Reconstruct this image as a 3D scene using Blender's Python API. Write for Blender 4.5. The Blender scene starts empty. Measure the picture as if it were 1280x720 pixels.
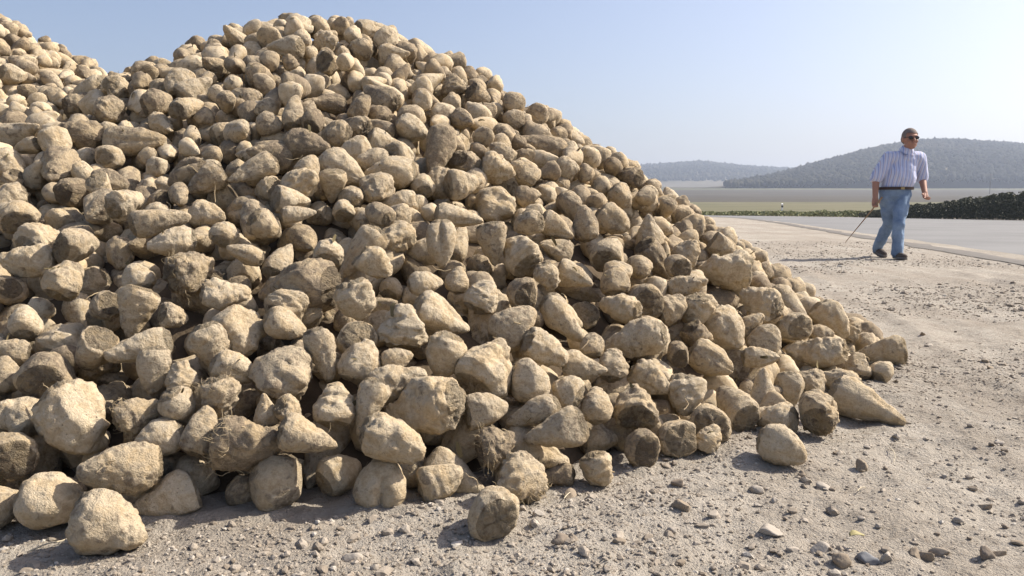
import bpy, bmesh, math, random
import numpy as np
from mathutils import Vector, Matrix, Quaternion
sc = bpy.context.scene
COL = sc.collection
R_ = math.radians
rnd = random.Random(11)
rng = np.random.default_rng(11)

# ------------------------------------------------------------------ helpers
def link(name, me, mat=None, parent=None):
    o = bpy.data.objects.new(name, me); COL.objects.link(o)
    if mat is not None and me is not None:
        for m in (mat if isinstance(mat, (list, tuple)) else [mat]): me.materials.append(m)
    if parent is not None: o.parent = parent
    return o
def tag(o, label=None, cat=None, group=None, kind=None):
    if label: o['label'] = label
    if cat: o['category'] = cat
    if group: o['group'] = group
    if kind: o['kind'] = kind
    return o
def empty(name, loc=(0, 0, 0)):
    o = bpy.data.objects.new(name, None); COL.objects.link(o); o.location = loc; o.empty_display_size = .1
    return o
def mesh_np(name, V, F4=None, F3=None, smooth=True, midx=None):
    """mesh from numpy arrays: V (n,3), quads (m,4), triangles (k,3)"""
    me = bpy.data.meshes.new(name)
    V = np.asarray(V, np.float32)
    loops = []; starts = []; n = 0
    if F4 is not None and len(F4):
        F4 = np.asarray(F4, np.int32); loops.append(F4.ravel()); starts.append(np.arange(len(F4)) * 4); n = F4.size
    if F3 is not None and len(F3):
        F3 = np.asarray(F3, np.int32); loops.append(F3.ravel()); starts.append(n + np.arange(len(F3)) * 3)
    L = np.concatenate(loops).astype(np.int32); S = np.concatenate(starts).astype(np.int32)
    me.vertices.add(len(V)); me.vertices.foreach_set('co', V.ravel())
    me.loops.add(len(L)); me.loops.foreach_set('vertex_index', L)
    me.polygons.add(len(S)); me.polygons.foreach_set('loop_start', S)
    me.update(calc_edges=True)
    me.polygons.foreach_set('use_smooth', np.full(len(S), smooth, dtype=bool))
    if midx is not None: me.polygons.foreach_set('material_index', np.asarray(midx, np.int32))
    me.validate(); me.update()
    return me
def _h(ix, iy, iz, s):
    n = (ix * 374761393 + iy * 668265263 + iz * 1274126177 + s * 974634211) & 0xffffffff
    n = ((n ^ (n >> 13)) * 1274126177) & 0xffffffff
    n = ((n ^ (n >> 16)) * 2246822519) & 0xffffffff
    return ((n ^ (n >> 15)) & 0xffffff) / 8388607.5 - 1.0
def vnoise(p, s=0):
    """smooth value noise in -1..1 at points p (n,3)"""
    p = np.asarray(p, float); i = np.floor(p).astype(np.int64); f = p - i; f = f * f * f * (f * (f * 6 - 15) + 10)
    r = 0
    for a in (0, 1):
        for b in (0, 1):
            for c in (0, 1):
                w = (f[:, 0] if a else 1 - f[:, 0]) * (f[:, 1] if b else 1 - f[:, 1]) * (f[:, 2] if c else 1 - f[:, 2])
                r = r + w * _h(i[:, 0] + a, i[:, 1] + b, i[:, 2] + c, s)
    return r
def fbm(p, s=0, o=3, g=.5):
    r = 0; a = 1.
    for k in range(o): r = r + a * vnoise(p * (2.03 ** k) + 17.3 * k, s + k); a *= g
    return r

class NT:
    """small node-material builder"""
    def __init__(self, name, rough=.9, spec=.25):
        m = self.m = bpy.data.materials.new(name); m.use_nodes = True
        self.t = m.node_tree; self.b = self.t.nodes['Principled BSDF']
        self.b.inputs['Roughness'].default_value = rough
        self.b.inputs['Specular IOR Level'].default_value = spec
    def n(self, typ, **kw):
        x = self.t.nodes.new(typ)
        for k, v in kw.items(): setattr(x, k, v)
        return x
    def l(self, a, b): self.t.links.new(a, b)
    def val(self, sock, v):
        if hasattr(v, 'links'): self.l(v, sock)
        else: sock.default_value = v
    def noise(self, vec, scale, detail=4, rough=.55, dist=0):
        x = self.n('ShaderNodeTexNoise'); self.l(vec, x.inputs['Vector'])
        x.inputs['Scale'].default_value = scale; x.inputs['Detail'].default_value = detail
        x.inputs['Roughness'].default_value = rough; x.inputs['Distortion'].default_value = dist
        return x.outputs['Fac']
    def vor(self, vec, scale, feature='F1'):
        x = self.n('ShaderNodeTexVoronoi', feature=feature); self.l(vec, x.inputs['Vector']); x.inputs['Scale'].default_value = scale
        return x
    def ramp(self, fac, stops):
        x = self.n('ShaderNodeValToRGB'); self.l(fac, x.inputs['Fac']); e = x.color_ramp.elements
        while len(e) < len(stops): e.new(.5)
        for k, (p, c) in enumerate(stops):
            e[k].position = p; e[k].color = (c, c, c, 1) if isinstance(c, (int, float)) else (*c, 1)
        return x.outputs['Color']
    def mix(self, fac, a, b, blend='MIX'):
        x = self.n('ShaderNodeMix', data_type='RGBA', blend_type=blend)
        self.val(x.inputs[0], fac)
        for s, v in ((x.inputs[6], a), (x.inputs[7], b)):
            if hasattr(v, 'links'): self.l(v, s)
            else: s.default_value = (*v, 1)
        return x.outputs[2]
    def math(self, op, a, b=0., c=0.):
        x = self.n('ShaderNodeMath', operation=op); self.val(x.inputs[0], a); self.val(x.inputs[1], b); self.val(x.inputs[2], c)
        return x.outputs[0]
    def coord(self, which='Object'): return self.n('ShaderNodeTexCoord').outputs[which]
    def color(self, v): self.val(self.b.inputs['Base Color'], v if hasattr(v, 'links') else (*v, 1))
    def bump(self, h, strength=.5, dist=.01, prev=None):
        x = self.n('ShaderNodeBump'); x.inputs['Strength'].default_value = strength; x.inputs['Distance'].default_value = dist
        self.l(h, x.inputs['Height'])
        if prev is not None: self.l(prev, x.inputs['Normal'])
        self.l(x.outputs['Normal'], self.b.inputs['Normal']); return x.outputs['Normal']
def plain(name, col, rough=.8, var=.25, scale=8., spec=.25, bump=0.):
    k = NT(name, rough, spec); c = k.coord(); f = k.noise(c, scale, 5)
    k.color(k.mix(f, tuple(x * (1 - var) for x in col), tuple(x * (1 + var) for x in col)))
    if bump: k.bump(k.noise(c, scale * 4, 4), .4, bump)
    return k.m

# ------------------------------------------------------------------ materials
def beet_mat(name, joined=False, crown=False):
    k = NT(name, .92, .12)
    if joined:
        S = 8.0; at = k.n('ShaderNodeAttribute', attribute_name='tone'); tone = at.outputs['Fac']; vec = k.coord()
    else:
        S = 1.0; tone = k.n('ShaderNodeAttribute', attribute_name='tone', attribute_type='OBJECT').outputs['Fac']
        mp = k.n('ShaderNodeVectorMath', operation='ADD'); k.l(k.coord(), mp.inputs[0])
        cx = k.n('ShaderNodeCombineXYZ'); t10 = k.math('MULTIPLY', tone, 37.); k.l(t10, cx.inputs[0]); k.l(t10, cx.inputs[1]); k.l(cx.outputs[0], mp.inputs[1]); vec = mp.outputs[0]
    t2 = k.math('FRACT', k.math('MULTIPLY', tone, 7.31)); t3 = k.math('FRACT', k.math('MULTIPLY', tone, 23.7))
    n1 = k.noise(vec, 2.0 * S, 6, .62, .4); n2 = k.noise(vec, 7.5 * S, 6, .65); n3 = k.noise(vec, 26 * S, 4, .6)
    wr = k.n('ShaderNodeMapping'); k.l(vec, wr.inputs[0]); wr.inputs['Scale'].default_value = (1, 1, 3.2) if not joined else (1, 1, 1.5); n4 = k.noise(wr.outputs[0], 3.2 * S, 5, .62)
    skin = k.mix(k.ramp(n2, [(.36, 0.), (.64, 1.)]), (.345, .265, .165), (.535, .440, .305))
    skin = k.mix(k.math('MULTIPLY', t3, .42), skin, (.49, .365, .208))            # some ochre, some grey-pale
    skin = k.mix(k.math('MULTIPLY', k.ramp(n1, [(.44, 0.), (.56, 1.)]), .5), skin, (.565, .49, .365))   # dried dust
    sh = k.math('MULTIPLY_ADD', t2, .150, -.060)
    dsum = k.math('ADD', k.math('ADD', k.math('MULTIPLY', n1, .50), k.math('MULTIPLY', n2, .40)), k.math('MULTIPLY', n3, .10))
    dmask = k.ramp(k.math('ADD', dsum, sh), [(.520 if not crown else .513, 0.), (.595 if not crown else .592, 1.)])
    base = k.mix(k.math('MULTIPLY', dmask, .80), skin, k.mix(n3, (.115, .085, .055), (.27, .21, .145)))
    spots = k.ramp(k.vor(vec, 11 * S).outputs['Distance'], [(.05, 1.), (.19, 0.)])
    spots = k.math('MULTIPLY', spots, k.ramp(n1, [(.47, 0.), (.56, 1.)]))
    base = k.mix(k.math('MULTIPLY', spots, .7), base, (.10, .075, .05))
    creases = k.ramp(n4, [(.33, 1.), (.42, 0.)])                                   # soil left in the fine ring wrinkles
    base = k.mix(k.math('MULTIPLY', creases, .28), base, (.17, .125, .08))
    fine = k.ramp(n3, [(.3, .88), (.7, 1.09)])
    base = k.mix(1., base, fine, 'MULTIPLY')
    tint = k.math('MULTIPLY_ADD', t2, -.16, 1.06)
    base = k.mix(1., base, tint, 'MULTIPLY')
    k.color(base)
    h = k.math('ADD', k.math('MULTIPLY', n3, .20), k.math('MULTIPLY', n2, .75)); h = k.math('ADD', h, k.math('MULTIPLY', dmask, .30)); h = k.math('ADD', h, k.math('MULTIPLY', n4, .35))
    h = k.math('ADD', h, k.math('MULTIPLY', k.noise(vec, 60 * S, 3), .08)); h = k.math('SUBTRACT', h, k.math('MULTIPLY', spots, .35))
    k.bump(h, .48 if not crown else .9, .012 if joined else .09)
    return k.m
M_BEET = beet_mat('beet_skin'); M_CROWN = beet_mat('beet_crown', crown=True)
M_BEETJ = beet_mat('beet_skin_heap', joined=True); M_CROWNJ = beet_mat('beet_crown_heap', joined=True, crown=True)
M_ROOT = plain('root_fibre', (.42, .33, .20), .9)
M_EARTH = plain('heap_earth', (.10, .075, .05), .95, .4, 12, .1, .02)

# ------------------------------------------------------------------ beet shape
PROF = {
 'egg':  [(0, 0), (.015, .30), (.05, .55), (.12, .80), (.25, .97), (.38, 1), (.55, .94), (.72, .74), (.86, .49), (.94, .32), (.985, .19), (1, 0)],
 'cone': [(0, 0), (.012, .45), (.035, .72), (.09, .90), (.2, 1), (.35, .93), (.55, .73), (.75, .48), (.9, .28), (.97, .17), (.99, .10), (1, 0)],
 'long': [(0, 0), (.012, .35), (.04, .62), (.1, .85), (.22, 1), (.4, .93), (.6, .74), (.8, .50), (.92, .33), (.98, .22), (.992, .12), (1, 0)],
 'lump': [(0, 0), (.015, .35), (.05, .62), (.12, .86), (.26, 1), (.45, .95), (.65, .79), (.83, .55), (.94, .36), (.985, .22), (1, 0)],
 'disc': [(0, 0), (.004, .35), (.012, .60), (.03, .75), (.08, .90), (.2, 1), (.4, .97), (.6, .82), (.8, .55), (.93, .33), (.98, .2), (1, 0)],
}
PROF['pit'] = PROF['disc']; PROF['hair'] = PROF['lump']; PROF['split'] = PROF['egg']; PROF['fork'] = PROF['lump']
CROWN_T = .075
def beet_geo(typ, a, seed, nu=44, nv=40):
    r_ = np.random.default_rng(seed)
    pr = np.array(PROF[typ]); s = np.linspace(0, 1, nv)
    t = .5 - .5 * np.cos(np.pi * s); t = .55 * t + .45 * s; t[0] = 0; t[-1] = 1
    # dense arc-length-like sampling near ends
    rad = np.interp(t, pr[:, 0], pr[:, 1])
    for _ in range(2 if typ in ('disc', 'pit') else 3):
        q = rad.copy(); q[1:-1] = .25 * rad[:-2] + .5 * rad[1:-1] + .25 * rad[2:]; rad = q
    rad[0] = rad[-1] = 0
    th = np.linspace(0, 2 * np.pi, nu, endpoint=False)
    T, TH = np.meshgrid(t, th, indexing='ij'); RAD = np.repeat(rad[:, None], nu, 1) * .5
    # cross-section: slightly squashed, furrowed, angular
    e = r_.uniform(.03, .10); RAD = RAD * (1 + e * np.cos(2 * (TH - r_.uniform(0, 6.3))) + r_.uniform(.0, .05) * np.cos(3 * TH + r_.uniform(0, 6.3)))
    tw = r_.uniform(-1.2, 1.2); f0 = r_.uniform(0, 6.3); fd = r_.uniform(.03, .16)
    for q in (0, np.pi):
        d = np.angle(np.exp(1j * (TH - f0 - q - tw * T))); RAD = RAD * (1 - fd * np.exp(-(d / .22) ** 2) * np.clip((T - .2) * 4, 0, 1))
    if typ == 'split':
        d = np.angle(np.exp(1j * TH)); RAD = RAD * (1 - .42 * np.exp(-(d / .17) ** 2) * np.clip(1 - np.abs(T - .3) * 2.2, 0, 1))
        RAD = RAD * (1 + .10 * np.exp(-((np.abs(d) - .7) / .4) ** 2))
    if typ == 'fork':
        d = np.angle(np.exp(1j * (TH - .5))); RAD = RAD * (1 + .40 * np.exp(-(d / .5) ** 2 - ((T - .62) / .16) ** 2))
        d = np.angle(np.exp(1j * (TH - 1.1))); RAD = RAD * (1 - .20 * np.exp(-(d / .3) ** 2 - ((T - .8) / .2) ** 2))
    Z = (T - .5) * a
    X = RAD * np.cos(TH); Y = RAD * np.sin(TH)
    b = r_.uniform(-.14, .14, 2) * (1 if typ != 'fork' else 2.2); cv = np.clip(T - .25, 0, 1) ** 2
    X = X + b[0] * cv * a; Y = Y + b[1] * cv * a
    V = np.stack([X, Y, Z], -1).reshape(-1, 3)
    amp = {'lump': 1.1, 'pit': 1.2, 'hair': 1.3, 'fork': 1.2}.get(typ, .62)
    C = np.stack([np.zeros_like(T) + b[0] * cv * a, b[1] * cv * a, Z * .45], -1).reshape(-1, 3)
    N = V - C; N /= np.linalg.norm(N, axis=1, keepdims=True) + 1e-6
    o = r_.uniform(0, 50, 3)
    n = .062 * vnoise(V * 2.1 + o, seed) + .050 * (np.abs(vnoise(V * 3.3 + o, seed + 1)) - .35) + .034 * vnoise(V * 6.5 + o, seed + 2) + .018 * fbm(V * 14 + o, seed + 3, 2)
    clod = np.clip(vnoise(V * 4.2 + o + 3, seed + 11) - .28, 0, 1) * np.clip(.5 + vnoise(V * 1.7 + o, seed + 12), 0, 1); n = n + clod * (.055 + .05 * vnoise(V * 17 + o, seed + 13))
    cr = np.clip((.20 - T.reshape(-1)) / .20, 0, 1)
    n = n + cr * (.05 * vnoise(V * 9 + o, seed + 5) + .035 * vnoise(V * 19 + o, seed + 6))
    cracks = np.exp(-(vnoise(V * 3.0 + o + 9, seed + 8) / .06) ** 2) * np.clip(vnoise(V * 1.5 + o, seed + 9) * 2, 0, 1)
    n = n - .045 * cracks
    if typ == 'pit':
        n = n - .07 * np.clip(vnoise(V * 7 + o, seed + 7), 0, 1) * np.clip((.45 - T.reshape(-1)) * 6, 0, 1)
    if typ in ('disc', 'pit') and r_.random() < .7:      # sunken heart of the crown
        rr = np.hypot(V[:, 0], V[:, 1]); n = n - .06 * np.exp(-(rr / .10) ** 2) * (T.reshape(-1) < .3)
    V = V + N * (n * amp)[:, None]
    # bruised flat facets and bites where roots were knocked about
    for q in range(r_.integers(1, 4)):
        d = r_.normal(size=3); d[2] *= .5; d /= np.linalg.norm(d); m = V @ d; lim = np.quantile(m, r_.uniform(.90, .97))
        ex = np.clip(m - lim, 0, None); V = V - d * (ex * .75)[:, None]
    ex_ = np.ptp(V, axis=0); V[:, :2] /= .5 * (ex_[0] + ex_[1]) / (1.35 if typ == 'fork' else 1.06); V[:, 2] *= a / ex_[2]
    # collapse poles
    V = V.reshape(nv, nu, 3); V[0] = V[0].mean(0); V[-1] = V[-1].mean(0)
    kc = int(np.searchsorted(t, CROWN_T if typ not in ('disc', 'pit', 'hair') else .045)); kc = max(kc, 3)
    ii = np.arange(nu); jj = (ii + 1) % nu
    Q = []
    for r in range(nv - 1): Q.append(np.stack([r * nu + ii, r * nu + jj, (r + 1) * nu + jj, (r + 1) * nu + ii], 1))
    Q = np.array(Q)     # (nv-1, nu, 4)
    # faces as (u, u+1, next ring) with z rising: outward normals
    return V.reshape(-1, 3), Q, kc, nu
def beet_meshes(name, typ, a, seed, nu=44, nv=40):
    V, Q, kc, n = beet_geo(typ, a, seed, nu, nv)
    rows = len(Q); kt = rows - 5 if typ in ('cone', 'long', 'egg') else rows
    body = mesh_np('sugar_beet', V[kc * n:(kt + 1) * n], (Q[kc:kt] - kc * n).reshape(-1, 4)); crown = mesh_np('crown', V[:(kc + 1) * n], Q[:kc].reshape(-1, 4))
    body.materials.append(M_BEET); crown.materials.append(M_CROWN); tail = None
    if kt < rows: tail = mesh_np('root_tail', V[kt * n:], (Q[kt:] - kt * n).reshape(-1, 4)); tail.materials.append(M_BEET)
    return body, crown, tail
def strand_mesh(name, strands, rad, sides=4):
    """thin curved fibres: strands = list of (k,3) polylines"""
    V = []; F = []; base = 0
    for P in strands:
        P = np.asarray(P, float); k = len(P)
        T = np.gradient(P, axis=0); T /= np.linalg.norm(T, axis=1, keepdims=True) + 1e-9
        up = np.array([.3, .5, .8]); A = np.cross(T, up); A /= np.linalg.norm(A, axis=1, keepdims=True) + 1e-9; B = np.cross(T, A)
        ta = np.linspace(1, .35, k)[:, None]
        for q in range(sides):
            an = 2 * np.pi * q / sides; V.append(P + (A * math.cos(an) + B * math.sin(an)) * rad * ta)
        for i in range(k - 1):
            for q in range(sides):
                q2 = (q + 1) % sides; F.append((base + q * k + i, base + q2 * k + i, base + q2 * k + i + 1, base + q * k + i + 1))
        base += k * sides
    return mesh_np(name, np.concatenate(V), F)
def hair_mesh(V, n, seed, crown):
    r_ = np.random.default_rng(seed); st = []
    zmin, zmax = V[:, 2].min(), V[:, 2].max()
    pool = np.where((V[:, 2] < zmin + .35 * (zmax - zmin)) & (V[:, 0] > -.05) if crown else (V[:, 2] > zmin + .55 * (zmax - zmin)))[0]
    for _ in range(n):
        p = V[r_.choice(pool)]; d = p / (np.linalg.norm(p) + 1e-6); d = d * .6 + r_.normal(size=3) * .7; d /= np.linalg.norm(d)
        L = r_.uniform(.15, .5); pts = [p - d * .02]; v = d.copy()
        for q in range(7):
            v = v + r_.normal(size=3) * .33; v -= d * .05 * q; v /= np.linalg.norm(v); pts.append(pts[-1] + v * L / 7)
        st.append(pts)
    return strand_mesh('root_hair', st, .0065)

# ------------------------------------------------------------------ the heap (positions of the settled roots)
# per root: centre x, y, z (2 mm), axis x, y, z, width (mm), length (2 mm), kind
ROOTS = np.array([
-412,790,29,22,-2,-12,130,77,3,-502,845,28,24,7,-5,128,76,0,-393,875,21,-20,-14,-5,98,71,1,-568,845,36,18,15,8,98,60,0,-434,860,61,-20,-14,3,108,88,3,-581,898,69,-15,20,4,103,61,4,
-519,932,94,16,-4,-19,155,92,3,-591,1004,138,-6,23,7,130,80,4,-415,910,79,-21,-12,-6,83,62,0,-598,944,100,-22,-6,11,93,57,3,-549,1028,161,-15,7,-19,100,57,4,-486,1025,164,-21,-11,-7,84,84,2,
-670,1047,159,-20,-12,8,65,49,1,-654,1006,134,-2,4,25,83,51,0,-401,939,110,9,8,-22,85,48,0,-412,979,137,2,6,24,77,46,3,-452,991,144,0,-5,-24,82,62,0,-445,930,103,21,12,6,81,57,8,
-276,902,30,-5,-12,-21,126,74,0,-382,931,32,23,7,-8,107,61,0,-305,900,78,24,6,1,116,94,8,-235,893,86,23,4,-9,85,71,1,-365,918,86,6,9,23,87,61,0,-356,955,118,8,2,-24,94,55,8,
-297,939,106,-3,1,25,55,42,1,-267,936,105,15,14,-14,67,40,3,-290,1001,141,15,6,19,124,77,7,-393,1029,167,9,-1,-23,108,64,3,-352,994,145,23,6,-8,86,60,0,-247,1027,158,9,-4,-23,74,74,2,
-218,962,106,1,13,22,105,65,3,-211,947,49,17,16,9,101,57,0,-153,906,31,1,5,24,112,69,6,-84,919,21,23,3,9,95,59,0,-23,832,24,-7,24,2,110,59,4,-136,903,79,23,1,-9,103,83,3,
-68,949,45,22,-2,-11,94,89,1,-111,982,99,-23,7,-6,145,102,3,-148,1013,124,23,5,8,103,78,3,-176,962,104,-5,-7,-23,80,75,2,-198,1033,148,7,8,23,105,62,0,-35,1082,130,11,15,17,162,92,3,
-92,1072,148,-8,-1,-24,105,65,0,-33,1001,90,24,8,2,87,59,4,-20,962,57,23,7,7,95,54,8,-153,1040,147,24,4,4,61,46,0,10,913,29,-4,12,21,111,66,8,55,999,61,-23,-1,-9,99,85,1,
28,1027,78,-24,-2,-8,77,77,2,122,1107,21,24,7,1,96,57,0,109,978,19,8,-4,-23,86,48,3,174,1063,21,-7,24,0,95,54,4,118,1080,76,1,10,23,93,55,0,76,1082,94,-21,12,6,85,48,0,
178,1119,67,2,22,11,118,73,5,23,1076,112,-4,5,24,110,65,0,2,1170,173,19,2,17,118,83,0,79,1225,172,15,-6,-19,95,95,2,200,1270,138,-24,5,-5,119,106,3,152,1177,115,3,9,23,88,55,3,
48,1135,143,21,5,-13,98,74,3,106,1152,114,24,-5,-5,95,69,1,122,1198,140,-3,13,21,70,43,0,209,1184,90,20,-6,-13,89,67,3,233,1111,40,-4,24,-5,105,60,4,263,1191,65,3,-6,-24,112,66,3,
355,1248,46,-5,24,7,113,97,4,413,1226,23,-20,15,-4,106,75,3,371,1065,21,22,-10,-6,97,71,0,478,1216,30,9,19,13,124,77,5,428,1339,53,-2,4,25,110,83,1,490,1378,39,2,-6,-24,92,69,0,
547,1435,37,15,7,18,113,64,3,334,1316,93,20,-8,-12,108,82,0,585,1285,28,20,-13,-8,126,126,1,607,1562,62,-23,9,-2,137,119,3,828,1762,27,-23,10,-4,124,107,1,742,1573,21,17,10,16,96,52,0,
695,1587,27,0,10,23,107,61,3,571,1613,108,-6,24,0,119,74,4,719,1783,93,14,-8,-19,139,101,0,776,1804,66,9,0,23,88,54,3,649,1651,83,22,-7,8,84,52,0,622,1478,23,-21,11,8,89,77,3,
461,1714,214,-24,6,0,140,117,7,329,1604,233,-8,23,6,102,58,4,375,1698,253,12,-2,22,110,62,3,285,1422,170,22,6,11,114,67,3,338,1535,198,24,-5,4,80,82,3,338,1442,157,1,5,-24,121,72,3,
511,1635,149,-18,17,5,137,92,3,394,1463,122,15,-7,-19,148,92,0,456,1514,123,19,-3,16,82,67,0,271,1289,113,-3,23,10,76,43,4,446,1409,79,24,-8,0,71,69,3,480,1489,99,13,-1,21,110,68,0,
494,1844,252,20,-6,-14,107,81,1,-115,1299,289,1,-3,-25,100,81,6,-33,1355,286,5,-3,-24,104,76,1,16,1366,271,-10,15,17,126,72,3,13,1254,214,-11,22,4,102,58,4,-92,1396,333,25,2,-2,86,88,2,
29,1464,319,-23,9,-4,90,63,0,184,1515,265,5,20,15,123,70,4,184,1413,217,1,11,23,104,59,0,59,1323,233,8,-2,-23,88,52,3,109,1366,231,23,-5,-7,95,69,1,184,1338,180,-21,12,5,105,76,3,
-152,1104,183,4,4,24,111,66,7,-221,1132,216,8,3,-23,105,62,3,-85,1225,237,4,3,25,76,45,0,-44,1207,213,12,7,21,99,58,3,-208,1210,262,20,2,-14,99,61,3,-131,1196,235,24,3,4,79,55,0,
145,1574,316,-2,1,25,100,75,0,209,1659,320,20,-3,-15,115,77,0,292,1703,299,-5,-1,25,124,74,1,-470,1168,258,16,18,7,117,79,8,-680,1253,291,11,22,3,106,72,4,-847,1372,336,-11,18,14,116,63,4,
-405,1117,225,23,8,-3,91,69,3,-521,1090,204,-6,-8,-23,106,74,1,-524,1226,295,-23,-10,-4,90,73,0,-568,1290,329,22,10,6,87,94,2,-649,1348,357,10,21,10,104,70,3,-445,1241,308,3,19,16,79,45,0,
-547,1157,247,-12,6,21,85,48,0,-462,1078,201,17,16,-9,68,40,3,-673,1095,190,-5,15,20,89,53,0,-746,1230,265,-23,-9,4,105,82,3,-659,1169,241,8,11,21,108,64,3,-402,1199,279,-22,-7,9,62,57,0,
-392,1266,320,15,13,-15,97,55,0,-308,1070,191,23,5,-8,87,61,0,-282,1221,282,-1,17,18,90,51,3,-346,1296,337,24,6,0,55,59,2,-315,1169,235,-24,6,0,124,130,7,-101,1137,189,23,6,-8,126,90,1,
-581,961,47,11,-2,22,103,108,2,-373,1070,174,12,-14,-17,101,82,7,-229,1516,413,-25,-2,-1,126,102,0,-149,1641,462,-7,-13,-20,134,117,2,-765,1636,481,25,-2,2,124,129,2,30,1034,25,24,1,-6,133,100,1,
-244,1281,273,-14,-7,-19,108,104,1,-309,1485,412,19,-13,-10,134,107,1,-384,1522,467,24,-8,-1,115,96,2,-465,1437,413,-19,-12,-11,94,96,1,-543,1420,393,-17,-11,-15,108,74,1,-90,1532,392,23,10,2,116,78,1,
-627,1104,156,3,20,15,138,72,3,-530,1028,92,3,18,17,116,64,3,-1071,1757,506,23,-8,5,134,128,1,-687,1283,222,-21,-6,-12,103,76,0,-38,1579,345,-8,-14,-19,122,81,7,-868,1538,425,1,-23,-9,103,109,7,
-317,912,14,20,-3,-14,78,41,0,-796,1468,376,5,24,2,104,84,0,-38,1277,167,-9,-19,-13,112,117,7,-245,996,33,-6,-21,-12,122,110,1,300,1651,238,15,6,-19,111,106,1,-917,1721,506,-20,-11,10,99,95,7,
-679,1242,178,13,-15,-15,87,87,2,295,1179,23,1,25,-3,123,88,1,283,1116,19,12,2,22,88,46,5,-374,1365,360,20,14,-3,96,69,1,-359,1236,267,4,17,18,86,70,1,-711,1386,346,-4,-21,-12,112,81,6,
-521,1379,333,24,-5,-3,101,62,4,230,1420,184,-6,24,3,126,92,1,-782,1330,289,8,22,10,115,79,7,-68,1016,36,-16,-7,-18,128,103,1,69,1986,499,-24,-1,7,138,145,2,-126,974,19,19,-15,-7,93,60,0,
-454,1501,443,-18,-17,2,114,85,1,-209,1694,511,23,0,-10,107,74,0,-364,1046,78,-9,-19,-14,82,65,3,-318,1429,385,-2,6,-24,88,64,1,54,981,9,-25,-1,-2,61,53,1,-349,1335,294,12,-20,-9,91,72,0,
-724,1861,618,17,9,16,132,87,1,-444,1649,540,-2,11,22,96,84,2,80,1495,272,-15,-19,6,93,85,1,-293,1799,593,-21,8,11,101,97,2,-774,1770,574,19,13,9,120,68,0,-476,1212,214,-22,2,-12,118,84,7,
-577,1115,208,-21,11,-9,82,43,4,-650,1320,271,5,-12,-21,83,63,0,-30,1650,428,24,-4,-2,98,75,7,-902,1809,564,3,-25,3,133,70,3,-319,1119,212,7,18,15,94,62,7,-223,1334,337,-18,15,9,82,65,6,
-617,1338,283,-2,-25,0,104,91,1,86,1508,311,23,1,-11,90,72,1,-589,1460,405,-23,4,-9,107,87,6,-580,2084,756,-24,5,3,111,100,1,-1064,2039,640,-25,1,-4,132,97,1,-771,1213,221,-15,19,-7,92,52,0,
-929,1647,472,12,-9,-20,113,75,4,-350,1610,493,-25,3,0,109,62,0,-197,1187,171,17,-3,18,103,54,4,-218,1097,156,-6,19,-14,103,69,1,129,1720,347,14,-7,-20,105,83,0,-699,1750,563,6,23,8,94,99,2,
-429,1275,244,-4,21,12,105,63,0,-99,1441,283,6,19,16,99,99,2,-426,1340,323,-7,5,23,123,81,0,-415,1790,575,-21,-13,-1,93,98,1,-541,1612,498,14,-21,1,110,79,1,-190,1314,298,-4,-24,-7,85,67,7,
627,1780,128,8,-21,-11,115,121,2,-532,1462,363,-19,-3,-15,107,59,4,-89,1669,434,13,19,-9,113,87,3,-243,1445,379,7,-23,-8,92,77,7,-1003,1613,422,15,-10,-17,118,98,2,-960,1981,629,0,23,-10,120,88,6,
-259,1640,478,23,7,-6,104,72,1,-505,1195,140,-13,7,20,103,54,5,22,1696,419,-21,-7,12,98,68,0,-760,1196,168,-2,-20,-15,95,82,2,-202,1448,355,-24,-5,-4,94,69,0,-488,1048,103,-21,12,-6,91,69,3,
-568,1125,98,5,22,11,109,57,4,154,1140,23,-21,8,11,99,57,4,-151,1351,273,-25,3,-2,94,56,0,-795,1599,446,1,25,0,101,58,0,254,1864,372,16,-2,-19,109,64,0,-488,1633,515,25,-3,-2,95,57,0,
133,1478,190,23,-1,-9,96,73,1,-345,1437,338,0,21,14,89,60,6,1,1095,62,-11,20,10,103,80,1,-906,1530,415,12,-14,17,88,62,1,-137,1563,393,23,-2,-9,123,65,3,-481,1426,339,-23,10,-4,105,76,6,
-320,1666,513,-19,15,6,94,73,3,-366,1390,387,22,-10,7,81,70,7,246,1533,231,-4,-22,-11,95,51,0,-534,979,47,16,14,13,97,60,4,459,1728,144,24,8,0,117,94,0,-306,1575,453,-22,-11,-3,126,66,0,
-366,1452,422,10,7,22,88,48,4,-265,1105,74,-18,4,-17,126,69,0,-398,1625,524,1,19,16,89,67,0,-441,1442,380,-22,12,-4,91,48,4,-22,1763,467,-20,-2,15,95,66,0,-269,1543,435,-22,-11,3,108,63,4,
295,2071,426,-19,16,3,103,89,1,-321,1712,558,14,2,21,86,68,0,-559,1300,216,20,9,11,91,66,1,-151,2083,656,-6,6,24,124,65,3,122,1404,146,-8,18,-16,104,71,1,-214,1589,450,16,19,1,107,71,1,
-929,1465,362,-15,-17,-11,88,79,7,-301,1150,193,-17,4,18,68,47,7,-354,1131,159,-24,1,6,61,43,1,-1435,2340,726,12,21,-3,116,75,0,-169,1519,392,-4,20,14,84,60,0,-791,1393,328,4,-20,14,85,53,0,
-106,1826,542,13,-20,-7,88,87,1,-776,1887,634,-5,-21,-13,124,74,4,-528,1203,181,12,-19,-11,107,70,0,332,1399,117,14,5,-20,76,65,7,-439,1954,685,7,23,-8,112,59,5,-193,1276,220,4,19,15,75,42,0,
-293,1753,544,-22,1,12,119,63,0,-571,1379,367,12,-21,-7,72,73,2,-312,2166,752,25,-5,1,111,86,1,-20,1718,393,-6,23,6,114,93,1,-992,1651,472,-24,6,-4,72,67,2,-287,1232,155,-16,-1,-19,110,66,4,
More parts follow.
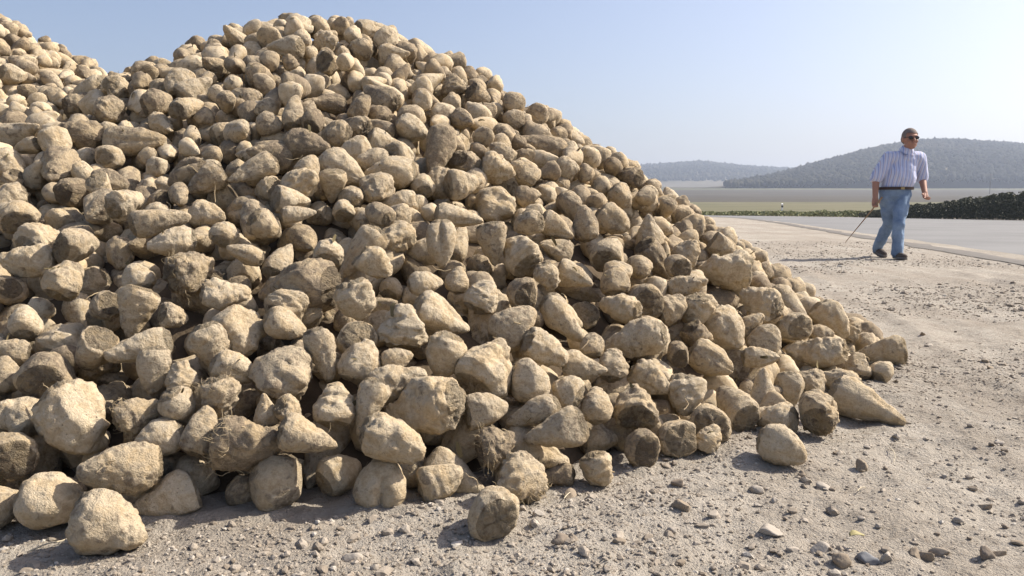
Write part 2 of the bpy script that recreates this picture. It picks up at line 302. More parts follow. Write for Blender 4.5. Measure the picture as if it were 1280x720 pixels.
-52,1389,245,7,-24,0,89,62,3,-590,1153,187,10,22,6,83,51,4,158,1245,36,-2,-17,-19,128,100,7,-273,1409,329,-20,15,5,85,87,2,-499,2217,793,23,-11,-1,127,67,5,-169,1337,242,-18,6,17,86,81,2,
-596,1809,588,-21,-4,12,116,68,4,-578,1103,129,-12,-16,-15,76,64,7,411,1497,42,12,-6,21,128,98,7,-292,1388,347,-4,16,19,75,41,4,-200,1234,192,20,-13,6,85,63,1,-711,1171,152,-12,-21,-7,103,69,1,
-1063,2014,599,20,15,4,95,92,7,-407,2201,772,-22,-10,6,104,67,0,-754,1296,222,6,-8,-23,125,76,4,-743,1487,392,25,-4,3,110,72,0,-731,1427,303,24,3,6,106,69,4,-85,2069,629,18,13,-11,112,66,4,
-507,1294,297,4,-24,6,80,56,1,-752,2233,803,-7,-22,9,111,117,2,-735,1441,380,0,19,-16,85,62,1,-733,1984,690,-5,-24,5,104,72,1,-409,2396,867,18,17,3,104,110,2,129,1868,437,24,-2,-4,101,59,0,
-178,1383,301,-23,-10,2,90,75,1,-282,1421,365,9,-23,3,90,69,1,-947,1520,394,-15,0,-20,95,50,3,-631,1407,350,-21,12,-6,87,80,1,-580,1665,503,19,13,8,97,86,2,-745,1726,521,18,-13,-11,73,75,7,
-666,1444,276,-5,-20,-14,126,66,0,-1660,1369,289,6,24,-1,127,69,0,-831,1274,150,-9,-23,1,92,63,3,-855,1648,364,-21,-11,9,136,99,1,-1443,1955,467,-25,2,-2,109,108,1,-81,1668,328,-7,5,23,113,63,0,
-1487,2224,591,-6,-24,6,105,64,0,-804,1097,32,-23,9,1,100,68,1,-740,1470,279,14,17,-12,110,58,0,-194,1522,298,23,9,1,97,66,0,-118,1731,375,-8,-11,-21,96,50,5,-317,1528,330,23,-8,-6,114,103,7,
-1797,2061,649,-22,1,13,117,81,1,-1037,1461,218,-7,18,-16,108,66,4,-387,1877,535,-21,9,9,109,87,6,-687,2101,653,22,-12,4,85,49,5,-734,1415,246,1,-23,-11,100,81,1,-1320,947,38,-14,4,21,116,87,0,
109,1332,81,8,-23,6,128,91,6,283,1854,233,-15,20,0,126,89,1,-1165,894,22,-2,-24,5,105,78,0,108,1518,164,2,24,6,114,80,1,-670,985,51,-15,7,19,113,118,2,-1544,1295,218,21,-11,6,125,107,7,
-689,910,23,-24,1,-6,120,67,5,106,1678,246,0,-22,-13,102,61,4,223,1809,245,4,9,23,133,106,1,-1595,2118,598,-25,0,2,117,101,7,-1635,1271,234,14,-17,-13,105,90,2,-887,1863,487,-19,-16,-1,112,64,3,
-858,1006,29,-11,-18,-14,124,81,4,-502,2048,627,-4,-21,-14,100,62,0,-1689,2283,698,3,24,-7,131,78,4,365,1344,28,16,-11,-15,104,94,2,468,1570,31,-10,22,5,136,103,1,-772,2307,713,7,-23,-5,111,85,1,
-974,1165,58,-1,21,14,103,83,0,-1620,1745,446,-3,-18,17,91,76,1,-1706,1588,406,0,-12,-22,92,70,1,-1406,1307,161,16,19,-1,117,69,4,-523,1503,327,21,13,4,132,107,1,916,2135,32,-20,3,15,116,85,7,
-19,1723,329,-8,-15,-18,114,102,2,-158,1505,279,-23,-9,4,97,86,2,-1650,1930,534,23,10,-2,121,106,1,-947,913,34,-3,6,24,107,77,1,89,1788,305,-19,16,-1,119,125,2,-521,1299,200,-6,24,-1,94,66,6,
-296,1609,372,-14,-20,3,106,76,0,-1102,1083,23,23,7,6,97,71,3,-1385,1524,261,-2,-23,9,150,114,1,509,1735,62,-14,7,20,143,75,0,-1065,1014,34,1,-24,8,123,113,2,-1340,1365,174,-25,2,1,140,109,7,
837,1998,30,0,25,4,117,80,0,704,1947,31,21,6,-11,114,109,2,-1341,1055,25,21,12,-7,127,133,1,-650,1811,500,-16,-18,-7,108,113,2,-707,1683,407,-14,19,-8,108,64,4,-222,1836,462,1,24,-6,106,87,0,
-706,857,28,-8,18,16,128,67,4,-1430,1713,356,20,14,-5,117,64,4,-1467,1110,91,-7,23,5,116,81,0,381,1781,147,-18,-13,-12,147,89,0,-969,1519,267,2,-21,13,150,83,4,68,1536,198,-5,22,-11,117,78,0,
-1556,1475,298,14,20,0,116,79,7,-1559,1179,165,12,-14,-17,133,114,1,-186,1664,368,-5,-24,-5,135,101,1,-636,1641,396,-25,-2,2,127,107,2,-517,1556,367,21,-12,-6,126,118,2,-397,1525,338,7,24,3,139,98,0,
-438,2033,617,16,17,-10,95,77,6,-95,1801,398,-11,-14,17,98,70,0,-994,1070,20,15,-18,-9,96,98,2,392,1575,47,7,-24,-1,105,87,1,-1711,1524,385,6,4,-24,130,94,1,-416,1583,375,-14,14,-15,128,102,1,
-177,1264,154,-16,18,-6,90,47,4,-125,1660,344,0,-11,-23,114,77,1,217,1741,246,8,-15,-18,97,52,4,808,1878,23,-23,-9,-3,106,73,6,926,2485,25,17,-16,-9,133,84,5,-1943,1831,605,21,8,-11,104,59,0,
-363,1613,390,-4,-24,-6,140,74,0,-82,1305,146,7,-13,-20,122,64,5,-213,1394,233,8,15,18,146,113,1,-743,1145,77,-18,7,15,123,65,0,-1150,1116,33,16,2,-19,121,77,0,-274,2029,563,-24,2,5,110,81,0,
-1383,876,24,18,17,0,117,74,0,-770,1664,390,-14,20,-4,115,88,1,-1181,1030,43,10,18,14,136,107,0,-896,1430,226,24,1,6,150,87,4,-7,1900,410,-20,14,-5,98,86,1,-131,2267,595,24,-7,-4,111,89,7,
-1715,1444,345,25,-2,2,124,65,3,-707,1337,207,-4,19,15,105,64,3,-899,1478,256,-6,-1,-24,110,83,0,-1399,2001,467,-21,-9,10,117,80,1,-184,1868,466,8,-14,-19,120,105,2,-584,1260,172,-18,-2,-17,123,83,6,
-503,1847,526,-5,-22,-11,129,79,0,-848,1165,71,-10,23,3,102,96,7,-983,1672,353,-6,-21,-13,100,61,0,-974,1793,424,-16,8,-17,113,62,4,-788,1048,25,-22,-3,-12,120,83,6,-1182,1387,160,-22,-12,0,96,50,5,
-943,1287,128,-14,-19,-9,117,70,0,-1008,945,30,15,10,17,125,73,4,-738,1748,445,20,15,-1,117,113,1,-483,1380,268,24,8,2,94,94,2,-1459,1350,202,13,-20,7,95,77,1,-40,1625,322,-11,-19,-13,126,70,3,
-2043,1909,694,21,-13,0,109,78,0,594,1665,26,4,24,5,120,82,7,-1419,963,40,3,-6,-24,85,89,7,-608,1586,370,25,-4,-1,109,79,1,-348,1225,159,-10,-4,23,106,90,2,-608,884,29,5,23,9,105,106,1,
189,2006,343,6,24,0,104,70,0,29,1786,330,1,20,-15,101,54,0,-839,1842,479,18,7,16,116,101,7,26,1870,367,-6,-24,-2,131,104,0,-1232,865,25,-13,21,2,127,67,4,-1396,1790,377,-16,-19,0,115,72,3,
-102,1593,301,-13,18,11,107,63,0,-1532,1791,429,18,-10,-13,115,74,3,-522,1953,579,22,-9,9,109,57,5,-1175,1595,271,-1,25,-5,128,68,0,-572,1807,497,-23,-10,-2,93,69,1,-906,1350,176,16,15,-12,104,87,1,
-863,931,21,25,4,2,100,56,0,-1293,839,22,-25,1,-1,121,88,6,-606,1734,456,-1,-19,16,117,82,3,-64,1153,51,20,-12,9,85,58,1,-563,1381,254,-18,14,10,114,83,1,-1758,1586,426,-11,10,20,141,80,0,
-793,972,52,16,8,17,118,124,1,-1251,1024,30,1,24,5,124,96,1,-910,1014,36,10,13,-19,108,85,7,-346,1424,280,-9,11,20,108,86,1,-607,1163,105,3,-19,-16,104,80,6,2,1560,244,2,20,14,110,64,3,
-1140,1248,82,-20,11,10,137,94,7,888,2049,33,-12,-13,18,131,79,4,-1243,1215,71,-24,-5,3,95,67,6,274,1979,287,12,22,4,109,62,3,-789,1191,96,13,20,-6,127,108,1,-1067,1940,474,19,-1,16,113,59,4,
-1064,931,27,6,21,11,124,70,4,-1348,1092,51,-21,-13,-4,96,77,1,-106,1483,250,-6,-23,-7,118,67,3,505,2024,164,-5,6,24,101,106,2,-879,1102,20,-20,14,-3,94,57,5,-795,1432,247,-12,-13,-18,105,80,1,
-58,1266,115,21,11,7,110,74,0,408,1870,169,-10,-17,-15,98,68,1,-280,1347,223,-23,4,-8,96,65,1,-329,1279,187,-13,-11,-19,111,108,7,-1352,1698,328,-19,-17,-3,105,108,7,-1115,948,32,4,22,11,125,90,7,
-92,1536,270,-11,22,6,89,58,5,-1442,1410,224,21,11,-8,138,86,4,56,1411,144,12,22,-3,108,75,1,-730,1100,51,-15,-4,-19,98,71,1,-1043,1139,26,16,19,4,129,68,4,766,2052,45,-6,-20,14,134,117,2,
-660,1751,458,-1,-24,7,135,76,4,-1583,1564,353,21,9,-11,143,94,0,113,1283,47,22,11,-4,103,65,0,-171,1176,98,-11,22,3,129,72,4,-478,1455,302,18,-14,-10,120,79,1,-237,1553,325,-21,8,-11,123,101,0,
-790,1797,464,-21,12,-8,126,72,4,-761,1543,316,15,-19,-8,124,91,0,139,2027,397,10,-23,1,90,63,7,172,1760,248,19,-11,-13,93,54,4,-382,1461,306,-5,-20,-14,105,60,0,-1372,1750,366,15,20,3,111,85,1,
-227,1769,435,12,21,-5,123,79,5,-1111,1490,221,-22,-3,12,121,99,1,52,1736,294,-5,20,-14,133,70,4,-685,1900,535,-13,20,8,109,57,5,-1045,1601,299,-1,-23,-10,120,115,7,-1162,962,23,-8,-19,-14,101,70,1,
154,1808,275,-7,-13,-20,118,81,1,977,3114,29,-5,-13,-21,85,80,2,-591,1089,62,-20,11,-9,119,75,0,-1611,1867,493,-4,-20,-14,116,72,3,-816,1686,412,-19,15,6,94,59,3,-1023,1786,406,8,16,17,121,123,2,
-761,1304,169,19,4,15,108,82,1,989,2819,23,17,-18,3,106,112,7,-969,1365,170,-1,6,24,132,80,5,-1707,1881,537,-12,20,10,104,64,0,-2073,2028,735,-12,-22,5,109,96,7,-273,1455,280,-7,-20,-13,141,86,0,
428,1929,183,-20,-10,12,85,89,7,-1304,1433,191,13,17,12,91,48,4,-1070,1288,113,-4,25,0,125,109,2,-924,1121,29,0,-18,-17,104,88,2,169,2139,406,17,18,-1,131,69,3,-200,1326,195,-23,4,8,111,69,4,
-97,1196,85,-8,-23,5,107,56,4,-637,1283,183,-23,7,-5,85,48,4,137,2082,404,15,-15,-13,110,90,1,-904,1187,75,24,-6,-2,96,59,3,-1542,1526,317,21,-11,9,100,64,4,-175,1436,275,17,-5,-17,85,79,2,
-840,894,20,24,2,6,104,55,4,-479,1348,232,-7,22,9,125,66,3,-1228,1072,66,-14,-16,-13,94,52,0,-495,1661,422,24,5,-2,124,73,0,-365,1684,424,-23,-3,-8,114,75,4,377,1959,225,2,6,-24,121,97,1,
-151,1572,316,-3,-25,0,109,115,2,-723,1053,24,-5,-21,-13,124,69,0,537,1537,31,1,22,12,98,87,2,727,1690,17,23,8,4,85,68,1,-151,1353,190,-14,15,15,116,64,4,253,1885,268,14,-16,13,113,75,0,
-1373,1579,299,-18,-11,-14,109,58,5,-1389,932,20,19,-1,16,91,48,4,-61,1863,407,11,21,8,108,82,1,-939,972,29,-11,18,13,108,81,1,-563,1920,569,25,-1,1,101,61,0,680,1653,23,23,-4,-10,123,64,0,
122,1465,140,-13,-18,11,106,71,0,893,1990,23,9,17,-16,110,75,7,-552,2202,695,24,5,5,125,74,0,-1727,2234,694,-18,17,3,97,102,2,-234,1277,168,15,1,-20,141,87,0,863,1917,25,-6,-20,-13,122,87,7,
-1248,1474,212,10,10,21,110,66,5,-51,2190,554,22,3,11,111,82,1,262,1489,78,13,21,2,99,65,0,-515,1418,278,23,-10,-2,128,67,4,-716,977,23,20,-15,3,88,81,2,-752,884,51,6,4,24,113,113,2,
702,1862,23,-22,9,-7,121,87,1,510,1821,91,0,-9,-23,127,78,4,-1017,1297,123,5,2,24,92,72,7,-295,1191,133,-5,-1,24,114,90,1,283,1237,19,-19,-11,-12,88,58,3,-729,1191,103,-3,15,-20,99,67,3,
-1186,1485,218,7,-22,-11,107,81,1,-7,1669,313,-17,8,17,117,92,1,-1732,1647,448,16,4,19,102,93,7,235,1729,205,9,17,16,104,89,2,-1421,1036,42,-2,-17,-18,82,43,4,-892,1293,137,-15,-15,-13,102,53,0,
531,1955,127,-5,7,23,105,65,4,147,1708,241,4,-1,25,130,77,5,-468,1896,553,-5,-24,-5,103,60,3,-835,1551,319,4,-24,-7,86,61,7,-1279,1239,96,21,3,13,87,60,1,200,1851,300,5,24,6,99,70,6,
-207,1095,55,-13,-16,14,96,74,1,-1001,1479,236,18,-18,0,99,81,1,-960,1863,466,1,25,0,84,56,7,-33,1410,183,-23,-7,7,84,59,1,956,3008,29,-18,9,-15,84,88,2,-50,1581,272,20,12,-9,93,64,1,
-1464,1296,188,-2,25,-1,94,78,2,823,1822,25,-20,2,15,92,71,7,-788,1335,187,-13,-21,3,95,63,1,-93,1359,181,11,18,13,94,79,2,347,1501,157,-24,-6,-4,107,85,3,-1109,2028,490,18,-17,3,97,79,7,
-1109,1030,49,21,9,11,96,100,2,-554,1616,391,16,-2,-19,98,87,1,316,1411,20,-21,-14,3,90,75,2,-1629,1481,334,-16,1,-19,98,65,1,-582,1215,141,25,-3,2,90,69,6,-493,1008,17,12,-22,1,90,80,7,
-1463,1964,503,7,23,8,76,58,0,-366,1096,78,7,4,24,103,80,0,-235,1690,395,-5,24,1,115,75,4,-1750,1908,596,14,-9,-19,113,92,3,-240,1402,279,9,-20,-13,111,59,4,426,1286,17,-21,0,-14,89,60,1,
801,1917,47,-2,-22,11,105,77,1,-1274,1442,224,-1,14,21,85,61,0,48,1475,180,19,15,-7,149,83,4,-1292,1002,53,5,-22,-12,102,76,0,-1057,1427,192,-20,8,12,103,72,7,-638,1861,548,20,15,-1,103,64,0,
-790,1213,140,-16,-11,-15,101,53,0,-449,2137,684,20,-15,-6,85,56,0,495,1434,20,-6,23,-8,96,71,1,-921,1822,446,24,5,4,114,79,1,-1030,1698,361,8,12,-20,118,80,7,429,1611,90,22,-12,0,111,94,7,
287,1389,53,19,-16,-1,93,51,0,240,1500,128,-23,-4,9,102,83,1,-856,1352,188,13,18,-11,120,91,0,-856,1759,427,13,-11,-18,129,87,1,-913,1522,309,-4,20,14,99,66,1,-76,1444,215,-3,5,24,90,86,2,
-546,1431,315,-20,8,-12,89,60,6,-243,1618,367,-9,1,23,111,66,0,-950,2024,582,9,-23,5,109,67,0,-1126,1365,186,23,10,3,103,54,3,-755,1573,389,1,13,21,123,100,0,-761,1354,222,-18,-14,11,107,82,1,
-310,1472,326,-20,-11,-10,122,84,0,-912,1071,28,4,19,16,85,73,7,-527,1994,599,-25,4,3,85,57,0,-1381,1628,302,-5,-23,-8,91,55,4,-1035,1327,138,23,-3,10,88,60,1,-1531,1219,192,-12,-11,19,95,74,0,
218,1240,20,-25,2,3,98,70,1,-1321,1229,144,10,19,13,85,70,7,962,2596,49,2,4,-25,116,111,2,-770,1913,550,2,24,7,101,69,1,-995,997,58,-23,2,-10,111,76,1,-1387,1084,82,14,21,0,118,88,7,
-1276,1082,37,-23,8,6,94,50,0,-171,1390,260,-1,25,5,90,56,3,-618,1415,265,-14,21,-1,106,56,3,-131,1685,393,1,-25,-1,93,61,1,-1432,1234,164,-24,-6,-4,112,60,0,-413,1187,134,-18,10,-13,105,64,0,
-479,1294,233,-12,-22,-2,85,45,4,-1264,929,21,-1,-23,-8,107,95,7,-1442,1724,400,14,-21,2,100,93,2,-1096,1301,152,-9,-22,-8,116,68,3,-244,1190,130,21,-12,-7,111,61,0,-1206,1026,90,-10,23,-3,109,57,4,
-738,1787,497,22,-9,9,103,61,4,173,1388,75,-18,-2,17,107,59,0,-443,1360,270,-25,-2,-3,92,60,3,-664,2248,745,-21,14,-2,85,87,1,-734,2291,727,-8,22,7,98,70,0,841,2409,92,-13,14,16,110,62,4,
-264,2047,602,24,-7,3,85,50,4,-74,1632,358,4,24,5,87,70,6,216,1559,135,-15,-18,9,82,49,5,-1460,2439,686,3,23,-10,90,54,0,-1707,2109,676,18,-7,16,95,58,0,-1181,1402,206,24,-5,-2,74,63,2,
-13,1588,292,-11,14,-17,89,58,0,-461,1499,328,-13,5,-21,106,76,1,-822,1590,380,-16,-14,-14,86,55,4,171,1475,116,-15,-19,-8,105,73,0,-864,1820,510,-9,-17,-16,99,71,0,-173,2153,598,22,5,-10,97,81,1,
351,1787,187,-4,-22,-12,100,68,7,-178,1287,185,20,5,-15,79,43,4,-1102,1446,224,13,16,14,87,58,1,-58,1701,380,-4,18,17,94,95,2,-1310,1561,286,3,-25,-3,96,82,1,-1613,1601,426,1,23,10,82,55,1,
-1205,983,59,22,-10,-5,76,44,0,-751,1659,434,12,-21,-7,89,94,7,-801,1519,323,24,-6,0,77,51,7,-118,1127,52,-24,-3,7,82,46,0,-739,937,21,15,-5,-19,103,54,0,-5,1313,119,13,-11,-19,89,47,3,
-371,1257,202,-13,-8,-20,118,72,4,-1040,1006,68,-1,25,2,87,71,0,-113,1584,344,-9,-18,15,74,41,0,-1771,2324,792,-9,23,4,81,67,7,-1073,1190,90,-18,-2,17,78,44,4,-1492,2390,687,-1,23,10,79,45,0,
-1674,1676,471,25,-3,0,78,79,2,-215,1468,275,25,1,-2,74,49,1,-338,1061,54,-22,9,8,100,52,0,-353,1358,256,-11,-14,-18,90,53,0,81,1285,91,-10,-20,-11,87,67,3,-631,1801,540,-7,24,2,98,72,1,
-849,1181,112,1,25,2,91,67,0,-2065,2640,1007,21,-3,-13,89,79,7,-527,898,18,-19,15,3,88,66,0,735,1747,19,10,-23,1,87,62,1,-985,1255,125,24,3,-7,90,47,4,-1511,2139,598,4,24,7,85,54,0,
738,1909,79,24,7,1,95,89,7,-163,2306,624,18,7,16,84,69,1,-686,1370,230,-10,-5,22,94,76,1,-612,1110,97,11,21,7,86,58,6,-1746,1858,594,-8,-22,-7,96,57,4,-963,1424,244,-13,-22,0,87,71,7,
-1579,1413,288,-9,-2,23,92,75,1,-757,2191,701,-24,6,3,88,65,7,252,1896,315,-5,-24,1,112,68,5,-1563,1962,564,-21,-11,-8,113,59,0,304,2031,349,14,5,-20,85,71,1,-1799,1962,666,-18,-16,-6,108,75,1,
-930,1864,512,22,-3,12,122,73,0,-364,1640,455,21,-14,1,117,86,7,-388,2269,740,25,4,-2,103,87,1,-522,1349,294,4,20,14,87,58,0,-862,2006,610,-23,-1,-9,104,74,0,-167,2033,566,-12,21,8,110,107,2,
296,1844,283,-19,-4,-16,97,65,0,-247,1294,229,-15,-17,-10,102,74,7,-708,1745,483,-11,-18,-13,119,63,5,-3,2299,601,20,14,-7,123,114,2,-1598,1367,315,-19,16,1,118,79,1,-1597,2049,595,-15,-9,-18,85,47,0,
-1361,984,26,21,14,3,113,90,1,839,2789,92,-22,4,11,130,73,4,700,2055,110,8,-24,-2,105,61,4,-1442,2051,541,9,23,0,93,84,2,-1004,1733,416,-21,12,-7,119,63,0,-1477,1219,205,-22,-12,1,116,73,0,
-1426,2395,668,-18,0,17,100,105,2,-88,2236,623,7,-24,-5,100,56,0,-1159,1648,360,20,-13,-8,106,67,4,382,2134,328,21,9,-10,92,71,3,-683,1055,53,6,23,-7,99,67,3,-81,1833,448,-13,7,20,117,61,0,
-516,1801,544,-18,-17,2,100,53,3,-484,1665,478,-5,22,10,134,70,4,797,1965,69,13,-20,8,113,84,1,-763,1122,109,16,-19,-3,89,73,1,-1516,1767,460,5,22,10,88,62,7,-1842,1633,524,1,-25,-3,114,82,6,
-1539,1858,501,-24,-3,5,102,101,2,-1256,1528,290,-19,16,-1,89,78,2,-874,1655,416,-16,-16,11,102,68,1,-1034,1965,540,-14,-14,-15,87,80,1,-965,1522,322,23,2,10,94,53,0,-469,2360,790,23,-4,-9,113,92,0,
-1511,1139,161,1,-20,-15,123,77,0,-645,1632,443,19,15,-7,86,59,7,-1261,1161,100,-18,-11,-13,99,52,0,-351,1919,599,25,1,-4,96,56,0,15,1770,373,-19,-16,-3,89,50,4,-1672,1580,447,-2,-22,-12,97,75,1,
-1192,1718,393,-18,14,10,112,106,2,626,2029,144,14,20,-1,85,62,1,-1570,1910,541,-15,-18,-9,105,68,5,-1516,2210,657,11,-17,-15,111,82,1,-345,1547,379,-16,19,4,85,49,0,-1506,2529,745,6,24,-2,107,82,1,
-455,1555,378,15,-12,-16,112,60,0,43,1583,274,-13,20,6,125,65,4,-615,2268,751,-18,15,10,93,88,1,79,1828,375,11,5,-22,124,65,0,-676,1793,543,8,11,21,107,88,3,323,1738,203,-20,14,5,126,66,3,
-1779,1617,499,21,-6,-12,85,52,5,-893,1373,217,15,15,13,93,59,5,-532,1610,428,-18,-13,-12,105,55,4,-1737,2688,866,-4,7,24,113,62,0,604,1815,92,-25,1,4,104,97,2,-550,2164,724,-24,-6,-6,106,62,4,
-1372,1854,451,-17,3,18,96,77,1,583,1873,103,-5,-10,-22,110,59,0,-1857,1989,692,-19,-13,8,119,79,6,-736,1507,349,22,-12,-2,110,66,0,-1242,1650,356,-18,4,17,86,55,4,800,2079,77,2,-19,-16,125,67,4,
-1817,2266,792,22,11,-5,99,80,7,-418,1412,272,-19,-16,3,101,59,4,-907,1982,589,-1,24,5,101,63,5,-1594,2248,698,-4,-25,3,94,66,1,-419,1447,338,-22,-10,7,120,63,4,-1600,1657,444,-1,4,-25,108,61,4,
-1291,1508,266,-9,13,20,97,51,4,-1489,2491,709,-15,-9,17,121,64,3,-796,1263,169,-11,22,5,101,54,3,-1500,2034,568,-3,22,11,113,77,0,-998,1118,67,-8,-19,-14,94,49,0,-347,2240,714,-16,16,10,86,69,1,
-629,2198,718,21,-12,-6,95,56,4,-357,1169,142,-8,15,18,97,68,1,194,2112,446,21,-11,-9,105,80,1,150,1799,329,25,0,-5,109,64,0,-1563,2153,641,16,19,-1,106,85,7,-1126,1178,80,13,19,10,110,89,6,
-409,2099,677,21,-13,-7,85,52,4,-1857,1872,652,8,23,4,106,59,4,-642,2058,668,22,-12,2,115,72,4,-2258,2292,922,-14,15,-14,95,86,2,-91,1874,480,6,7,23,102,58,5,-1417,1317,229,19,16,-2,110,60,3,
-784,1795,528,8,14,19,118,68,4,-648,1738,504,-25,-3,-2,94,71,1,-850,1057,83,-9,21,10,125,83,7,-528,1935,623,20,7,13,85,89,2,-1286,1665,344,1,-11,-22,106,72,1,-914,1463,319,-17,-16,9,111,58,5,
-1148,1482,277,-23,11,1,125,93,0,636,1743,62,14,-10,-18,101,53,4,-1476,1757,436,9,-23,4,97,68,0,-629,1502,338,24,-3,-8,102,66,0,428,2074,281,12,20,-9,106,93,2,-1644,1896,563,-21,-11,-9,101,53,0,
-1740,1542,454,22,-4,-11,123,91,1,-1146,1269,155,20,3,14,107,56,0,417,2163,305,-24,4,4,86,45,0,299,1779,244,-9,-22,-9,133,75,3,-154,2088,585,0,18,18,103,63,0,-1686,2476,807,-15,-20,-2,110,80,1,
236,2257,437,-23,-10,1,98,53,0,-1508,2423,710,10,20,-12,90,95,2,-307,1355,259,24,4,4,92,52,5,-400,2008,648,-15,20,-5,99,84,2,-1171,1196,97,-15,-8,19,111,62,3,-284,1902,555,5,5,24,97,51,0,
-1799,1573,463,0,-23,-9,105,66,0,-1039,1803,457,5,4,-24,97,71,1,-445,1887,599,-20,8,13,116,105,1,-160,1597,364,20,-8,-12,109,70,4,-978,1199,116,-8,18,15,100,68,7,-615,1584,420,-19,16,6,125,95,1,
397,1837,193,5,19,16,109,58,4,514,1946,185,0,-19,-17,116,70,4,-411,1935,615,22,-10,-6,89,63,6,-907,1731,453,15,-19,-7,101,88,1,-972,1148,93,22,-13,-2,85,45,3,-1101,1852,467,-16,2,-19,122,72,0,
-1388,1103,122,4,24,-7,88,65,0,-156,1641,403,25,2,-1,85,52,0,-1468,2145,609,14,-8,-19,112,66,3,-718,2115,677,23,1,9,95,50,0,-504,2098,704,-1,-16,-19,94,53,3,-877,2103,643,19,-9,13,102,54,0,
-998,1329,184,-20,12,9,85,73,2,-2175,2498,1017,23,0,-10,107,84,1,521,2251,255,6,24,6,108,75,1,-581,2206,739,-1,24,-7,118,65,3,-2222,2336,966,-19,15,8,109,64,4,-728,1031,66,11,17,14,86,86,2,
-1025,1436,264,24,0,-8,117,77,3,-1106,1588,323,21,14,4,97,56,0,-978,1463,271,5,-3,-24,97,51,0,-530,1876,595,24,6,0,85,61,1,-948,1303,177,-19,4,-15,94,56,4,-1718,1646,504,-25,1,2,91,82,2,
-115,1999,534,3,-25,1,110,110,2,-375,1386,288,3,25,1,105,55,4,-1630,1320,306,-23,2,-9,90,73,7,155,1729,295,-24,-3,5,111,58,0,-1946,2814,982,-21,12,-7,116,73,0,-98,1374,225,12,-21,-7,113,59,0,
-604,1229,201,-23,0,-11,88,60,0,38,2087,478,-4,12,22,119,124,2,-1619,2443,764,24,7,-3,104,63,3,-621,2120,689,-3,24,7,121,64,4,-1034,1186,115,23,-4,-8,95,69,1,-1412,2000,518,5,-25,0,119,77,0,
-1506,1396,296,0,23,10,90,57,0,-1199,1077,104,-19,10,12,103,77,7,-269,1576,367,2,14,21,103,74,0,518,1761,104,15,-9,-18,99,52,0,-1888,2328,829,7,-14,-20,117,62,4,-1614,2632,804,-15,12,16,114,93,1,
-860,1556,356,18,-13,-11,85,61,1,-1732,1799,566,0,20,16,85,66,1,-162,1832,489,5,-20,-14,102,57,4,-1599,1285,273,0,9,23,106,66,5,-558,2322,785,21,14,1,106,77,1,-946,1577,345,-21,-6,-13,89,47,0,
-826,1635,412,-21,1,13,108,74,0,349,2073,324,-7,-20,12,85,56,1,-224,1484,329,17,-1,-18,118,101,2,49,1733,350,2,-25,4,93,64,1,-158,2210,638,14,21,-2,88,71,1,85,1444,173,11,16,16,85,46,0,
-1629,2392,746,-19,15,5,98,68,7,-1858,2507,899,18,17,1,115,71,5,-1724,1589,469,25,2,2,93,57,0,-291,2395,737,-10,-21,-8,88,85,7,84,1697,309,-10,9,21,96,65,3,-458,2196,715,-17,-16,-8,107,75,6,
-1774,2404,823,5,24,4,99,52,0,-463,2068,674,16,19,-6,133,88,1,-1592,1457,337,-10,5,22,85,45,0,-1806,2349,821,20,11,-10,105,73,1,-1095,2037,547,21,3,14,121,91,1,-1103,1812,429,4,-1,-25,98,66,1,
-760,2066,649,12,22,2,104,94,1,-1212,925,25,-12,-19,10,114,67,4,-1037,1559,326,-15,5,-19,97,68,1,-693,963,86,22,10,-7,92,55,5,-731,1680,462,8,-18,-16,94,76,1,-203,1700,430,-21,14,2,104,87,2,
241,1329,60,19,13,8,109,85,7,-1553,2065,607,3,-20,-15,89,71,1,345,1359,86,23,-4,-9,112,74,3,90,1563,247,3,9,23,93,50,0,-1265,1584,317,12,-22,-1,103,64,0,-430,1796,532,-22,10,-5,85,70,1,
-806,1740,470,24,-8,3,115,62,3,-875,965,55,12,12,19,107,63,0,-276,1838,531,12,-21,-6,115,72,0,739,2004,95,5,-15,-20,97,84,1,-723,1995,633,-5,-24,4,92,71,1,-722,1874,543,-20,15,4,91,56,4,
862,2329,59,6,-24,-2,116,68,4,-83,1499,295,-21,-13,-3,103,86,2,-1352,1747,406,19,-10,-12,111,88,1,-177,1759,448,-21,5,-12,94,55,5,-1457,2303,650,23,-5,8,89,62,3,-1087,1352,204,-7,-11,-21,114,88,1,
-1004,1381,219,19,14,-9,96,78,1,483,1981,227,-13,-13,17,106,68,4,-304,2320,739,-6,-24,-4,101,68,3,-1775,2480,853,-15,-20,3,108,77,0,-1284,1030,98,20,-4,-14,96,78,3,-924,1213,128,24,6,0,86,63,1,
-1494,1292,250,-6,-23,8,85,55,4,-575,1350,291,-10,9,-21,101,69,1,-1437,985,105,19,-6,-14,94,62,0,-548,1520,387,25,3,2,91,58,5,-597,1931,601,21,13,2,107,70,0,-36,2181,593,19,-5,-16,87,66,1,
226,1764,277,13,-20,8,74,51,1,-1605,1990,599,1,-21,-13,81,47,3,-589,1474,349,-13,-14,17,78,59,0,180,1912,366,9,-21,-9,93,97,7,-967,1076,45,-24,4,-6,74,39,4,214,1712,267,-22,10,8,83,52,4,
-1554,2004,586,-7,-20,13,83,88,1,702,1879,113,-24,-1,7,99,61,4,-583,2078,685,2,24,8,97,57,4,-1090,1039,97,-13,-20,-8,92,80,1,-1305,1410,234,10,23,4,88,46,0,-809,1320,221,-24,7,0,92,59,0,
-523,2267,777,21,-2,-13,101,64,4,-574,1752,510,20,13,9,97,61,0,-1656,2194,696,13,16,14,98,82,1,-33,1920,464,-20,-15,2,90,48,3,-848,1288,181,-3,20,14,79,43,4,-1801,1817,610,13,-2,-21,92,58,4,
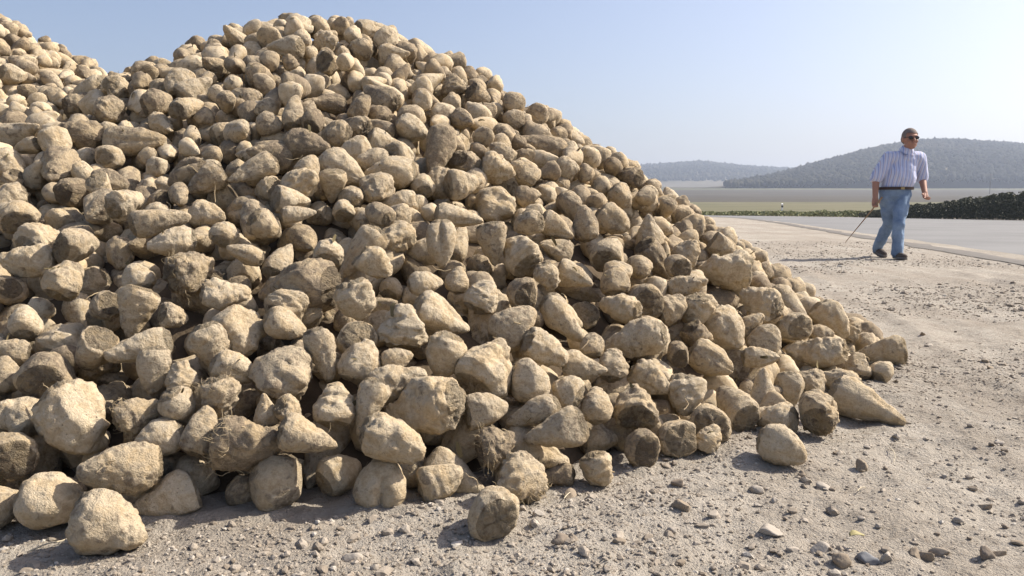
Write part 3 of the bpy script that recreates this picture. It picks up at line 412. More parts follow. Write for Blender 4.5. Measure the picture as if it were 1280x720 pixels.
-1041,2050,579,-6,-21,-12,87,73,2,-1455,1159,161,-20,-13,-7,92,58,0,-1252,971,67,2,22,12,74,41,0,-231,2093,617,-8,20,13,96,76,0,-471,1750,513,-7,-14,-19,97,67,0,-2023,2188,827,15,19,7,113,59,0,
-709,1608,400,21,12,5,78,68,2,-1421,1766,411,-15,20,-2,88,58,0,-1691,1859,573,24,-1,-5,99,56,0,230,1374,67,-14,-20,8,94,71,0,-218,1882,536,7,19,15,101,58,0,-179,1078,76,-7,13,20,85,46,4,
-1958,1782,630,-13,16,-13,83,48,0,-556,2010,661,-22,11,-3,77,81,1,-1364,1416,245,24,7,-3,90,94,1,-847,1491,334,23,8,3,89,68,0,-2101,1990,798,0,-24,6,82,52,5,-1421,1479,292,9,-16,-17,103,54,4,
-2060,2091,799,-20,10,11,87,75,2,-548,1667,471,22,12,2,89,67,0,-1164,2155,577,24,3,7,83,77,7,-1104,1251,141,20,14,5,97,63,0,-435,2310,767,-21,13,-4,97,74,1,-1583,2717,788,14,-8,-19,77,58,7,
-1427,2231,619,23,-3,-8,96,64,1,-925,1263,162,0,25,2,96,50,4,-994,1643,373,-9,16,17,77,47,0,-1714,1452,394,-21,-13,5,110,61,4,-1049,1126,71,-4,24,6,93,87,7,-36,1419,219,-25,-3,-3,95,60,5,
-1015,1613,363,10,-9,21,74,53,1,-1350,1086,112,5,20,15,97,51,0,-595,1823,540,14,-17,-13,94,65,7,-649,1421,316,19,7,15,74,47,0,565,1762,92,-24,2,-7,89,50,3,146,1155,55,-23,-10,1,74,43,0,
-448,1145,152,12,-3,22,99,52,0,-715,1329,249,-17,6,-18,87,59,1,-251,1098,127,18,-17,0,83,55,6,-288,1149,138,18,14,10,93,67,7,-817,1109,69,-23,3,-10,78,54,1,-1306,1130,77,-24,-1,-6,112,75,0,
37,1520,240,21,11,-8,83,55,7,-1058,1265,157,-19,16,0,87,52,4,-1450,1116,132,3,25,-2,96,81,2,-534,2219,745,23,-9,3,82,56,1,-1549,1723,451,-17,15,9,99,59,0,-634,936,27,0,9,23,87,63,3,
852,2147,71,-12,22,-1,114,64,0,12,1958,452,8,-21,-11,91,48,4,-1270,1217,119,-19,15,5,76,40,4,670,2116,120,-15,18,-8,130,85,4,-1520,1321,270,-10,-11,20,89,52,0,-1358,1372,230,7,19,15,95,57,5,
59,1895,411,13,21,4,74,51,6,-1692,1913,588,-13,17,12,109,71,0,-1073,1983,540,-7,22,10,86,72,2,-1356,1252,159,5,-8,-23,119,68,0,-1796,2591,885,3,20,15,104,67,4,-603,1149,147,15,17,10,87,53,3,
-220,1647,421,-12,-20,-9,82,63,7,-1663,1949,603,20,-15,4,92,76,7,-507,1508,373,-7,13,-20,99,52,0,-1540,1570,396,-23,9,-6,87,61,6,-1247,1386,227,-10,22,5,103,66,0,-1910,2170,808,-18,-7,-16,74,49,0,
-388,1743,516,22,11,-5,75,59,1,-560,1765,551,-25,-4,-2,102,64,0,111,1299,126,8,-10,-21,79,53,0,-291,2088,630,-24,8,3,78,76,1,547,1709,79,-19,3,16,79,48,0,-310,1401,291,-10,19,12,82,69,2,
-1920,2280,853,7,-19,-14,72,56,7,-493,2241,754,-23,-3,-10,80,72,1,-2000,2256,855,-24,-7,2,100,64,5,-1618,1575,453,-2,-21,-14,84,56,1,-1419,2421,699,-16,15,12,78,44,0,-1460,1475,323,20,-10,12,81,47,4,
-2126,2304,953,7,19,14,84,49,4,-1673,1703,505,-12,12,19,93,60,5,-924,2332,760,-11,22,-4,87,64,0,-276,2162,693,24,-5,3,66,48,1,-1843,1735,585,-6,21,-12,95,83,2,67,1485,233,-9,6,23,99,59,4,
-90,2382,693,-20,-8,12,86,45,4,-1516,1822,474,17,2,-18,96,65,1,-507,1740,531,15,-20,-3,77,51,1,-1399,1789,452,23,9,-4,73,42,0,91,1628,267,21,-7,-12,90,70,1,-1674,2750,845,17,9,-16,80,62,1,
-1214,1215,102,11,-22,2,69,39,0,-76,1626,398,-3,-23,-10,93,72,0,-1306,901,17,-10,-13,19,72,46,4,-387,2180,702,20,-10,-12,65,41,0,584,1707,59,10,20,10,70,57,7,-578,1532,418,-25,-4,2,85,52,0,
-1595,2457,790,-17,16,9,65,56,2,-1821,2063,735,-23,5,7,86,62,1,-1926,1969,707,-9,20,12,93,65,0,-492,2402,842,-19,-17,-2,71,50,0,189,1473,157,-13,21,5,88,54,4,-826,976,83,5,16,19,87,53,5,
-106,1507,323,-16,-19,-3,73,41,3,-1590,2096,632,-8,20,13,83,48,4,-1831,1681,552,-12,-13,18,85,57,0,-2019,2679,1030,4,14,21,77,67,2,-1728,2826,872,0,-23,9,84,63,1,-1716,2027,676,-2,-22,-11,78,50,5,
-1544,1378,288,14,-17,-13,85,45,0,300,1979,322,17,14,-11,92,64,1,3,1537,279,-10,-16,-16,91,56,3,-389,2316,780,-16,15,11,71,75,1,-625,1674,456,-25,-3,-1,81,49,4,-1242,1415,257,23,-10,-4,80,54,1,
-684,1507,357,15,-19,-6,109,63,4,-107,2154,606,24,0,-5,75,46,0,-1939,1822,652,14,19,-9,105,71,1,-787,1737,513,-4,19,16,73,62,1,-1962,2193,838,24,7,1,79,60,0,-1360,1301,202,20,10,-12,105,79,0,
-1938,1744,604,13,-11,-18,83,54,4,-1099,1115,66,-9,-21,-10,94,77,1,-572,1209,222,-11,-15,-16,78,41,0,-563,1610,455,-5,12,-21,69,52,7,-1765,1703,559,-21,-6,12,67,38,3,-1428,1377,270,-14,21,1,91,80,2,
-810,1901,584,16,-6,-18,82,67,7,-246,1973,556,5,9,-23,65,36,4,-1530,1162,206,-17,-18,-3,84,59,0,206,1781,319,23,8,-5,78,78,7,-302,1537,406,25,3,2,86,45,5,365,1937,285,-25,0,0,80,84,1,
-1761,2355,825,-16,14,13,87,64,1,321,2153,377,14,-15,-14,97,56,0,-1443,1774,442,17,-8,-16,81,42,0,-1553,1214,247,-5,21,12,86,68,1,-1666,1467,371,17,9,-16,83,46,0,-361,1264,248,18,-18,1,65,46,3,
-1649,1990,618,-21,-13,0,83,55,1,-1720,2105,720,21,5,-12,83,62,1,-1760,2700,914,16,-14,-13,101,59,5,-1474,2322,684,-4,21,13,83,44,3,-1575,2350,736,-10,22,8,65,36,0,-1613,2212,715,-18,17,4,67,49,1,
54,1422,188,-16,-11,-16,79,51,3,257,1792,267,2,22,12,80,42,0,-1587,2767,825,21,3,-14,83,69,1,-1336,1968,514,-2,21,14,74,65,2,-1887,2629,943,-10,3,23,84,50,3,-512,1288,249,4,11,22,93,63,1,
-1507,1657,402,-23,-9,4,82,67,6,-1309,1537,313,14,21,0,68,40,5,372,1408,23,20,-14,-5,97,51,4,69,2140,525,-16,18,7,107,87,1,-2186,2262,950,-19,-13,10,65,34,5,-156,1274,208,-10,21,10,81,49,0,
-447,2138,746,-18,11,-13,65,43,1,-1471,1343,272,22,7,-10,89,47,0,-317,1734,499,2,22,12,96,82,2,-1609,1383,356,14,16,-13,74,63,7,825,2834,123,-23,10,1,110,72,4,-1688,1855,611,-3,-19,-16,72,59,1,
-314,1165,167,-21,11,6,65,43,0,-748,1933,623,-20,7,14,73,57,1,-1496,1704,456,-12,-20,-8,83,44,0,-613,1614,451,-21,-12,-5,81,43,4,-4,2099,525,6,18,16,75,58,3,-569,1394,319,5,-21,-13,95,63,1,
-1292,1244,186,23,9,5,71,74,7,235,1888,352,13,-17,-13,70,51,6,-715,1383,270,15,20,1,92,69,1,594,1919,131,22,-7,-8,92,55,5,-4,1649,351,-16,18,6,90,60,6,-149,1467,263,-23,5,8,93,53,4,
-110,1822,475,-17,15,11,66,35,0,-1672,2313,746,2,15,20,106,64,3,-1593,1714,476,-17,18,-1,84,60,7,-781,934,44,-24,-6,4,67,48,0,-1391,1562,335,-6,-24,-1,88,46,0,192,1744,313,-10,-9,21,77,43,4,
-289,1622,441,-6,-17,-17,99,54,3,-167,1429,318,23,-4,-10,87,70,1,-983,1673,400,-13,20,-7,97,57,0,-1129,1748,418,-8,19,15,96,83,7,-907,1801,516,-22,12,3,91,68,1,660,1909,102,18,-14,-9,94,56,0,
-1090,1494,285,21,-14,2,78,48,0,-1861,2286,849,-12,-5,21,65,50,3,-1034,1225,133,2,-25,3,83,48,0,-511,1622,462,13,-20,-9,69,56,1,-1559,1443,333,-11,3,22,65,37,0,-757,1857,548,4,4,24,80,59,1,
-1177,1157,92,-25,1,1,65,43,0,-1862,1632,564,11,-22,-6,94,49,5,-53,2114,552,-3,24,4,84,57,1,-95,2124,584,-14,-11,17,105,81,3,-396,2032,687,-8,23,7,83,57,1,-1334,1141,120,-2,17,19,91,71,3,
-1668,2667,834,10,-21,-9,85,59,1,-418,2226,738,-25,0,2,88,48,0,-1150,1327,170,-15,20,1,77,51,7,-133,1688,431,-8,-24,-2,79,42,0,-275,1986,628,20,-6,-14,91,63,7,-1332,1811,407,6,18,17,79,59,6,
372,2033,300,21,12,-6,101,58,0,-2167,2201,912,-20,2,15,80,47,0,273,1931,339,13,-11,-19,76,40,4,-384,1493,379,25,2,-4,95,100,2,-1397,1691,426,15,17,-11,108,57,4,-1269,1085,75,-22,12,3,84,44,3,
-1400,1114,154,-23,-9,4,83,50,4,609,1745,102,-22,6,9,65,47,7,848,2075,48,-19,13,10,81,48,0,-518,1543,413,25,-5,-2,86,48,5,-1693,1812,565,-5,19,15,75,62,6,-761,2087,682,10,22,-6,71,48,1,
-776,1069,72,20,13,7,84,44,4,-226,1767,490,14,10,-18,93,88,7,-1105,1432,254,-17,-17,-8,65,45,7,-946,1099,60,12,-21,-6,82,52,4,-78,2286,667,-22,-9,9,80,42,0,-1446,2103,591,-4,-25,2,86,49,0,
-308,1284,262,10,2,23,83,59,1,-49,1805,459,-15,-20,-2,84,51,0,-709,2155,725,-3,-19,-16,88,61,1,296,1661,185,-22,8,10,91,79,2,-1024,1486,282,24,-4,-4,86,63,0,-1319,1766,432,-6,-24,-6,90,60,6,
-1409,1602,343,-23,9,6,93,49,3,-39,1954,507,-22,-6,11,75,62,1,-427,1565,432,-14,18,-10,86,62,1,-500,2295,788,-20,13,6,78,72,1,-827,1659,448,22,11,3,80,56,3,-347,1122,126,-23,-6,-9,74,44,4,
-444,1607,432,24,2,-8,88,85,1,-1379,2142,584,24,-2,-5,96,94,7,-975,1804,469,-18,17,-5,82,84,2,-890,1150,68,2,25,0,77,45,0,318,2100,352,-25,-4,3,79,56,0,-822,1208,164,-20,-11,-11,71,40,3,
-1630,2063,628,-22,-11,-3,65,34,4,-1487,1063,136,-13,21,1,67,68,7,-694,1629,456,11,-22,-1,80,73,2,-13,1769,417,-23,-9,3,79,49,4,-751,1767,525,-20,-11,-10,74,64,2,88,1742,345,-14,-20,-4,71,74,1,
-810,1807,561,-23,2,-10,69,46,1,-621,1851,589,8,15,18,84,44,0,-1522,1918,556,-1,-23,10,98,58,4,-782,1387,256,2,23,9,90,67,1,-1755,1852,629,-19,-2,-16,82,57,1,-247,2366,722,-19,-13,9,86,91,1,
107,1874,402,-7,24,1,81,73,2,-490,1580,419,10,-7,-21,79,46,0,-427,1161,179,24,-8,-2,72,53,1,-1810,2512,910,16,17,-10,73,57,0,-889,1528,342,-15,20,4,81,47,4,758,1863,26,-6,-1,24,67,57,2,
-450,2120,720,18,-17,2,78,54,0,-461,2001,656,-12,-21,-4,74,43,3,239,1814,304,4,-16,-19,69,47,7,268,1246,53,-18,-13,-11,92,48,4,186,1998,387,-9,-20,-13,83,54,4,-732,1820,519,24,0,-8,71,41,4,
-135,1526,340,-19,16,-2,89,47,5,15,2215,590,-18,15,8,102,63,3,-884,1106,58,-8,-13,-20,67,41,5,-809,1175,151,-11,18,14,71,45,4,-443,2283,791,-5,21,13,65,34,0,132,1500,223,15,-20,-4,77,71,2,
-766,1476,324,6,-24,2,78,43,4,-689,1845,578,-16,-12,15,97,70,1,444,1992,266,-17,18,-1,65,48,3,-1899,1836,657,1,-17,-18,78,54,1,-520,1953,657,-21,3,-14,68,49,0,-133,1249,173,17,10,-16,91,48,4,
-1510,2094,620,-1,-25,-5,72,75,2,-1430,1272,218,24,-4,-6,97,51,4,-441,1320,267,-20,0,-16,101,53,4,-1628,1619,459,17,-10,-15,88,48,4,504,1568,75,-9,12,20,95,79,2,-1183,1444,246,5,6,24,102,77,0,
-365,1692,483,10,-1,23,80,73,7,-702,1949,629,-23,-7,6,66,34,3,-697,1455,321,6,-14,-20,88,53,5,-1361,2025,538,24,2,-8,86,56,0,-118,1861,514,22,5,-10,81,46,0,-505,2184,749,-10,-20,-11,79,58,1,
-498,1988,645,-9,9,21,84,55,0,-1506,1213,235,-7,-15,-19,68,61,7,-1083,1538,305,-15,-18,-7,72,57,0,-742,957,56,-7,21,-12,75,63,7,-674,2066,702,-1,-16,-19,66,44,6,-182,1488,353,-21,-13,-3,68,56,0,
-705,920,63,24,-3,-5,73,52,1,-1249,1537,323,-22,-4,10,66,51,6,126,1935,421,-13,-15,-15,70,65,7,-853,1704,430,-5,-21,-12,80,52,0,-824,1513,359,14,-19,-7,77,54,7,-304,1860,576,2,24,7,96,69,0,
-384,1317,245,-14,-20,-5,69,38,0,-1289,969,80,-12,-4,-22,98,52,0,-1404,1834,458,21,9,10,68,43,4,411,1930,260,1,25,4,85,50,0,325,2246,397,0,19,-17,65,34,4,-1302,1189,109,18,16,6,75,52,0,
-1205,1657,373,4,10,23,73,49,0,-1373,2188,602,18,17,3,79,56,1,-428,1658,454,23,-9,1,82,46,4,-1013,1296,179,22,-1,12,77,78,7,381,1976,298,22,8,-9,65,69,1,51,1925,428,-20,-15,1,84,63,0,
-604,2442,821,-13,-21,0,86,61,0,15,1681,349,6,24,5,66,35,0,-1170,1036,87,-16,5,18,65,39,4,-1045,1754,432,20,-7,13,85,74,1,-209,2168,644,-9,23,-5,112,93,1,-1281,1310,182,-16,-2,-19,78,57,3,
266,2318,429,-1,-19,-17,89,76,1,131,2258,525,-24,-6,-1,84,46,0,-1413,2354,665,9,23,1,73,51,1,-1489,2082,576,12,-1,-22,73,50,1,-857,1873,556,-7,22,9,85,75,2,-1374,1155,139,13,6,20,101,53,5,
-1467,2673,739,-6,19,14,95,65,1,60,1337,104,21,11,8,101,76,6,48,1137,21,-16,-11,16,95,54,0,198,1184,24,2,24,5,113,78,1,-124,1298,176,11,21,7,116,62,0,-403,1044,46,17,-16,-9,127,97,7,
-610,1024,24,-24,0,-5,107,91,7,-42,1076,27,-13,4,-21,120,63,3,325,1484,41,-5,-22,-11,103,83,1,252,1295,24,-17,3,-18,114,60,4,366,1708,128,4,25,2,87,67,1,-148,1051,41,2,20,14,131,112,1,
-523,1082,67,-1,6,-24,105,63,4,-420,1298,206,-1,-9,23,85,49,0,-201,1228,137,-6,24,5,122,68,4,-21,1233,86,-19,-11,13,92,77,2,-560,1037,58,-21,-12,7,92,48,3,-449,1106,87,11,19,-12,135,111,7,
-929,1571,306,14,2,21,117,82,1,-602,1350,230,-7,22,9,108,75,1,198,1680,200,-23,6,7,104,60,0,-14,1368,154,17,15,-10,116,94,1,-645,1207,131,-20,-12,-10,105,55,3,-621,1051,67,10,16,17,99,66,0,
-553,1003,21,-20,-10,11,85,52,0,-436,2075,631,22,-5,10,118,90,3,101,1225,26,-17,-18,3,114,63,5,35,1230,60,-7,-17,-17,127,81,4,3,1175,45,0,17,18,114,73,4,-285,1048,36,-7,-19,-14,134,83,0,
-233,1159,97,-20,14,4,110,58,4,-431,898,18,-14,-18,-10,100,53,0,115,1377,118,-18,9,15,92,51,0,158,1516,161,-8,-24,-2,106,81,1,477,1486,23,-15,-16,-12,92,86,2,-334,1334,219,-12,-22,-2,110,58,4,
-555,1178,127,12,22,-2,112,71,0,454,1431,34,12,15,16,115,90,1,530,1615,41,-14,12,17,112,108,2,-464,1280,196,8,-22,9,105,82,0,59,1183,24,22,-8,-9,118,65,4,-519,1127,92,-22,1,-13,125,66,4,
10,1108,18,19,16,-4,103,54,0,142,1421,103,23,-7,-8,104,56,0,-428,967,24,5,25,0,116,82,1,-4,1276,96,0,-23,11,98,52,4,-495,939,27,2,17,18,91,64,7,-701,1227,134,-24,2,-8,118,72,4,
203,1433,78,-8,6,23,100,93,2,22,1352,125,18,7,16,95,64,1,4,971,19,22,10,7,97,58,0,-424,1145,112,-21,7,-12,118,92,1,-640,1310,221,11,-22,-6,92,83,2,-136,1198,117,5,-25,1,90,62,0,
649,1704,30,16,2,-19,96,87,2,147,1571,178,-23,-10,3,105,55,4,167,1320,44,3,15,-20,114,84,1,173,1649,217,-11,19,12,102,63,4,-1318,1049,68,23,-9,-6,80,47,4,-64,1166,83,11,-20,9,81,52,4,
-424,945,65,10,-20,-10,72,41,0,767,1804,15,10,4,-23,76,42,4,533,1474,17,4,21,13,74,52,6,-912,1927,548,-8,-24,2,80,56,1,-573,1186,171,24,-6,3,90,67,3,-1322,1593,331,-21,-3,13,88,64,0,
88,1162,49,18,-7,-15,88,74,2,324,1303,21,16,8,18,81,56,3,-1125,1373,227,21,13,-5,87,57,0,-95,1123,81,1,-20,-15,91,62,1,-455,1936,645,1,-16,19,97,51,4,0,1174,91,-23,-6,-8,99,59,4,
38,1254,110,-24,-7,-2,76,57,0,-769,1890,587,-16,16,11,93,49,4,332,1550,73,8,22,-7,100,60,0,466,1668,112,11,22,3,111,99,2,44,1296,127,-21,-2,13,84,64,1,-209,1963,570,-11,14,-18,93,54,5,
-1436,1567,345,-11,-14,18,90,51,5,-247,1195,173,19,-14,-8,79,45,3,241,1196,14,1,2,-25,73,39,0,-127,1741,454,-19,-12,-10,82,58,6,-428,1702,498,24,-6,-6,107,90,1,-861,1437,266,23,-4,-8,88,71,3,
242,2371,458,-4,22,-11,72,53,7,301,1349,16,17,-13,-13,90,52,5,-259,2232,695,15,19,-4,98,57,5,-571,2117,717,-19,-15,5,95,64,1,-498,1840,577,-15,16,12,88,64,1,172,1338,112,-8,-23,-3,118,106,2,
-187,1017,72,-11,17,15,107,91,2,588,1548,14,19,-2,-16,82,48,3,412,1611,134,24,-6,-6,91,95,1,-455,997,70,-8,18,15,116,80,7,-1310,1325,204,19,3,15,85,44,4,-535,2046,683,2,14,21,77,40,5,
-2,1475,242,1,25,-4,107,57,4,-397,1104,151,7,21,12,111,93,2,-941,1382,229,-24,-1,-6,88,66,1,-1960,2146,825,1,-9,-23,104,77,1,-605,1047,102,2,-24,-6,79,73,7,-1475,1440,309,-10,21,9,116,61,4,
-655,1379,283,14,2,21,113,88,3,-311,1047,91,19,8,14,91,57,4,-1325,1461,247,-4,-21,-13,79,51,0,538,1667,56,-22,4,10,72,46,0,679,1808,29,15,-9,-18,121,77,4,-1271,1707,392,10,18,-15,96,62,0,
93,1351,156,19,10,-13,104,72,1,-287,979,19,-16,19,2,80,46,5,33,1345,160,-14,18,10,72,48,6,-885,1277,182,7,-22,-11,105,66,4,137,1584,213,21,-13,-2,72,59,0,234,1450,95,-12,22,5,96,63,0,
-710,1102,102,-9,23,-2,106,56,4,-79,1307,196,16,19,5,95,50,3,617,1597,18,-23,-9,1,99,60,4,-202,1121,98,-16,-7,-17,109,84,3,-144,1173,152,-19,15,5,99,63,4,-510,1144,134,-19,16,-1,72,57,1,
-1098,2078,576,-9,-18,-15,95,53,0,-647,1160,129,6,-21,-12,96,53,4,-998,1870,503,-8,17,17,97,59,5,-81,1549,323,1,25,-2,81,61,0,-408,1030,93,-22,5,-11,82,68,7,-518,1094,134,0,-25,-1,107,56,0,
144,1894,387,-22,-11,-5,80,58,1,-118,1061,78,-13,6,20,110,116,1,-301,1513,369,-3,-24,-6,101,57,5,-1513,1474,309,6,-24,-4,96,51,4,305,1424,95,-6,17,-17,77,53,1,417,1383,21,-3,9,23,78,51,4,
361,1302,13,-6,-17,-18,77,43,4,-787,1436,319,-5,5,24,91,73,7,-95,1670,386,8,-8,-22,90,47,4,88,1204,69,-25,1,3,102,72,0,-2091,2615,1046,21,-6,-13,87,61,3,-695,1549,387,5,11,22,89,52,3,
-669,1666,445,4,8,23,85,65,7,-964,1972,581,15,-20,1,97,70,3,-41,2366,628,11,9,-21,92,61,1,531,2030,233,-11,22,7,72,47,0,-836,1127,103,24,-2,-8,77,62,1,-692,1703,453,3,19,16,92,58,4,
506,2090,248,13,21,-4,96,61,3,277,1724,220,-4,-1,25,93,59,5,354,1448,47,25,-1,-4,103,59,0,473,2033,240,-14,13,16,109,62,0,-1564,1327,281,16,12,-15,87,66,1,-114,1204,151,20,-13,-8,89,69,1,
-1680,1368,367,9,14,19,107,86,0,-1254,1605,349,-16,14,-13,72,45,0,304,1481,106,12,18,13,99,86,2,-929,2018,622,-8,18,15,92,58,4,-43,1457,256,13,21,3,87,64,1,-892,1596,386,-11,-6,-22,105,110,7,
-425,1236,215,1,18,-17,87,46,4,475,1856,185,0,-24,-6,98,70,1,-681,1169,103,-5,21,12,102,55,3,91,1139,15,19,9,-13,88,46,0,283,1443,38,6,-1,-24,114,89,1,-349,988,19,11,-21,-6,107,56,4,
333,1664,117,21,7,-12,105,63,5,-673,1112,64,17,7,17,103,65,0,-686,1559,426,5,24,-2,79,43,0,83,2322,584,-25,3,-3,79,83,7,-1500,2889,775,-18,5,16,72,76,2,30,1865,465,23,-7,7,79,52,5,
219,1482,174,-23,6,7,75,39,0,-162,1705,454,-22,-10,6,86,51,4,-1486,1795,496,-16,0,19,75,58,0,481,2184,327,-12,-17,13,72,44,3,-1676,2040,678,1,9,-23,108,63,4,-1720,1800,600,9,-2,23,70,37,0,
626,1513,13,-21,-14,-3,78,56,0,-1179,1252,176,-11,-14,-18,84,59,1,-1538,2055,649,22,12,-1,108,113,1,-1221,1809,466,23,-3,-8,80,42,5,-2013,1881,752,2,-23,-10,76,40,0,-1604,2498,818,-7,-17,17,84,63,1,
-839,2295,794,4,22,12,99,89,1,-445,2429,863,8,-14,-19,108,78,0,-744,1073,93,-24,-3,-8,79,46,5,374,2020,341,0,21,13,82,55,0,-282,1799,545,15,20,-4,69,42,5,-56,2342,671,14,20,-6,106,64,0,
-1841,2628,953,-23,11,2,75,75,1,-2055,2203,883,-11,21,-8,87,80,7,-483,2414,882,-4,5,24,79,51,0,-214,1594,407,1,-23,-10,92,65,7,-729,1613,447,-24,-8,-3,80,42,0,-1791,2277,824,23,-2,-11,85,81,1,
-1337,2141,607,-1,-25,1,79,68,7,-1497,2128,656,-19,7,15,90,52,0,235,1964,383,11,19,-13,79,56,1,-1780,1464,461,-23,-7,-7,79,72,1,492,1894,236,-18,-13,-11,101,98,7,-477,1500,406,21,-13,6,71,44,4,
-874,1197,145,18,16,8,91,82,7,-1772,2155,754,-23,-4,-9,88,90,2,381,2140,392,19,-9,-14,89,59,1,254,1472,154,0,-24,-7,85,45,5,-2258,2225,970,-4,-24,-4,76,40,0,-1540,2612,771,3,-23,-10,86,45,0,
-1382,1498,344,9,20,11,106,61,0,-571,1868,630,-15,-15,14,79,63,0,623,2769,276,-10,-22,5,88,54,5,-1765,2326,851,-17,11,14,101,53,0,-1211,1887,502,-21,13,5,88,50,4,-1474,1244,237,-25,-3,-4,61,40,4,
-1239,1240,156,20,0,-16,75,57,1,-1276,1395,269,0,-23,-10,65,66,7,-813,1572,413,2,-25,-2,75,46,4,-1183,1393,246,24,2,5,91,77,1,-1928,2822,1026,3,-24,-6,76,40,0,-658,2434,898,-24,0,8,108,72,3,
-1636,2196,762,19,14,8,76,80,7,-1980,2680,1034,23,-4,-10,78,51,0,-895,1977,635,13,18,11,96,79,2,-1923,1982,750,3,23,-8,98,55,4,-1436,2843,761,15,-20,-3,108,103,7,-1779,1841,650,6,24,3,80,62,7,
83,1922,462,25,-4,-1,83,78,1,-1299,1131,127,-18,-4,17,68,43,4,-830,2167,729,12,13,17,101,55,0,-353,1547,434,-8,8,22,95,65,1,-1116,1674,409,-14,18,11,81,43,5,-1533,1454,350,3,-21,-13,85,64,1,
-1527,2799,792,-20,-3,15,87,92,1,-1416,2456,716,-20,-15,0,90,66,6,-2185,2471,1056,18,17,5,81,60,1,-1488,1862,528,10,-15,-17,94,50,3,-1133,2113,620,-24,-6,-2,89,93,2,-1782,2626,908,-23,-2,-8,64,40,5,
-889,2280,759,22,-12,4,78,70,1,515,2071,281,-18,-16,-8,79,42,0,-32,1729,436,8,17,16,80,55,1,-1367,1088,152,18,1,-18,78,45,3,-2084,2501,1040,18,-17,3,82,86,7,-847,1757,486,-6,15,19,62,34,4,
-909,1565,367,9,-3,-23,73,45,4,-1351,1211,175,20,-15,5,73,39,0,-1112,1588,364,8,-23,-5,106,82,1,-340,1759,530,-18,-15,-10,72,56,1,-49,1277,209,2,-20,-15,83,88,1,-1262,1970,531,13,-21,-4,107,65,4,
-922,1143,100,-10,4,22,64,53,2,-1665,1963,648,-19,-14,-6,89,61,0,-1823,2375,876,4,22,11,91,66,1,-2184,2620,1096,-6,14,20,85,54,4,-1648,1740,509,-15,20,-3,85,83,1,284,2107,393,-5,24,7,79,51,4,
-745,1381,303,25,-3,3,93,80,2,-1243,1317,214,-19,-13,-9,80,47,4,-1595,1502,420,18,17,1,104,78,1,244,2037,405,-18,-3,17,108,69,0,-2114,2584,1068,-23,-2,10,74,71,2,-1300,2177,599,-6,3,24,89,78,2,
-90,2286,697,-13,-21,-7,70,37,4,-2178,2369,1011,2,25,-4,97,102,1,-1937,1767,660,24,-4,-7,84,88,7,-1646,2723,871,-3,4,24,80,56,0,-392,2270,780,1,-21,-13,70,44,0,-1872,1722,613,3,-25,2,72,43,0,
-662,1669,494,-8,19,14,77,81,2,-1365,1610,363,-20,11,9,88,52,4,-1585,1310,343,-8,-12,-21,87,92,7,-1703,1544,483,-4,24,7,88,89,2,-1426,1052,112,24,-7,-4,78,57,3,-351,2475,832,4,23,10,81,60,3,
365,2238,400,21,11,-7,87,54,0,-1169,1200,143,6,21,-13,97,81,2,-977,1706,470,4,-24,-6,75,39,4,-111,2082,608,14,-14,-15,67,71,2,-1548,2119,662,8,-22,-8,69,44,4,-612,2068,711,-6,22,10,91,48,5,
-1619,2854,863,-21,11,9,97,69,7,530,1861,177,-3,17,18,83,54,0,-1778,1579,518,-10,0,23,89,94,7,-533,2129,746,-20,15,-2,71,56,1,-20,2445,655,3,-18,-17,84,52,0,-1129,1326,215,17,11,-14,99,61,4,
-1535,1759,493,25,5,-1,93,54,4,-1495,1382,326,21,-6,-12,79,69,2,-1232,1751,447,-11,-9,-21,97,58,0,-847,1847,582,5,-19,-15,84,76,7,-591,2187,785,-24,-8,-3,95,95,2,-726,2101,709,21,-12,7,74,39,0,
37,1948,479,7,24,2,91,48,0,-224,1693,472,18,10,-14,74,52,6,680,2020,116,21,-4,-12,92,56,4,-202,1937,603,22,-5,-10,90,75,2,-679,2145,752,-1,25,-1,100,79,1,-1050,1637,399,-23,1,10,108,95,1,
-569,2431,856,-14,-20,-6,90,80,1,-1582,1603,457,-13,21,1,79,70,7,-880,2355,785,20,-14,-8,69,47,1,-1757,1918,656,-11,22,6,89,69,1,-1683,2438,833,2,24,6,73,42,4,-1448,2355,687,-5,21,13,88,62,0,
-413,2513,868,24,2,-7,76,57,1,-686,2328,846,25,1,-5,88,87,1,-1672,1738,536,-23,-9,-6,75,50,1,609,2180,243,-10,20,11,78,61,1,-1716,1467,433,25,-3,2,67,49,1,-2148,2504,1044,-18,15,7,79,61,7,
-863,1418,299,14,15,15,80,45,4,-1136,1070,95,-19,-10,-13,101,59,0,500,2220,334,18,-16,-6,69,49,7,-1603,2788,861,25,-1,3,86,45,0,-519,2393,872,13,12,-18,68,51,0,9,2496,652,20,-15,2,94,52,0,
-1048,2503,761,-5,24,-2,71,75,7,-758,1966,651,-16,-10,-16,97,62,4,-533,1898,626,15,18,8,80,42,4,-397,2424,822,4,-19,-16,76,44,4,-1459,1340,305,20,-12,-7,74,77,1,-1660,1900,610,13,19,-10,70,37,4,
-879,2500,808,19,4,16,81,54,3,-1820,1714,627,-1,23,9,65,60,7,39,1704,375,21,14,-1,61,54,2,-780,1539,396,-23,9,1,63,66,1,-249,2539,791,-9,23,0,103,70,0,-659,1914,623,-19,-13,-10,101,67,1,
-1347,1914,521,-11,-22,-1,81,58,1,-1556,1427,355,-13,17,13,65,34,0,-350,1465,386,-16,10,17,95,61,3,-631,2028,695,23,10,1,83,76,7,-635,1855,622,-2,22,-11,80,57,0,-1908,2723,992,13,14,-16,74,45,5,
358,1798,259,-18,-14,10,98,72,7,-1570,1926,584,5,-20,-14,83,44,5,-1268,1518,355,22,1,12,92,52,4,169,1943,417,15,-13,-15,72,44,4,-1907,2042,780,-16,-18,-6,61,43,3,-1950,2404,950,-4,-25,1,95,100,1,
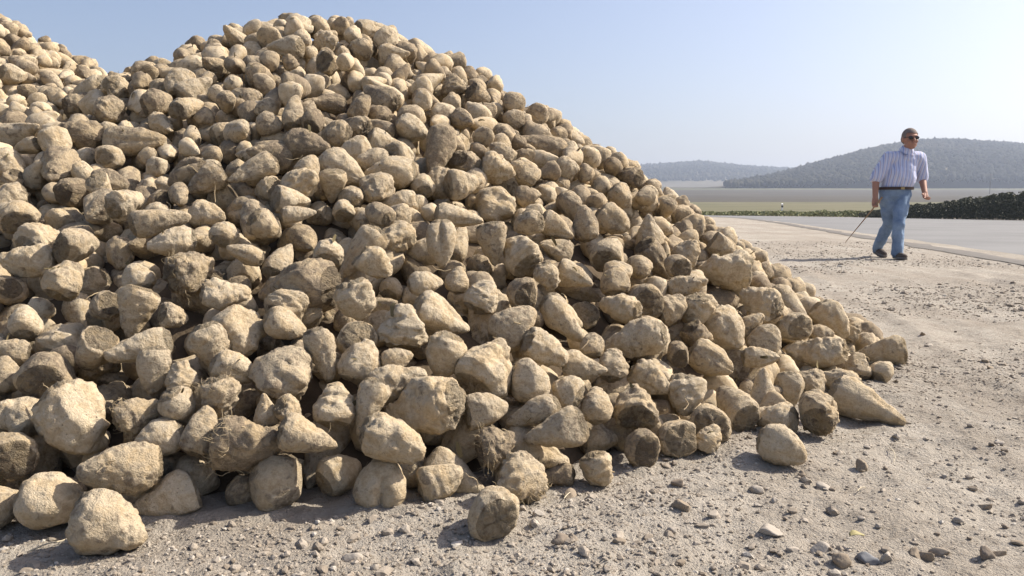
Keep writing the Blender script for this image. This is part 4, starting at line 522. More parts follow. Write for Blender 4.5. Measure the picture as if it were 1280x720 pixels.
-1954,2488,972,18,5,-17,72,51,1,-1459,1436,356,10,22,5,96,73,0,242,1582,199,6,9,-23,103,62,3,175,2298,541,23,-6,-6,87,69,0,-1407,1412,296,-6,-16,18,87,73,1,-266,2098,659,-15,20,1,63,49,1,
-1376,2203,632,9,23,-2,79,43,5,374,1858,278,13,0,-21,83,53,0,-808,1963,652,-17,16,10,84,58,1,-2258,2281,982,-21,14,-1,86,91,2,-1491,2014,601,-19,13,9,63,44,6,-653,1725,540,17,8,-17,80,42,5,
-382,1425,346,-6,-7,-23,77,44,5,-1464,2580,765,-20,-15,2,89,77,2,-1650,2491,836,21,13,-4,65,34,0,-1966,2535,988,-25,-2,1,88,56,0,-734,1439,343,-3,25,3,82,46,5,-1370,906,61,-18,13,11,84,56,6,
-926,1048,60,-13,18,12,86,45,0,-377,1973,680,18,-2,-17,69,59,2,-1424,1298,272,20,-12,-10,86,52,0,-1154,1116,89,-2,-23,-10,84,62,7,-1624,1939,629,-23,-7,-8,71,47,4,-1143,1773,465,-10,4,-22,75,50,3,
-1494,2220,698,-21,-14,2,86,63,7,-475,1570,461,-24,-6,4,76,55,1,-1542,2763,796,-16,-4,19,80,42,0,-1871,2537,963,-18,13,-12,108,93,2,-1826,2078,773,-21,-5,12,96,50,4,-1443,1521,363,11,-22,4,91,60,1,
-1337,1992,555,-11,-22,5,73,50,3,-1741,2993,920,7,-12,-21,96,51,3,235,1261,78,15,-20,-2,85,72,7,-753,1097,136,25,-3,1,77,42,5,-362,2066,676,-23,-9,4,93,49,0,81,1835,427,-22,-10,-7,88,61,1,
-203,1835,519,-18,-17,-1,66,35,0,-353,2239,753,-6,-8,-23,72,47,5,-85,2357,731,-11,-20,10,84,62,0,-990,2352,743,22,10,6,70,54,1,-531,1663,505,-23,4,10,93,49,5,-1171,1672,411,-23,-8,-6,89,58,5,
-1400,1813,479,-1,22,13,77,43,0,-1768,2070,747,-20,-14,-1,97,66,1,-656,1454,348,18,17,-1,67,50,6,-1017,1396,294,-1,24,6,100,76,3,-274,1321,262,-18,-3,-17,108,66,4,-524,1595,461,21,-1,-13,61,39,4,
-198,2103,639,-22,-12,1,79,53,1,-724,1929,648,-8,-22,-10,72,46,3,-1876,2216,806,23,8,-6,85,55,0,-1326,1577,375,3,-6,-24,82,80,2,-370,1933,650,-7,15,18,85,70,2,-657,1827,596,19,-4,-16,70,60,2,
-1435,1954,527,-7,0,24,96,58,0,77,1767,380,-5,22,10,61,64,7,173,2088,486,18,2,-17,79,53,0,-1765,1542,505,16,-12,-16,75,43,3,-1701,2500,859,-18,-17,4,82,55,0,-879,1671,455,-16,7,17,86,45,0,
-1324,1101,142,19,7,-14,91,50,0,-1069,1395,272,-2,22,11,87,92,1,-1358,1837,483,4,23,8,94,82,7,-312,2446,804,8,14,-19,87,67,1,587,1726,119,17,17,8,80,53,4,-308,1959,650,14,19,6,89,48,0,
-715,2040,672,-17,18,-5,85,60,6,172,1706,326,1,-24,-7,74,51,1,-1184,1742,437,-19,-14,-7,98,75,1,-1886,2487,949,21,-10,-8,102,64,0,-1076,2147,651,-16,19,2,66,39,4,-1597,2229,748,-3,-2,25,98,52,0,
-355,1714,526,9,-21,-10,61,49,1,-173,1880,522,-22,-11,-4,72,41,0,-1326,1059,124,-2,25,3,88,46,4,278,1796,287,-10,-22,-5,66,49,1,-240,2240,728,-19,1,16,80,64,1,-815,1683,503,-23,-2,-10,80,56,1,
-1040,1734,464,4,13,21,80,63,3,582,2027,193,23,-1,-11,88,67,0,554,1784,128,-5,23,9,89,54,5,-544,1998,703,-5,-7,23,74,39,5,-1017,1790,502,18,17,5,67,61,2,-1620,1664,496,-17,-4,18,75,55,0,
-1301,1706,443,-14,2,21,84,67,6,-1248,2070,536,21,12,4,98,63,3,-1946,2030,802,19,11,12,84,48,0,0,2055,531,-13,18,11,61,39,4,-2200,2219,948,21,0,-13,85,68,1,-1553,2181,671,-20,-1,15,61,44,1,
-901,2066,670,-12,-9,-20,91,85,7,-949,1361,253,25,-3,2,64,48,1,-614,1743,570,-7,21,-11,71,69,2,-1384,1865,504,-11,-6,-22,76,43,5,-992,1550,355,-3,-15,-20,81,61,6,-1375,1365,269,-18,-16,8,100,52,4,
149,2246,554,15,-7,-19,85,47,5,-1526,1152,249,-22,-9,7,94,72,1,-1085,1269,179,-17,-17,-8,73,38,0,-73,1329,227,-21,12,7,69,39,0,70,2360,602,19,6,-15,91,60,0,-1210,2193,589,-23,9,-4,96,67,1,
-1004,1962,596,16,-19,0,104,92,7,-584,1975,649,-12,-12,-18,62,52,2,-616,1697,495,-1,-24,-7,68,56,1,328,1723,254,1,-17,18,73,57,1,771,2371,138,-11,10,-20,100,68,1,-1013,1486,320,-18,18,-1,101,89,2,
-168,1809,534,-9,-23,2,92,67,1,-1353,1314,249,-7,-22,-10,100,53,0,-1973,2067,834,1,4,25,83,56,1,-1008,2096,663,-23,-5,-9,92,72,0,-437,2266,824,11,8,21,79,57,7,-1701,1621,532,-22,-10,-8,95,53,0,
-148,2408,733,16,19,1,77,69,2,-1677,1424,402,-20,-1,16,88,71,6,597,2364,267,-23,-9,-3,77,66,2,-2230,2363,1011,-24,3,6,95,57,0,-840,1480,371,17,-18,-4,81,57,1,-1832,1779,640,-24,-7,1,100,81,1,
-395,1382,328,-25,-1,0,92,61,1,-1366,1434,314,-23,9,-1,97,82,7,-799,1133,144,-20,15,-1,79,83,7,-1865,2170,804,-16,15,-13,93,49,4,-402,1157,208,-12,-13,18,89,57,3,-911,1879,555,-2,12,22,79,47,4,
-1662,2916,871,-20,-7,14,90,87,2,288,1490,143,-9,23,3,78,45,4,615,1973,185,-19,15,-8,86,68,1,-1299,1083,118,-16,19,-3,85,81,7,-1452,1118,169,19,-16,-5,71,41,0,-443,1285,284,24,-7,-5,84,54,5,
-226,2020,641,-8,-23,-4,99,53,4,190,2205,490,9,23,4,85,67,1,-1757,1740,573,18,14,10,99,53,3,-1369,2164,637,4,-4,24,84,51,0,-612,1057,141,-23,-1,-9,74,63,2,790,2814,147,8,24,0,89,69,1,
-897,2210,724,22,-10,7,71,65,7,-1443,1805,484,-14,-18,-11,82,68,1,-2296,2738,1164,-24,-5,3,85,72,2,20,2738,680,11,-23,2,75,44,0,-1437,2249,661,16,16,-11,100,69,1,-2074,1978,824,18,13,11,75,47,0,
-1723,1715,556,21,11,8,79,52,1,-1510,2299,743,-14,8,19,101,88,7,462,2443,342,13,-3,-21,94,63,1,-863,1532,383,-25,2,-2,75,58,1,492,1967,272,18,9,15,80,53,4,-1590,1391,383,-14,13,16,85,77,2,
-1642,2767,859,-4,19,15,89,64,1,-1546,2214,701,-1,11,-23,73,41,0,-1521,2543,791,-24,-3,8,104,69,7,-1327,1680,377,-20,-7,-13,85,52,4,-868,2110,703,17,-3,18,77,62,6,551,1979,210,-15,-20,-1,94,56,0,
12,1911,495,-12,13,-18,70,46,4,424,1842,230,-25,2,0,66,58,7,-442,2171,751,13,-20,7,66,52,1,-1543,2447,774,-7,-23,4,91,51,0,-951,1303,230,10,12,20,82,72,2,-1528,1707,484,-22,-10,-5,88,75,2,
-264,1957,589,24,5,-7,67,35,4,-1906,2100,802,13,18,12,79,50,4,-512,2285,819,23,4,9,89,55,4,-1926,2320,871,-18,-16,-7,82,86,7,-1996,1956,787,1,-11,-22,93,84,2,-1454,1746,473,19,15,5,79,50,3,
-858,1060,128,15,-18,9,85,45,0,-281,1701,512,-20,12,9,84,88,2,-1448,1377,300,22,0,12,82,43,4,-1016,1696,430,17,0,-19,74,64,2,-1619,2160,713,-3,24,5,83,53,0,-2069,2545,1051,-23,11,-2,67,52,6,
-1601,2063,655,19,16,3,86,54,5,776,3006,168,3,15,-19,106,103,2,-2166,2079,873,-17,-17,8,81,57,0,-1400,2549,719,-12,-22,5,61,42,3,-1655,1608,488,-19,17,0,86,59,7,-1397,2373,687,23,-3,-9,63,33,4,
-952,1643,433,-2,-22,-11,82,67,7,-612,2302,820,-21,13,3,68,60,2,-53,2223,643,2,-23,-10,88,81,1,-1759,2373,860,6,-14,-20,72,39,4,-1413,2074,576,4,10,23,78,59,0,-1944,2248,876,-21,-2,14,84,81,2,
-1580,2596,821,1,-24,-7,79,76,7,-1416,1575,380,15,19,-4,83,50,0,596,1671,73,20,1,-14,95,73,1,-970,2070,654,-20,10,-12,78,56,0,-75,1780,472,25,1,-3,69,43,0,-494,1543,445,-25,3,0,78,76,2,
-930,1909,580,11,18,13,86,86,1,-183,1752,493,-5,21,12,81,55,1,150,1792,371,-7,-20,-13,90,52,4,13,1302,176,6,4,-24,61,39,5,-1191,1456,293,-23,-10,-4,63,37,0,-1442,2553,746,-22,6,10,84,51,4,
-14,1926,513,13,21,-1,94,73,7,556,2343,276,-2,13,-21,69,45,0,-1550,2561,826,-13,18,11,65,50,1,-70,1907,539,-15,-20,3,96,85,1,-1785,1980,715,-11,23,0,100,61,4,-1745,1634,537,-18,-16,-5,91,85,7,
-1552,2705,789,-2,21,-13,79,64,1,-516,1757,583,4,12,22,82,69,1,-1994,1883,725,-12,-17,-14,79,70,2,-927,1513,351,-17,14,13,73,77,2,-1711,1399,408,-16,19,2,86,69,1,-420,2341,816,12,21,-5,87,54,3,
246,2148,432,-4,-21,13,76,41,4,-1121,1263,203,15,4,20,84,58,7,-1259,1113,98,-17,17,7,76,46,4,-1421,1194,175,19,17,0,81,43,3,26,1578,321,21,6,-12,90,54,0,182,1993,436,-20,0,15,90,79,1,
-1370,2357,673,4,-17,18,72,59,2,-322,2039,671,-19,-15,-6,94,53,0,-510,1512,412,12,17,-14,74,54,1,-2104,2042,849,24,8,-1,84,48,0,-222,2327,765,4,17,18,78,78,7,-310,2200,713,-18,-17,-5,82,86,2,
-1336,2086,564,-23,9,0,100,55,4,-623,2117,741,21,5,13,98,97,2,-2012,2588,1027,-10,7,22,92,84,2,-704,1285,253,14,-21,-1,65,38,4,-1179,1295,197,-21,-13,4,74,77,2,-245,2134,680,-23,-11,2,63,37,4,
-1248,1494,319,-8,-18,-16,74,49,5,-135,1950,546,8,-24,3,74,39,0,-1577,2462,813,-2,-22,12,74,42,3,-819,2234,780,-9,-19,-14,85,54,0,-2161,2178,928,-24,6,1,63,36,0,-1107,1158,108,-17,-17,-6,81,43,4,
-999,1033,29,24,2,7,78,58,1,-1433,2412,728,25,1,-3,72,41,4,-1212,1670,404,5,-22,-9,61,42,6,458,1910,242,20,10,-10,71,52,1,-1417,1899,523,16,16,-10,74,52,0,131,2090,505,-15,-18,-8,67,49,1,
694,1689,49,23,-1,-10,94,55,4,-149,1994,600,-18,7,-16,71,57,7,-1569,2525,796,-22,-7,10,73,38,4,80,2183,538,2,17,-18,95,75,6,-479,1352,293,-22,5,-10,77,40,4,-593,2332,819,20,8,12,72,38,4,
-1872,2262,883,-20,-1,16,81,82,1,-1621,2370,790,-17,15,11,98,95,2,-1535,1279,290,-20,-14,-3,81,73,2,-1868,2319,876,-4,-25,2,86,72,1,-1257,1161,150,17,11,15,82,75,7,-411,1699,530,21,6,-12,68,51,1,
-870,1633,449,-24,4,3,78,43,4,-1865,2087,775,-5,3,24,71,69,2,-1314,1280,196,8,-20,-12,97,61,0,-1717,2441,853,-9,-22,8,89,92,2,-706,1182,194,25,-2,-1,66,43,3,-1493,2413,749,-18,-17,5,91,61,3,
-1333,2302,662,-21,-11,-7,95,76,0,-2,2189,614,21,-7,-11,71,55,1,-1125,1510,319,10,23,-3,108,73,0,-764,2226,758,10,-23,-2,79,56,6,183,1874,381,-8,17,16,66,47,1,-1530,3098,826,-13,-14,-17,97,72,1,
212,1551,190,3,24,5,74,43,4,-1109,1725,452,2,14,21,89,72,0,-604,1777,566,-24,-2,6,61,45,7,-1429,1240,244,14,13,16,92,65,1,-1326,2043,544,-24,-6,-1,79,42,4,-1542,1569,432,-20,-9,-12,83,60,1,
-147,2194,674,-5,15,20,88,46,0,-1350,999,70,8,-20,-14,86,61,0,29,1622,369,23,-10,-2,85,45,4,-1387,2271,658,23,-4,-9,70,41,4,-575,1544,448,-23,-9,-1,65,39,0,-1812,1871,666,-21,-10,8,73,64,2,
-489,2369,863,9,22,-7,102,53,4,-1571,2269,743,19,12,-12,70,51,1,-881,1232,195,11,-23,-1,82,54,0,-2097,2197,931,1,-25,4,98,75,1,-2398,2711,1173,15,-19,6,90,47,5,-315,1649,469,-21,14,3,85,50,3,
-1197,1124,95,24,-1,-5,71,47,0,374,1782,218,-20,-15,-4,74,77,2,-144,1419,340,15,16,11,63,33,0,-630,1588,461,21,-9,-9,73,49,1,-272,2013,676,16,5,19,70,66,2,-46,2120,596,-9,4,-23,73,50,1,
-1443,3114,772,17,-5,-17,84,70,7,110,1785,374,-14,16,13,77,48,3,-207,1393,333,-18,17,1,88,67,1,-945,1751,517,-8,-18,-16,85,75,2,695,1931,114,-11,21,10,83,67,7,-442,2007,701,16,18,-6,92,84,2,
-832,1926,622,0,21,-14,92,61,6,-1240,1850,471,-20,-13,-8,65,68,2,-1395,1708,469,12,21,4,75,45,0,-50,2427,691,-10,-8,21,87,57,5,197,2352,518,-12,18,-12,108,84,1,-125,1617,381,8,-16,-18,86,51,0,
-364,1596,444,14,16,-13,86,54,0,-1536,1609,463,-21,-13,-3,80,42,3,-206,1303,257,-8,-19,-14,89,64,6,-768,1811,569,18,-16,-8,68,67,2,-130,1771,484,-22,9,-7,88,78,7,-1580,2113,678,14,-14,-16,81,78,1,
-266,2051,647,-9,16,17,61,61,2,-1548,1325,312,17,-11,-15,63,38,0,-1311,1965,550,20,3,-15,80,56,0,-2065,2616,1080,21,-4,-13,107,79,1,25,2115,556,22,-7,-10,100,103,7,20,1822,443,-1,-23,10,94,74,1,
276,2560,518,0,21,14,82,49,0,-1666,1828,586,-5,-25,-1,73,52,1,-1883,2574,974,-21,-11,8,94,91,2,299,1899,305,17,9,-16,75,41,0,-1355,1552,362,0,-17,-18,74,52,1,-1437,2050,581,-5,24,-3,79,66,7,
296,1945,365,-20,-15,1,85,56,1,-1244,1072,101,19,-15,-7,71,49,6,-1666,2859,877,19,12,10,78,82,2,640,2061,165,-8,-23,-5,61,46,1,-1158,1972,564,13,-21,-5,97,78,0,-961,1111,103,23,-4,-10,97,69,1,
-729,1339,291,15,-17,-11,77,53,7,-956,1829,534,16,19,4,93,54,5,-1843,1830,654,21,6,-13,82,83,2,604,2100,219,23,4,-8,91,67,1,-301,2084,672,-20,-14,4,68,44,4,-1566,1821,538,-23,2,10,65,51,1,
-226,1340,279,12,18,12,81,52,4,-514,1701,553,0,24,-6,88,46,0,904,2977,78,-17,4,17,77,41,4,-1324,1513,335,16,-1,-20,82,43,0,-1457,1278,283,20,8,12,67,62,7,-1033,2156,685,20,-5,14,77,62,1,
614,2480,257,-22,-2,12,109,93,1,-1317,1868,513,-5,21,12,103,68,3,-1341,1144,173,-1,15,20,112,59,5,-784,2299,809,-6,-24,-5,116,94,0,747,2832,175,9,15,-18,129,79,0,-1933,1720,647,8,5,-23,124,73,0,
-1196,1538,346,-18,-16,-6,106,95,2,440,2766,386,18,17,-2,117,96,7,-2013,2323,939,-20,-13,9,120,121,1,-1476,2805,803,12,-19,-11,105,64,5,-1607,2568,851,-9,21,11,110,115,2,-550,2155,783,16,-12,-15,97,51,4,
-789,2394,838,23,1,10,142,75,3,-2090,2436,1000,-17,17,5,114,74,4,-1781,2777,957,15,-7,-19,120,77,0,664,2296,223,6,21,-12,103,60,4,-1715,2749,925,0,-4,-25,95,50,0,-298,2274,775,19,-16,0,118,104,7,
-2463,2496,1092,-8,-21,-12,85,54,4,-1433,1610,416,-13,21,4,104,73,1,-867,2156,744,12,-22,-3,89,79,2,-2166,2549,1073,-17,-14,11,110,63,4,-1271,2173,629,-15,20,5,102,83,1,-625,2333,863,-19,-15,-7,124,72,0,
-838,1278,239,12,-21,-6,119,85,3,-1687,2353,824,-21,-13,1,95,78,1,590,1922,182,4,-22,-12,115,72,5,-1081,1139,137,18,12,12,98,62,4,-2189,2701,1131,1,-24,-5,103,109,2,-1642,1905,639,19,-5,-15,95,84,2,
-2002,2384,976,-3,-18,-17,123,88,6,-556,1712,545,-1,-18,-18,85,57,0,326,2617,474,-20,11,11,119,88,1,-1369,2431,717,19,-5,-15,101,90,2,-1389,1105,191,3,24,-5,106,59,4,-1503,2180,697,-23,-8,6,91,61,3,
553,1774,173,-6,-23,9,112,70,0,-1485,1530,402,-9,18,14,97,89,7,-1332,2591,720,-1,25,4,111,71,0,-1624,2969,870,21,9,-9,108,98,2,-1315,2474,704,-24,7,0,107,66,4,-797,2201,759,8,12,20,117,61,0,
-2278,2932,1189,4,-15,19,106,72,1,-1547,1861,565,1,0,25,112,87,1,-1758,1685,598,24,-3,-7,135,101,7,-792,2029,692,-6,22,10,137,80,0,-1609,2023,663,19,8,-14,90,47,5,-1441,1854,529,-4,-12,22,109,70,0,
-681,2203,789,7,20,13,122,79,3,-1802,2659,960,6,24,6,112,59,0,121,2173,541,-20,12,9,104,55,0,-1056,1328,246,21,12,6,114,73,0,-1410,2116,628,-23,-6,-8,115,78,0,97,1607,313,-8,1,24,92,48,0,
73,2204,594,7,24,1,123,81,1,-1248,1692,430,-7,-24,-4,112,62,4,110,2384,612,-18,9,15,120,64,4,-1735,3052,933,23,-7,-8,90,81,2,500,2860,365,11,2,-22,106,60,0,-1271,1927,529,-23,8,3,96,74,0,
-1442,1979,570,24,-3,-8,107,91,2,-1938,2299,899,-20,-11,9,85,45,0,153,2034,477,16,5,-18,96,77,1,-995,1448,352,17,-12,-13,85,75,2,-1521,1225,289,-20,12,9,114,66,0,-1574,1260,321,-23,-8,-5,109,81,0,
-1661,2908,909,-25,3,2,99,91,2,-323,1914,638,22,11,6,85,62,1,-204,2073,668,21,8,11,97,75,1,313,2121,432,-7,-23,7,85,72,7,-1209,2240,638,-14,11,-17,94,67,1,-981,2427,768,-13,13,-17,111,68,4,
-1738,2453,896,-2,-17,-18,102,88,2,-2105,2691,1099,-15,-19,7,106,91,2,-2009,1917,786,-13,15,15,97,68,1,-728,1065,144,-8,-16,-17,115,88,1,-1409,3065,761,-22,-12,3,122,75,4,-1068,1825,517,-13,-13,-17,150,94,0,
191,1467,212,-5,6,-24,105,78,1,-1841,2327,900,14,19,9,85,45,0,-1985,2718,1067,3,-25,3,95,65,1,93,1562,300,19,-6,-14,118,62,3,-1722,2285,812,18,-16,6,90,49,4,-881,2456,835,17,14,12,121,63,0,
-1974,2790,1059,-5,-21,12,117,68,0,-1527,1321,340,15,14,-14,107,56,4,315,1754,283,23,6,-7,98,79,1,-1555,2739,826,-13,-21,-6,85,58,1,31,2549,638,-24,-5,5,86,75,2,-1343,921,81,20,-12,-9,85,62,1,
-1586,1824,575,-6,-24,1,100,70,3,-1352,1625,400,2,23,-9,114,68,4,-1948,1984,782,7,20,-14,93,97,2,-264,2342,779,-8,-7,23,105,72,1,-1451,2446,762,24,-7,3,118,63,4,331,1983,366,-13,-15,16,115,63,0,
-469,1767,607,22,11,1,122,67,4,-1,2064,573,-16,17,9,108,57,4,416,2536,385,-20,14,5,98,75,1,-2350,2334,1022,-17,18,-1,91,53,0,-2111,2937,1116,-1,24,6,91,60,5,580,2838,316,14,-20,-7,105,108,1,
-1253,2078,577,-13,-20,-9,104,55,0,370,2295,412,8,23,-7,102,54,0,-746,2053,718,13,-18,-12,122,92,0,-2182,2400,1043,24,-7,2,109,108,2,-1003,1060,91,-12,21,-7,111,100,1,-1533,1784,548,-1,6,24,91,85,2,
656,1938,149,-10,-21,-9,104,62,0,-1831,2733,970,5,24,3,109,81,1,-1106,1528,366,21,9,9,98,75,3,-606,1938,660,-14,10,18,122,83,3,-2365,2496,1101,-18,-17,-4,125,104,2,-1358,2265,673,-17,17,5,87,66,1,
-1950,1837,709,22,-9,-8,95,53,4,-1180,2385,696,-20,13,-8,125,126,1,-1675,2128,745,-24,-5,0,121,103,2,234,2384,506,-22,5,10,127,73,0,429,2023,322,-2,24,5,122,72,3,-1581,1718,522,3,-23,-9,126,122,2,
-1574,1440,388,10,19,-13,109,66,4,473,2062,292,24,-6,4,98,52,4,-1508,2985,823,2,24,-6,123,94,1,469,2566,363,11,-16,16,91,86,2,-1058,1110,113,15,7,19,111,63,0,-1710,1402,444,-23,9,6,85,67,7,
-1616,1684,536,-7,16,18,91,56,5,-1596,1969,635,-11,4,22,98,54,0,-197,2200,699,-21,-5,13,119,71,5,196,1569,237,-23,3,8,104,59,4,-745,2488,879,16,9,17,127,134,2,-2043,2773,1083,-1,2,25,95,79,2,
-1376,2812,736,9,23,5,102,101,1,-162,1857,559,-12,-22,1,112,62,4,380,1652,185,14,-11,-18,109,69,0,-71,2033,581,22,-1,11,126,76,4,-2163,2095,910,-21,-13,-1,118,85,1,223,1329,119,-4,-22,-11,119,106,7,
-1777,2424,887,-5,22,11,87,74,7,-883,1106,124,19,-14,-9,90,63,1,-1686,2077,720,4,21,-12,125,65,0,-1142,1451,319,23,8,-7,106,99,1,-1726,1756,605,-19,-16,3,101,70,7,-963,2238,730,-15,19,4,97,54,4,
351,2098,381,-4,24,6,105,55,4,-777,2133,752,-13,16,14,113,70,5,520,2405,316,22,-4,-12,126,94,7,-1613,2299,784,20,14,-6,92,73,0,-1172,1801,478,-25,-3,1,101,64,4,-1987,2240,918,16,-15,12,93,59,0,
-1359,2528,724,18,-6,-17,108,67,0,795,2909,161,8,-23,-5,99,80,1,-1134,1161,148,-17,-10,15,92,69,7,-599,1356,337,-7,21,12,95,54,5,-1188,1141,139,7,-24,1,104,59,0,-2017,2494,1007,0,17,-18,107,56,5,
-1800,1920,690,-23,4,-9,118,99,7,540,1689,119,22,-11,2,119,76,0,-1977,2867,1054,-10,-23,-1,117,62,4,-1666,1682,542,0,17,18,110,71,0,-1781,2892,972,-19,-14,9,115,61,4,-927,1575,403,-4,-20,-15,91,96,7,
320,2252,453,-10,11,21,126,66,0,-1277,1573,382,-7,-24,4,97,78,1,-2263,2605,1139,10,-17,-15,95,51,4,-1779,3002,954,-6,23,8,111,64,0,-1922,2941,1037,14,19,-10,114,72,4,-1895,1655,606,-12,16,15,94,78,1,
-1892,1783,677,24,4,-5,96,74,1,-1211,2122,594,-17,18,1,96,74,0,-1235,2008,570,-3,-13,-21,95,79,1,-291,2116,706,22,8,-8,111,83,1,412,1901,288,6,-15,-19,90,56,5,-1208,1232,193,-2,21,13,92,97,1,
-1547,2832,826,-4,-23,-10,85,60,1,194,2552,572,19,-16,-1,90,95,7,699,2096,167,-21,-12,6,101,74,7,183,1732,359,-2,-22,11,94,71,0,-1937,3077,1040,-14,4,-21,123,72,3,-1895,1899,720,6,-19,-15,128,80,0,
-1445,2955,783,-24,3,5,122,88,6,568,2215,258,19,16,1,99,65,4,518,2717,343,11,-22,-6,109,105,7,-1860,2015,764,-11,-22,1,102,68,3,-1633,2091,687,-7,24,2,123,79,0,-1132,2192,661,-8,5,23,102,60,0,
-1480,2875,806,7,-23,-7,106,64,0,-1047,1220,171,3,12,-22,101,55,0,-1708,2384,859,-18,10,14,99,63,5,-1567,2652,823,-22,-2,12,85,57,1,-967,1074,128,9,19,13,102,57,4,-291,1871,611,-17,-11,15,94,99,1,
498,1758,181,12,-3,-22,133,74,4,723,2595,166,11,-11,-20,99,102,2,-35,2689,702,-12,17,-14,100,53,4,-1440,1483,386,24,6,-4,93,60,0,-1992,2178,879,23,-4,-8,125,66,0,-39,1842,487,-21,13,2,108,72,1,
-1828,2811,989,24,-3,6,114,62,0,-1368,1043,118,-9,-11,-21,103,54,0,-90,1977,576,-11,16,15,125,86,1,-955,2156,706,-5,24,0,88,54,0,-1042,2231,710,7,-21,11,101,79,1,659,2124,204,6,-24,-4,123,96,0,
-1672,2771,894,12,21,-4,109,93,1,-1452,1182,226,22,12,5,109,70,0,-94,2685,711,-6,-22,-10,137,72,5,-1182,1376,280,-22,12,-4,97,101,2,-284,2553,831,17,18,-3,131,116,1,-856,2046,680,-24,-7,3,86,66,3,
-1889,2371,920,2,21,14,92,69,7,-1542,1661,496,-12,6,21,107,107,1,-1924,2669,1016,-20,-10,11,105,94,7,-1743,2947,929,-10,-23,2,95,50,5,-1104,1929,551,20,-11,11,119,70,0,-957,1161,148,-11,9,-20,120,66,0,
277,1529,184,-4,-19,-16,91,62,1,-1208,1643,423,18,-13,-12,87,47,5,-1477,1598,415,6,-19,-15,118,62,0,-2120,1982,829,-14,-11,-18,94,63,3,-375,2489,873,-16,-19,-2,91,48,4,-2301,2422,1070,23,-6,8,138,102,7,
-806,1150,176,24,-6,-5,96,100,7,-1783,2152,796,17,19,-2,113,79,6,-220,1969,637,-23,0,-10,96,56,0,-107,2167,647,-16,-13,14,120,63,4,-2277,2295,1018,7,19,14,96,60,0,-2044,1880,785,-2,24,8,128,100,3,
-2245,2170,952,20,3,-14,92,53,0,-70,2571,717,10,19,-12,103,58,0,-1540,1482,398,11,-19,-12,131,73,3,258,1929,379,-3,22,-11,91,60,0,-1726,1581,528,-22,-5,11,85,73,2,514,2138,295,5,24,0,109,96,2,
-515,2434,886,22,10,6,114,70,0,-1680,3176,900,21,-9,10,143,92,0,-224,1736,543,-7,21,11,100,54,4,-633,2143,792,-1,24,8,117,67,4,227,2165,487,-13,18,11,116,83,1,27,1748,415,-15,-5,-19,114,72,4,
-2021,2653,1071,-24,-5,4,129,68,0,-1399,1774,491,-24,3,-4,109,70,3,-1449,2273,692,23,-4,-9,95,54,4,-630,2222,798,6,-18,-16,118,67,5,149,2418,582,-5,-23,9,122,77,4,-279,1053,143,23,-4,-9,85,53,5,
-1325,984,100,-11,-15,-17,113,73,0,-1496,2355,737,20,13,7,132,75,4,-1739,2200,789,3,25,3,104,55,4,4,2135,612,-3,23,-9,114,77,1,-1024,1137,127,-14,-20,4,85,45,4,449,1978,299,-25,0,2,94,64,7,
-545,2320,851,16,-19,-4,132,82,0,-442,1724,547,-24,-6,-4,104,55,4,-1810,2008,748,-5,-23,-9,105,75,1,-1874,1732,654,-13,21,5,88,70,1,-2070,2319,968,18,18,3,85,53,0,-1400,2633,739,-7,-24,3,99,75,1,
56,2055,535,-12,16,14,116,111,2,-1350,1700,433,-14,-21,-1,85,54,5,-1797,2962,981,10,-16,-17,86,83,7,-120,2302,720,2,5,24,106,55,4,-1359,2893,736,15,10,-18,120,66,0,-1919,2868,1029,-22,12,3,102,90,7,
-1295,2134,613,18,1,-17,86,57,7,618,1872,145,21,-14,-1,100,68,1,-892,1414,330,-20,14,-1,100,64,3,-2006,2121,852,19,17,3,102,74,1,800,2306,122,-12,22,-1,86,54,5,-578,2507,887,4,-19,-16,120,63,0,
-1513,1083,193,-23,-2,10,111,93,2,-365,2550,867,-14,-13,16,122,115,1,-146,2268,700,15,10,-17,102,78,1,-1325,1234,221,-20,-14,-1,99,63,0,-1138,1210,179,-24,-8,2,103,88,7,-574,2405,885,3,25,0,85,45,4,
30,1424,249,11,22,-4,122,69,4,-99,2213,672,-19,-8,14,91,59,0,-1299,2531,704,14,21,-2,118,83,0,616,2527,257,-16,12,-15,97,76,6,-1933,3027,1033,-25,-4,2,104,68,4,-1895,1840,700,20,-6,-13,91,48,4,
-1511,2015,638,-10,23,-1,107,56,3,-1232,1616,388,15,-18,-8,127,67,3,731,2063,142,-16,-7,18,99,61,5,-588,2204,826,-21,-6,-12,107,57,0,551,2056,262,14,17,-13,108,81,0,-2165,2995,1140,-17,7,17,96,59,0,
735,1834,66,5,-12,-21,99,70,1,226,2279,500,23,-4,9,105,72,1,-591,2261,844,-12,-21,-4,109,90,6,495,2357,351,24,-5,5,99,60,5,-1666,2244,770,4,24,7,107,83,1,-1817,1623,567,23,-6,7,95,55,4,
-1635,1525,473,-16,-17,9,101,60,4,-2234,2364,1054,-23,-10,-2,97,63,4,-1285,1303,240,19,-16,-2,106,80,7,-1329,1794,478,1,7,-24,96,53,0,-1238,2200,624,-10,7,-22,110,99,7,88,1417,225,-18,-16,7,113,93,0,
-1326,1391,298,22,-1,12,102,77,1,-1270,2230,652,24,-8,0,117,62,3,772,2136,115,15,-9,-18,132,88,1,-1111,1403,286,-4,24,-7,107,92,2,-23,2607,683,3,-25,2,88,93,2,-1553,2152,699,9,-22,-8,97,78,6,
-1657,1828,627,-2,-19,-16,104,55,3,177,2506,554,11,19,-12,99,73,1,-1051,1562,381,-15,16,12,85,56,4,-1282,2387,687,19,14,8,85,55,0,-997,1249,189,10,-5,-22,126,95,0,-1044,1448,313,-19,0,-17,85,63,7,
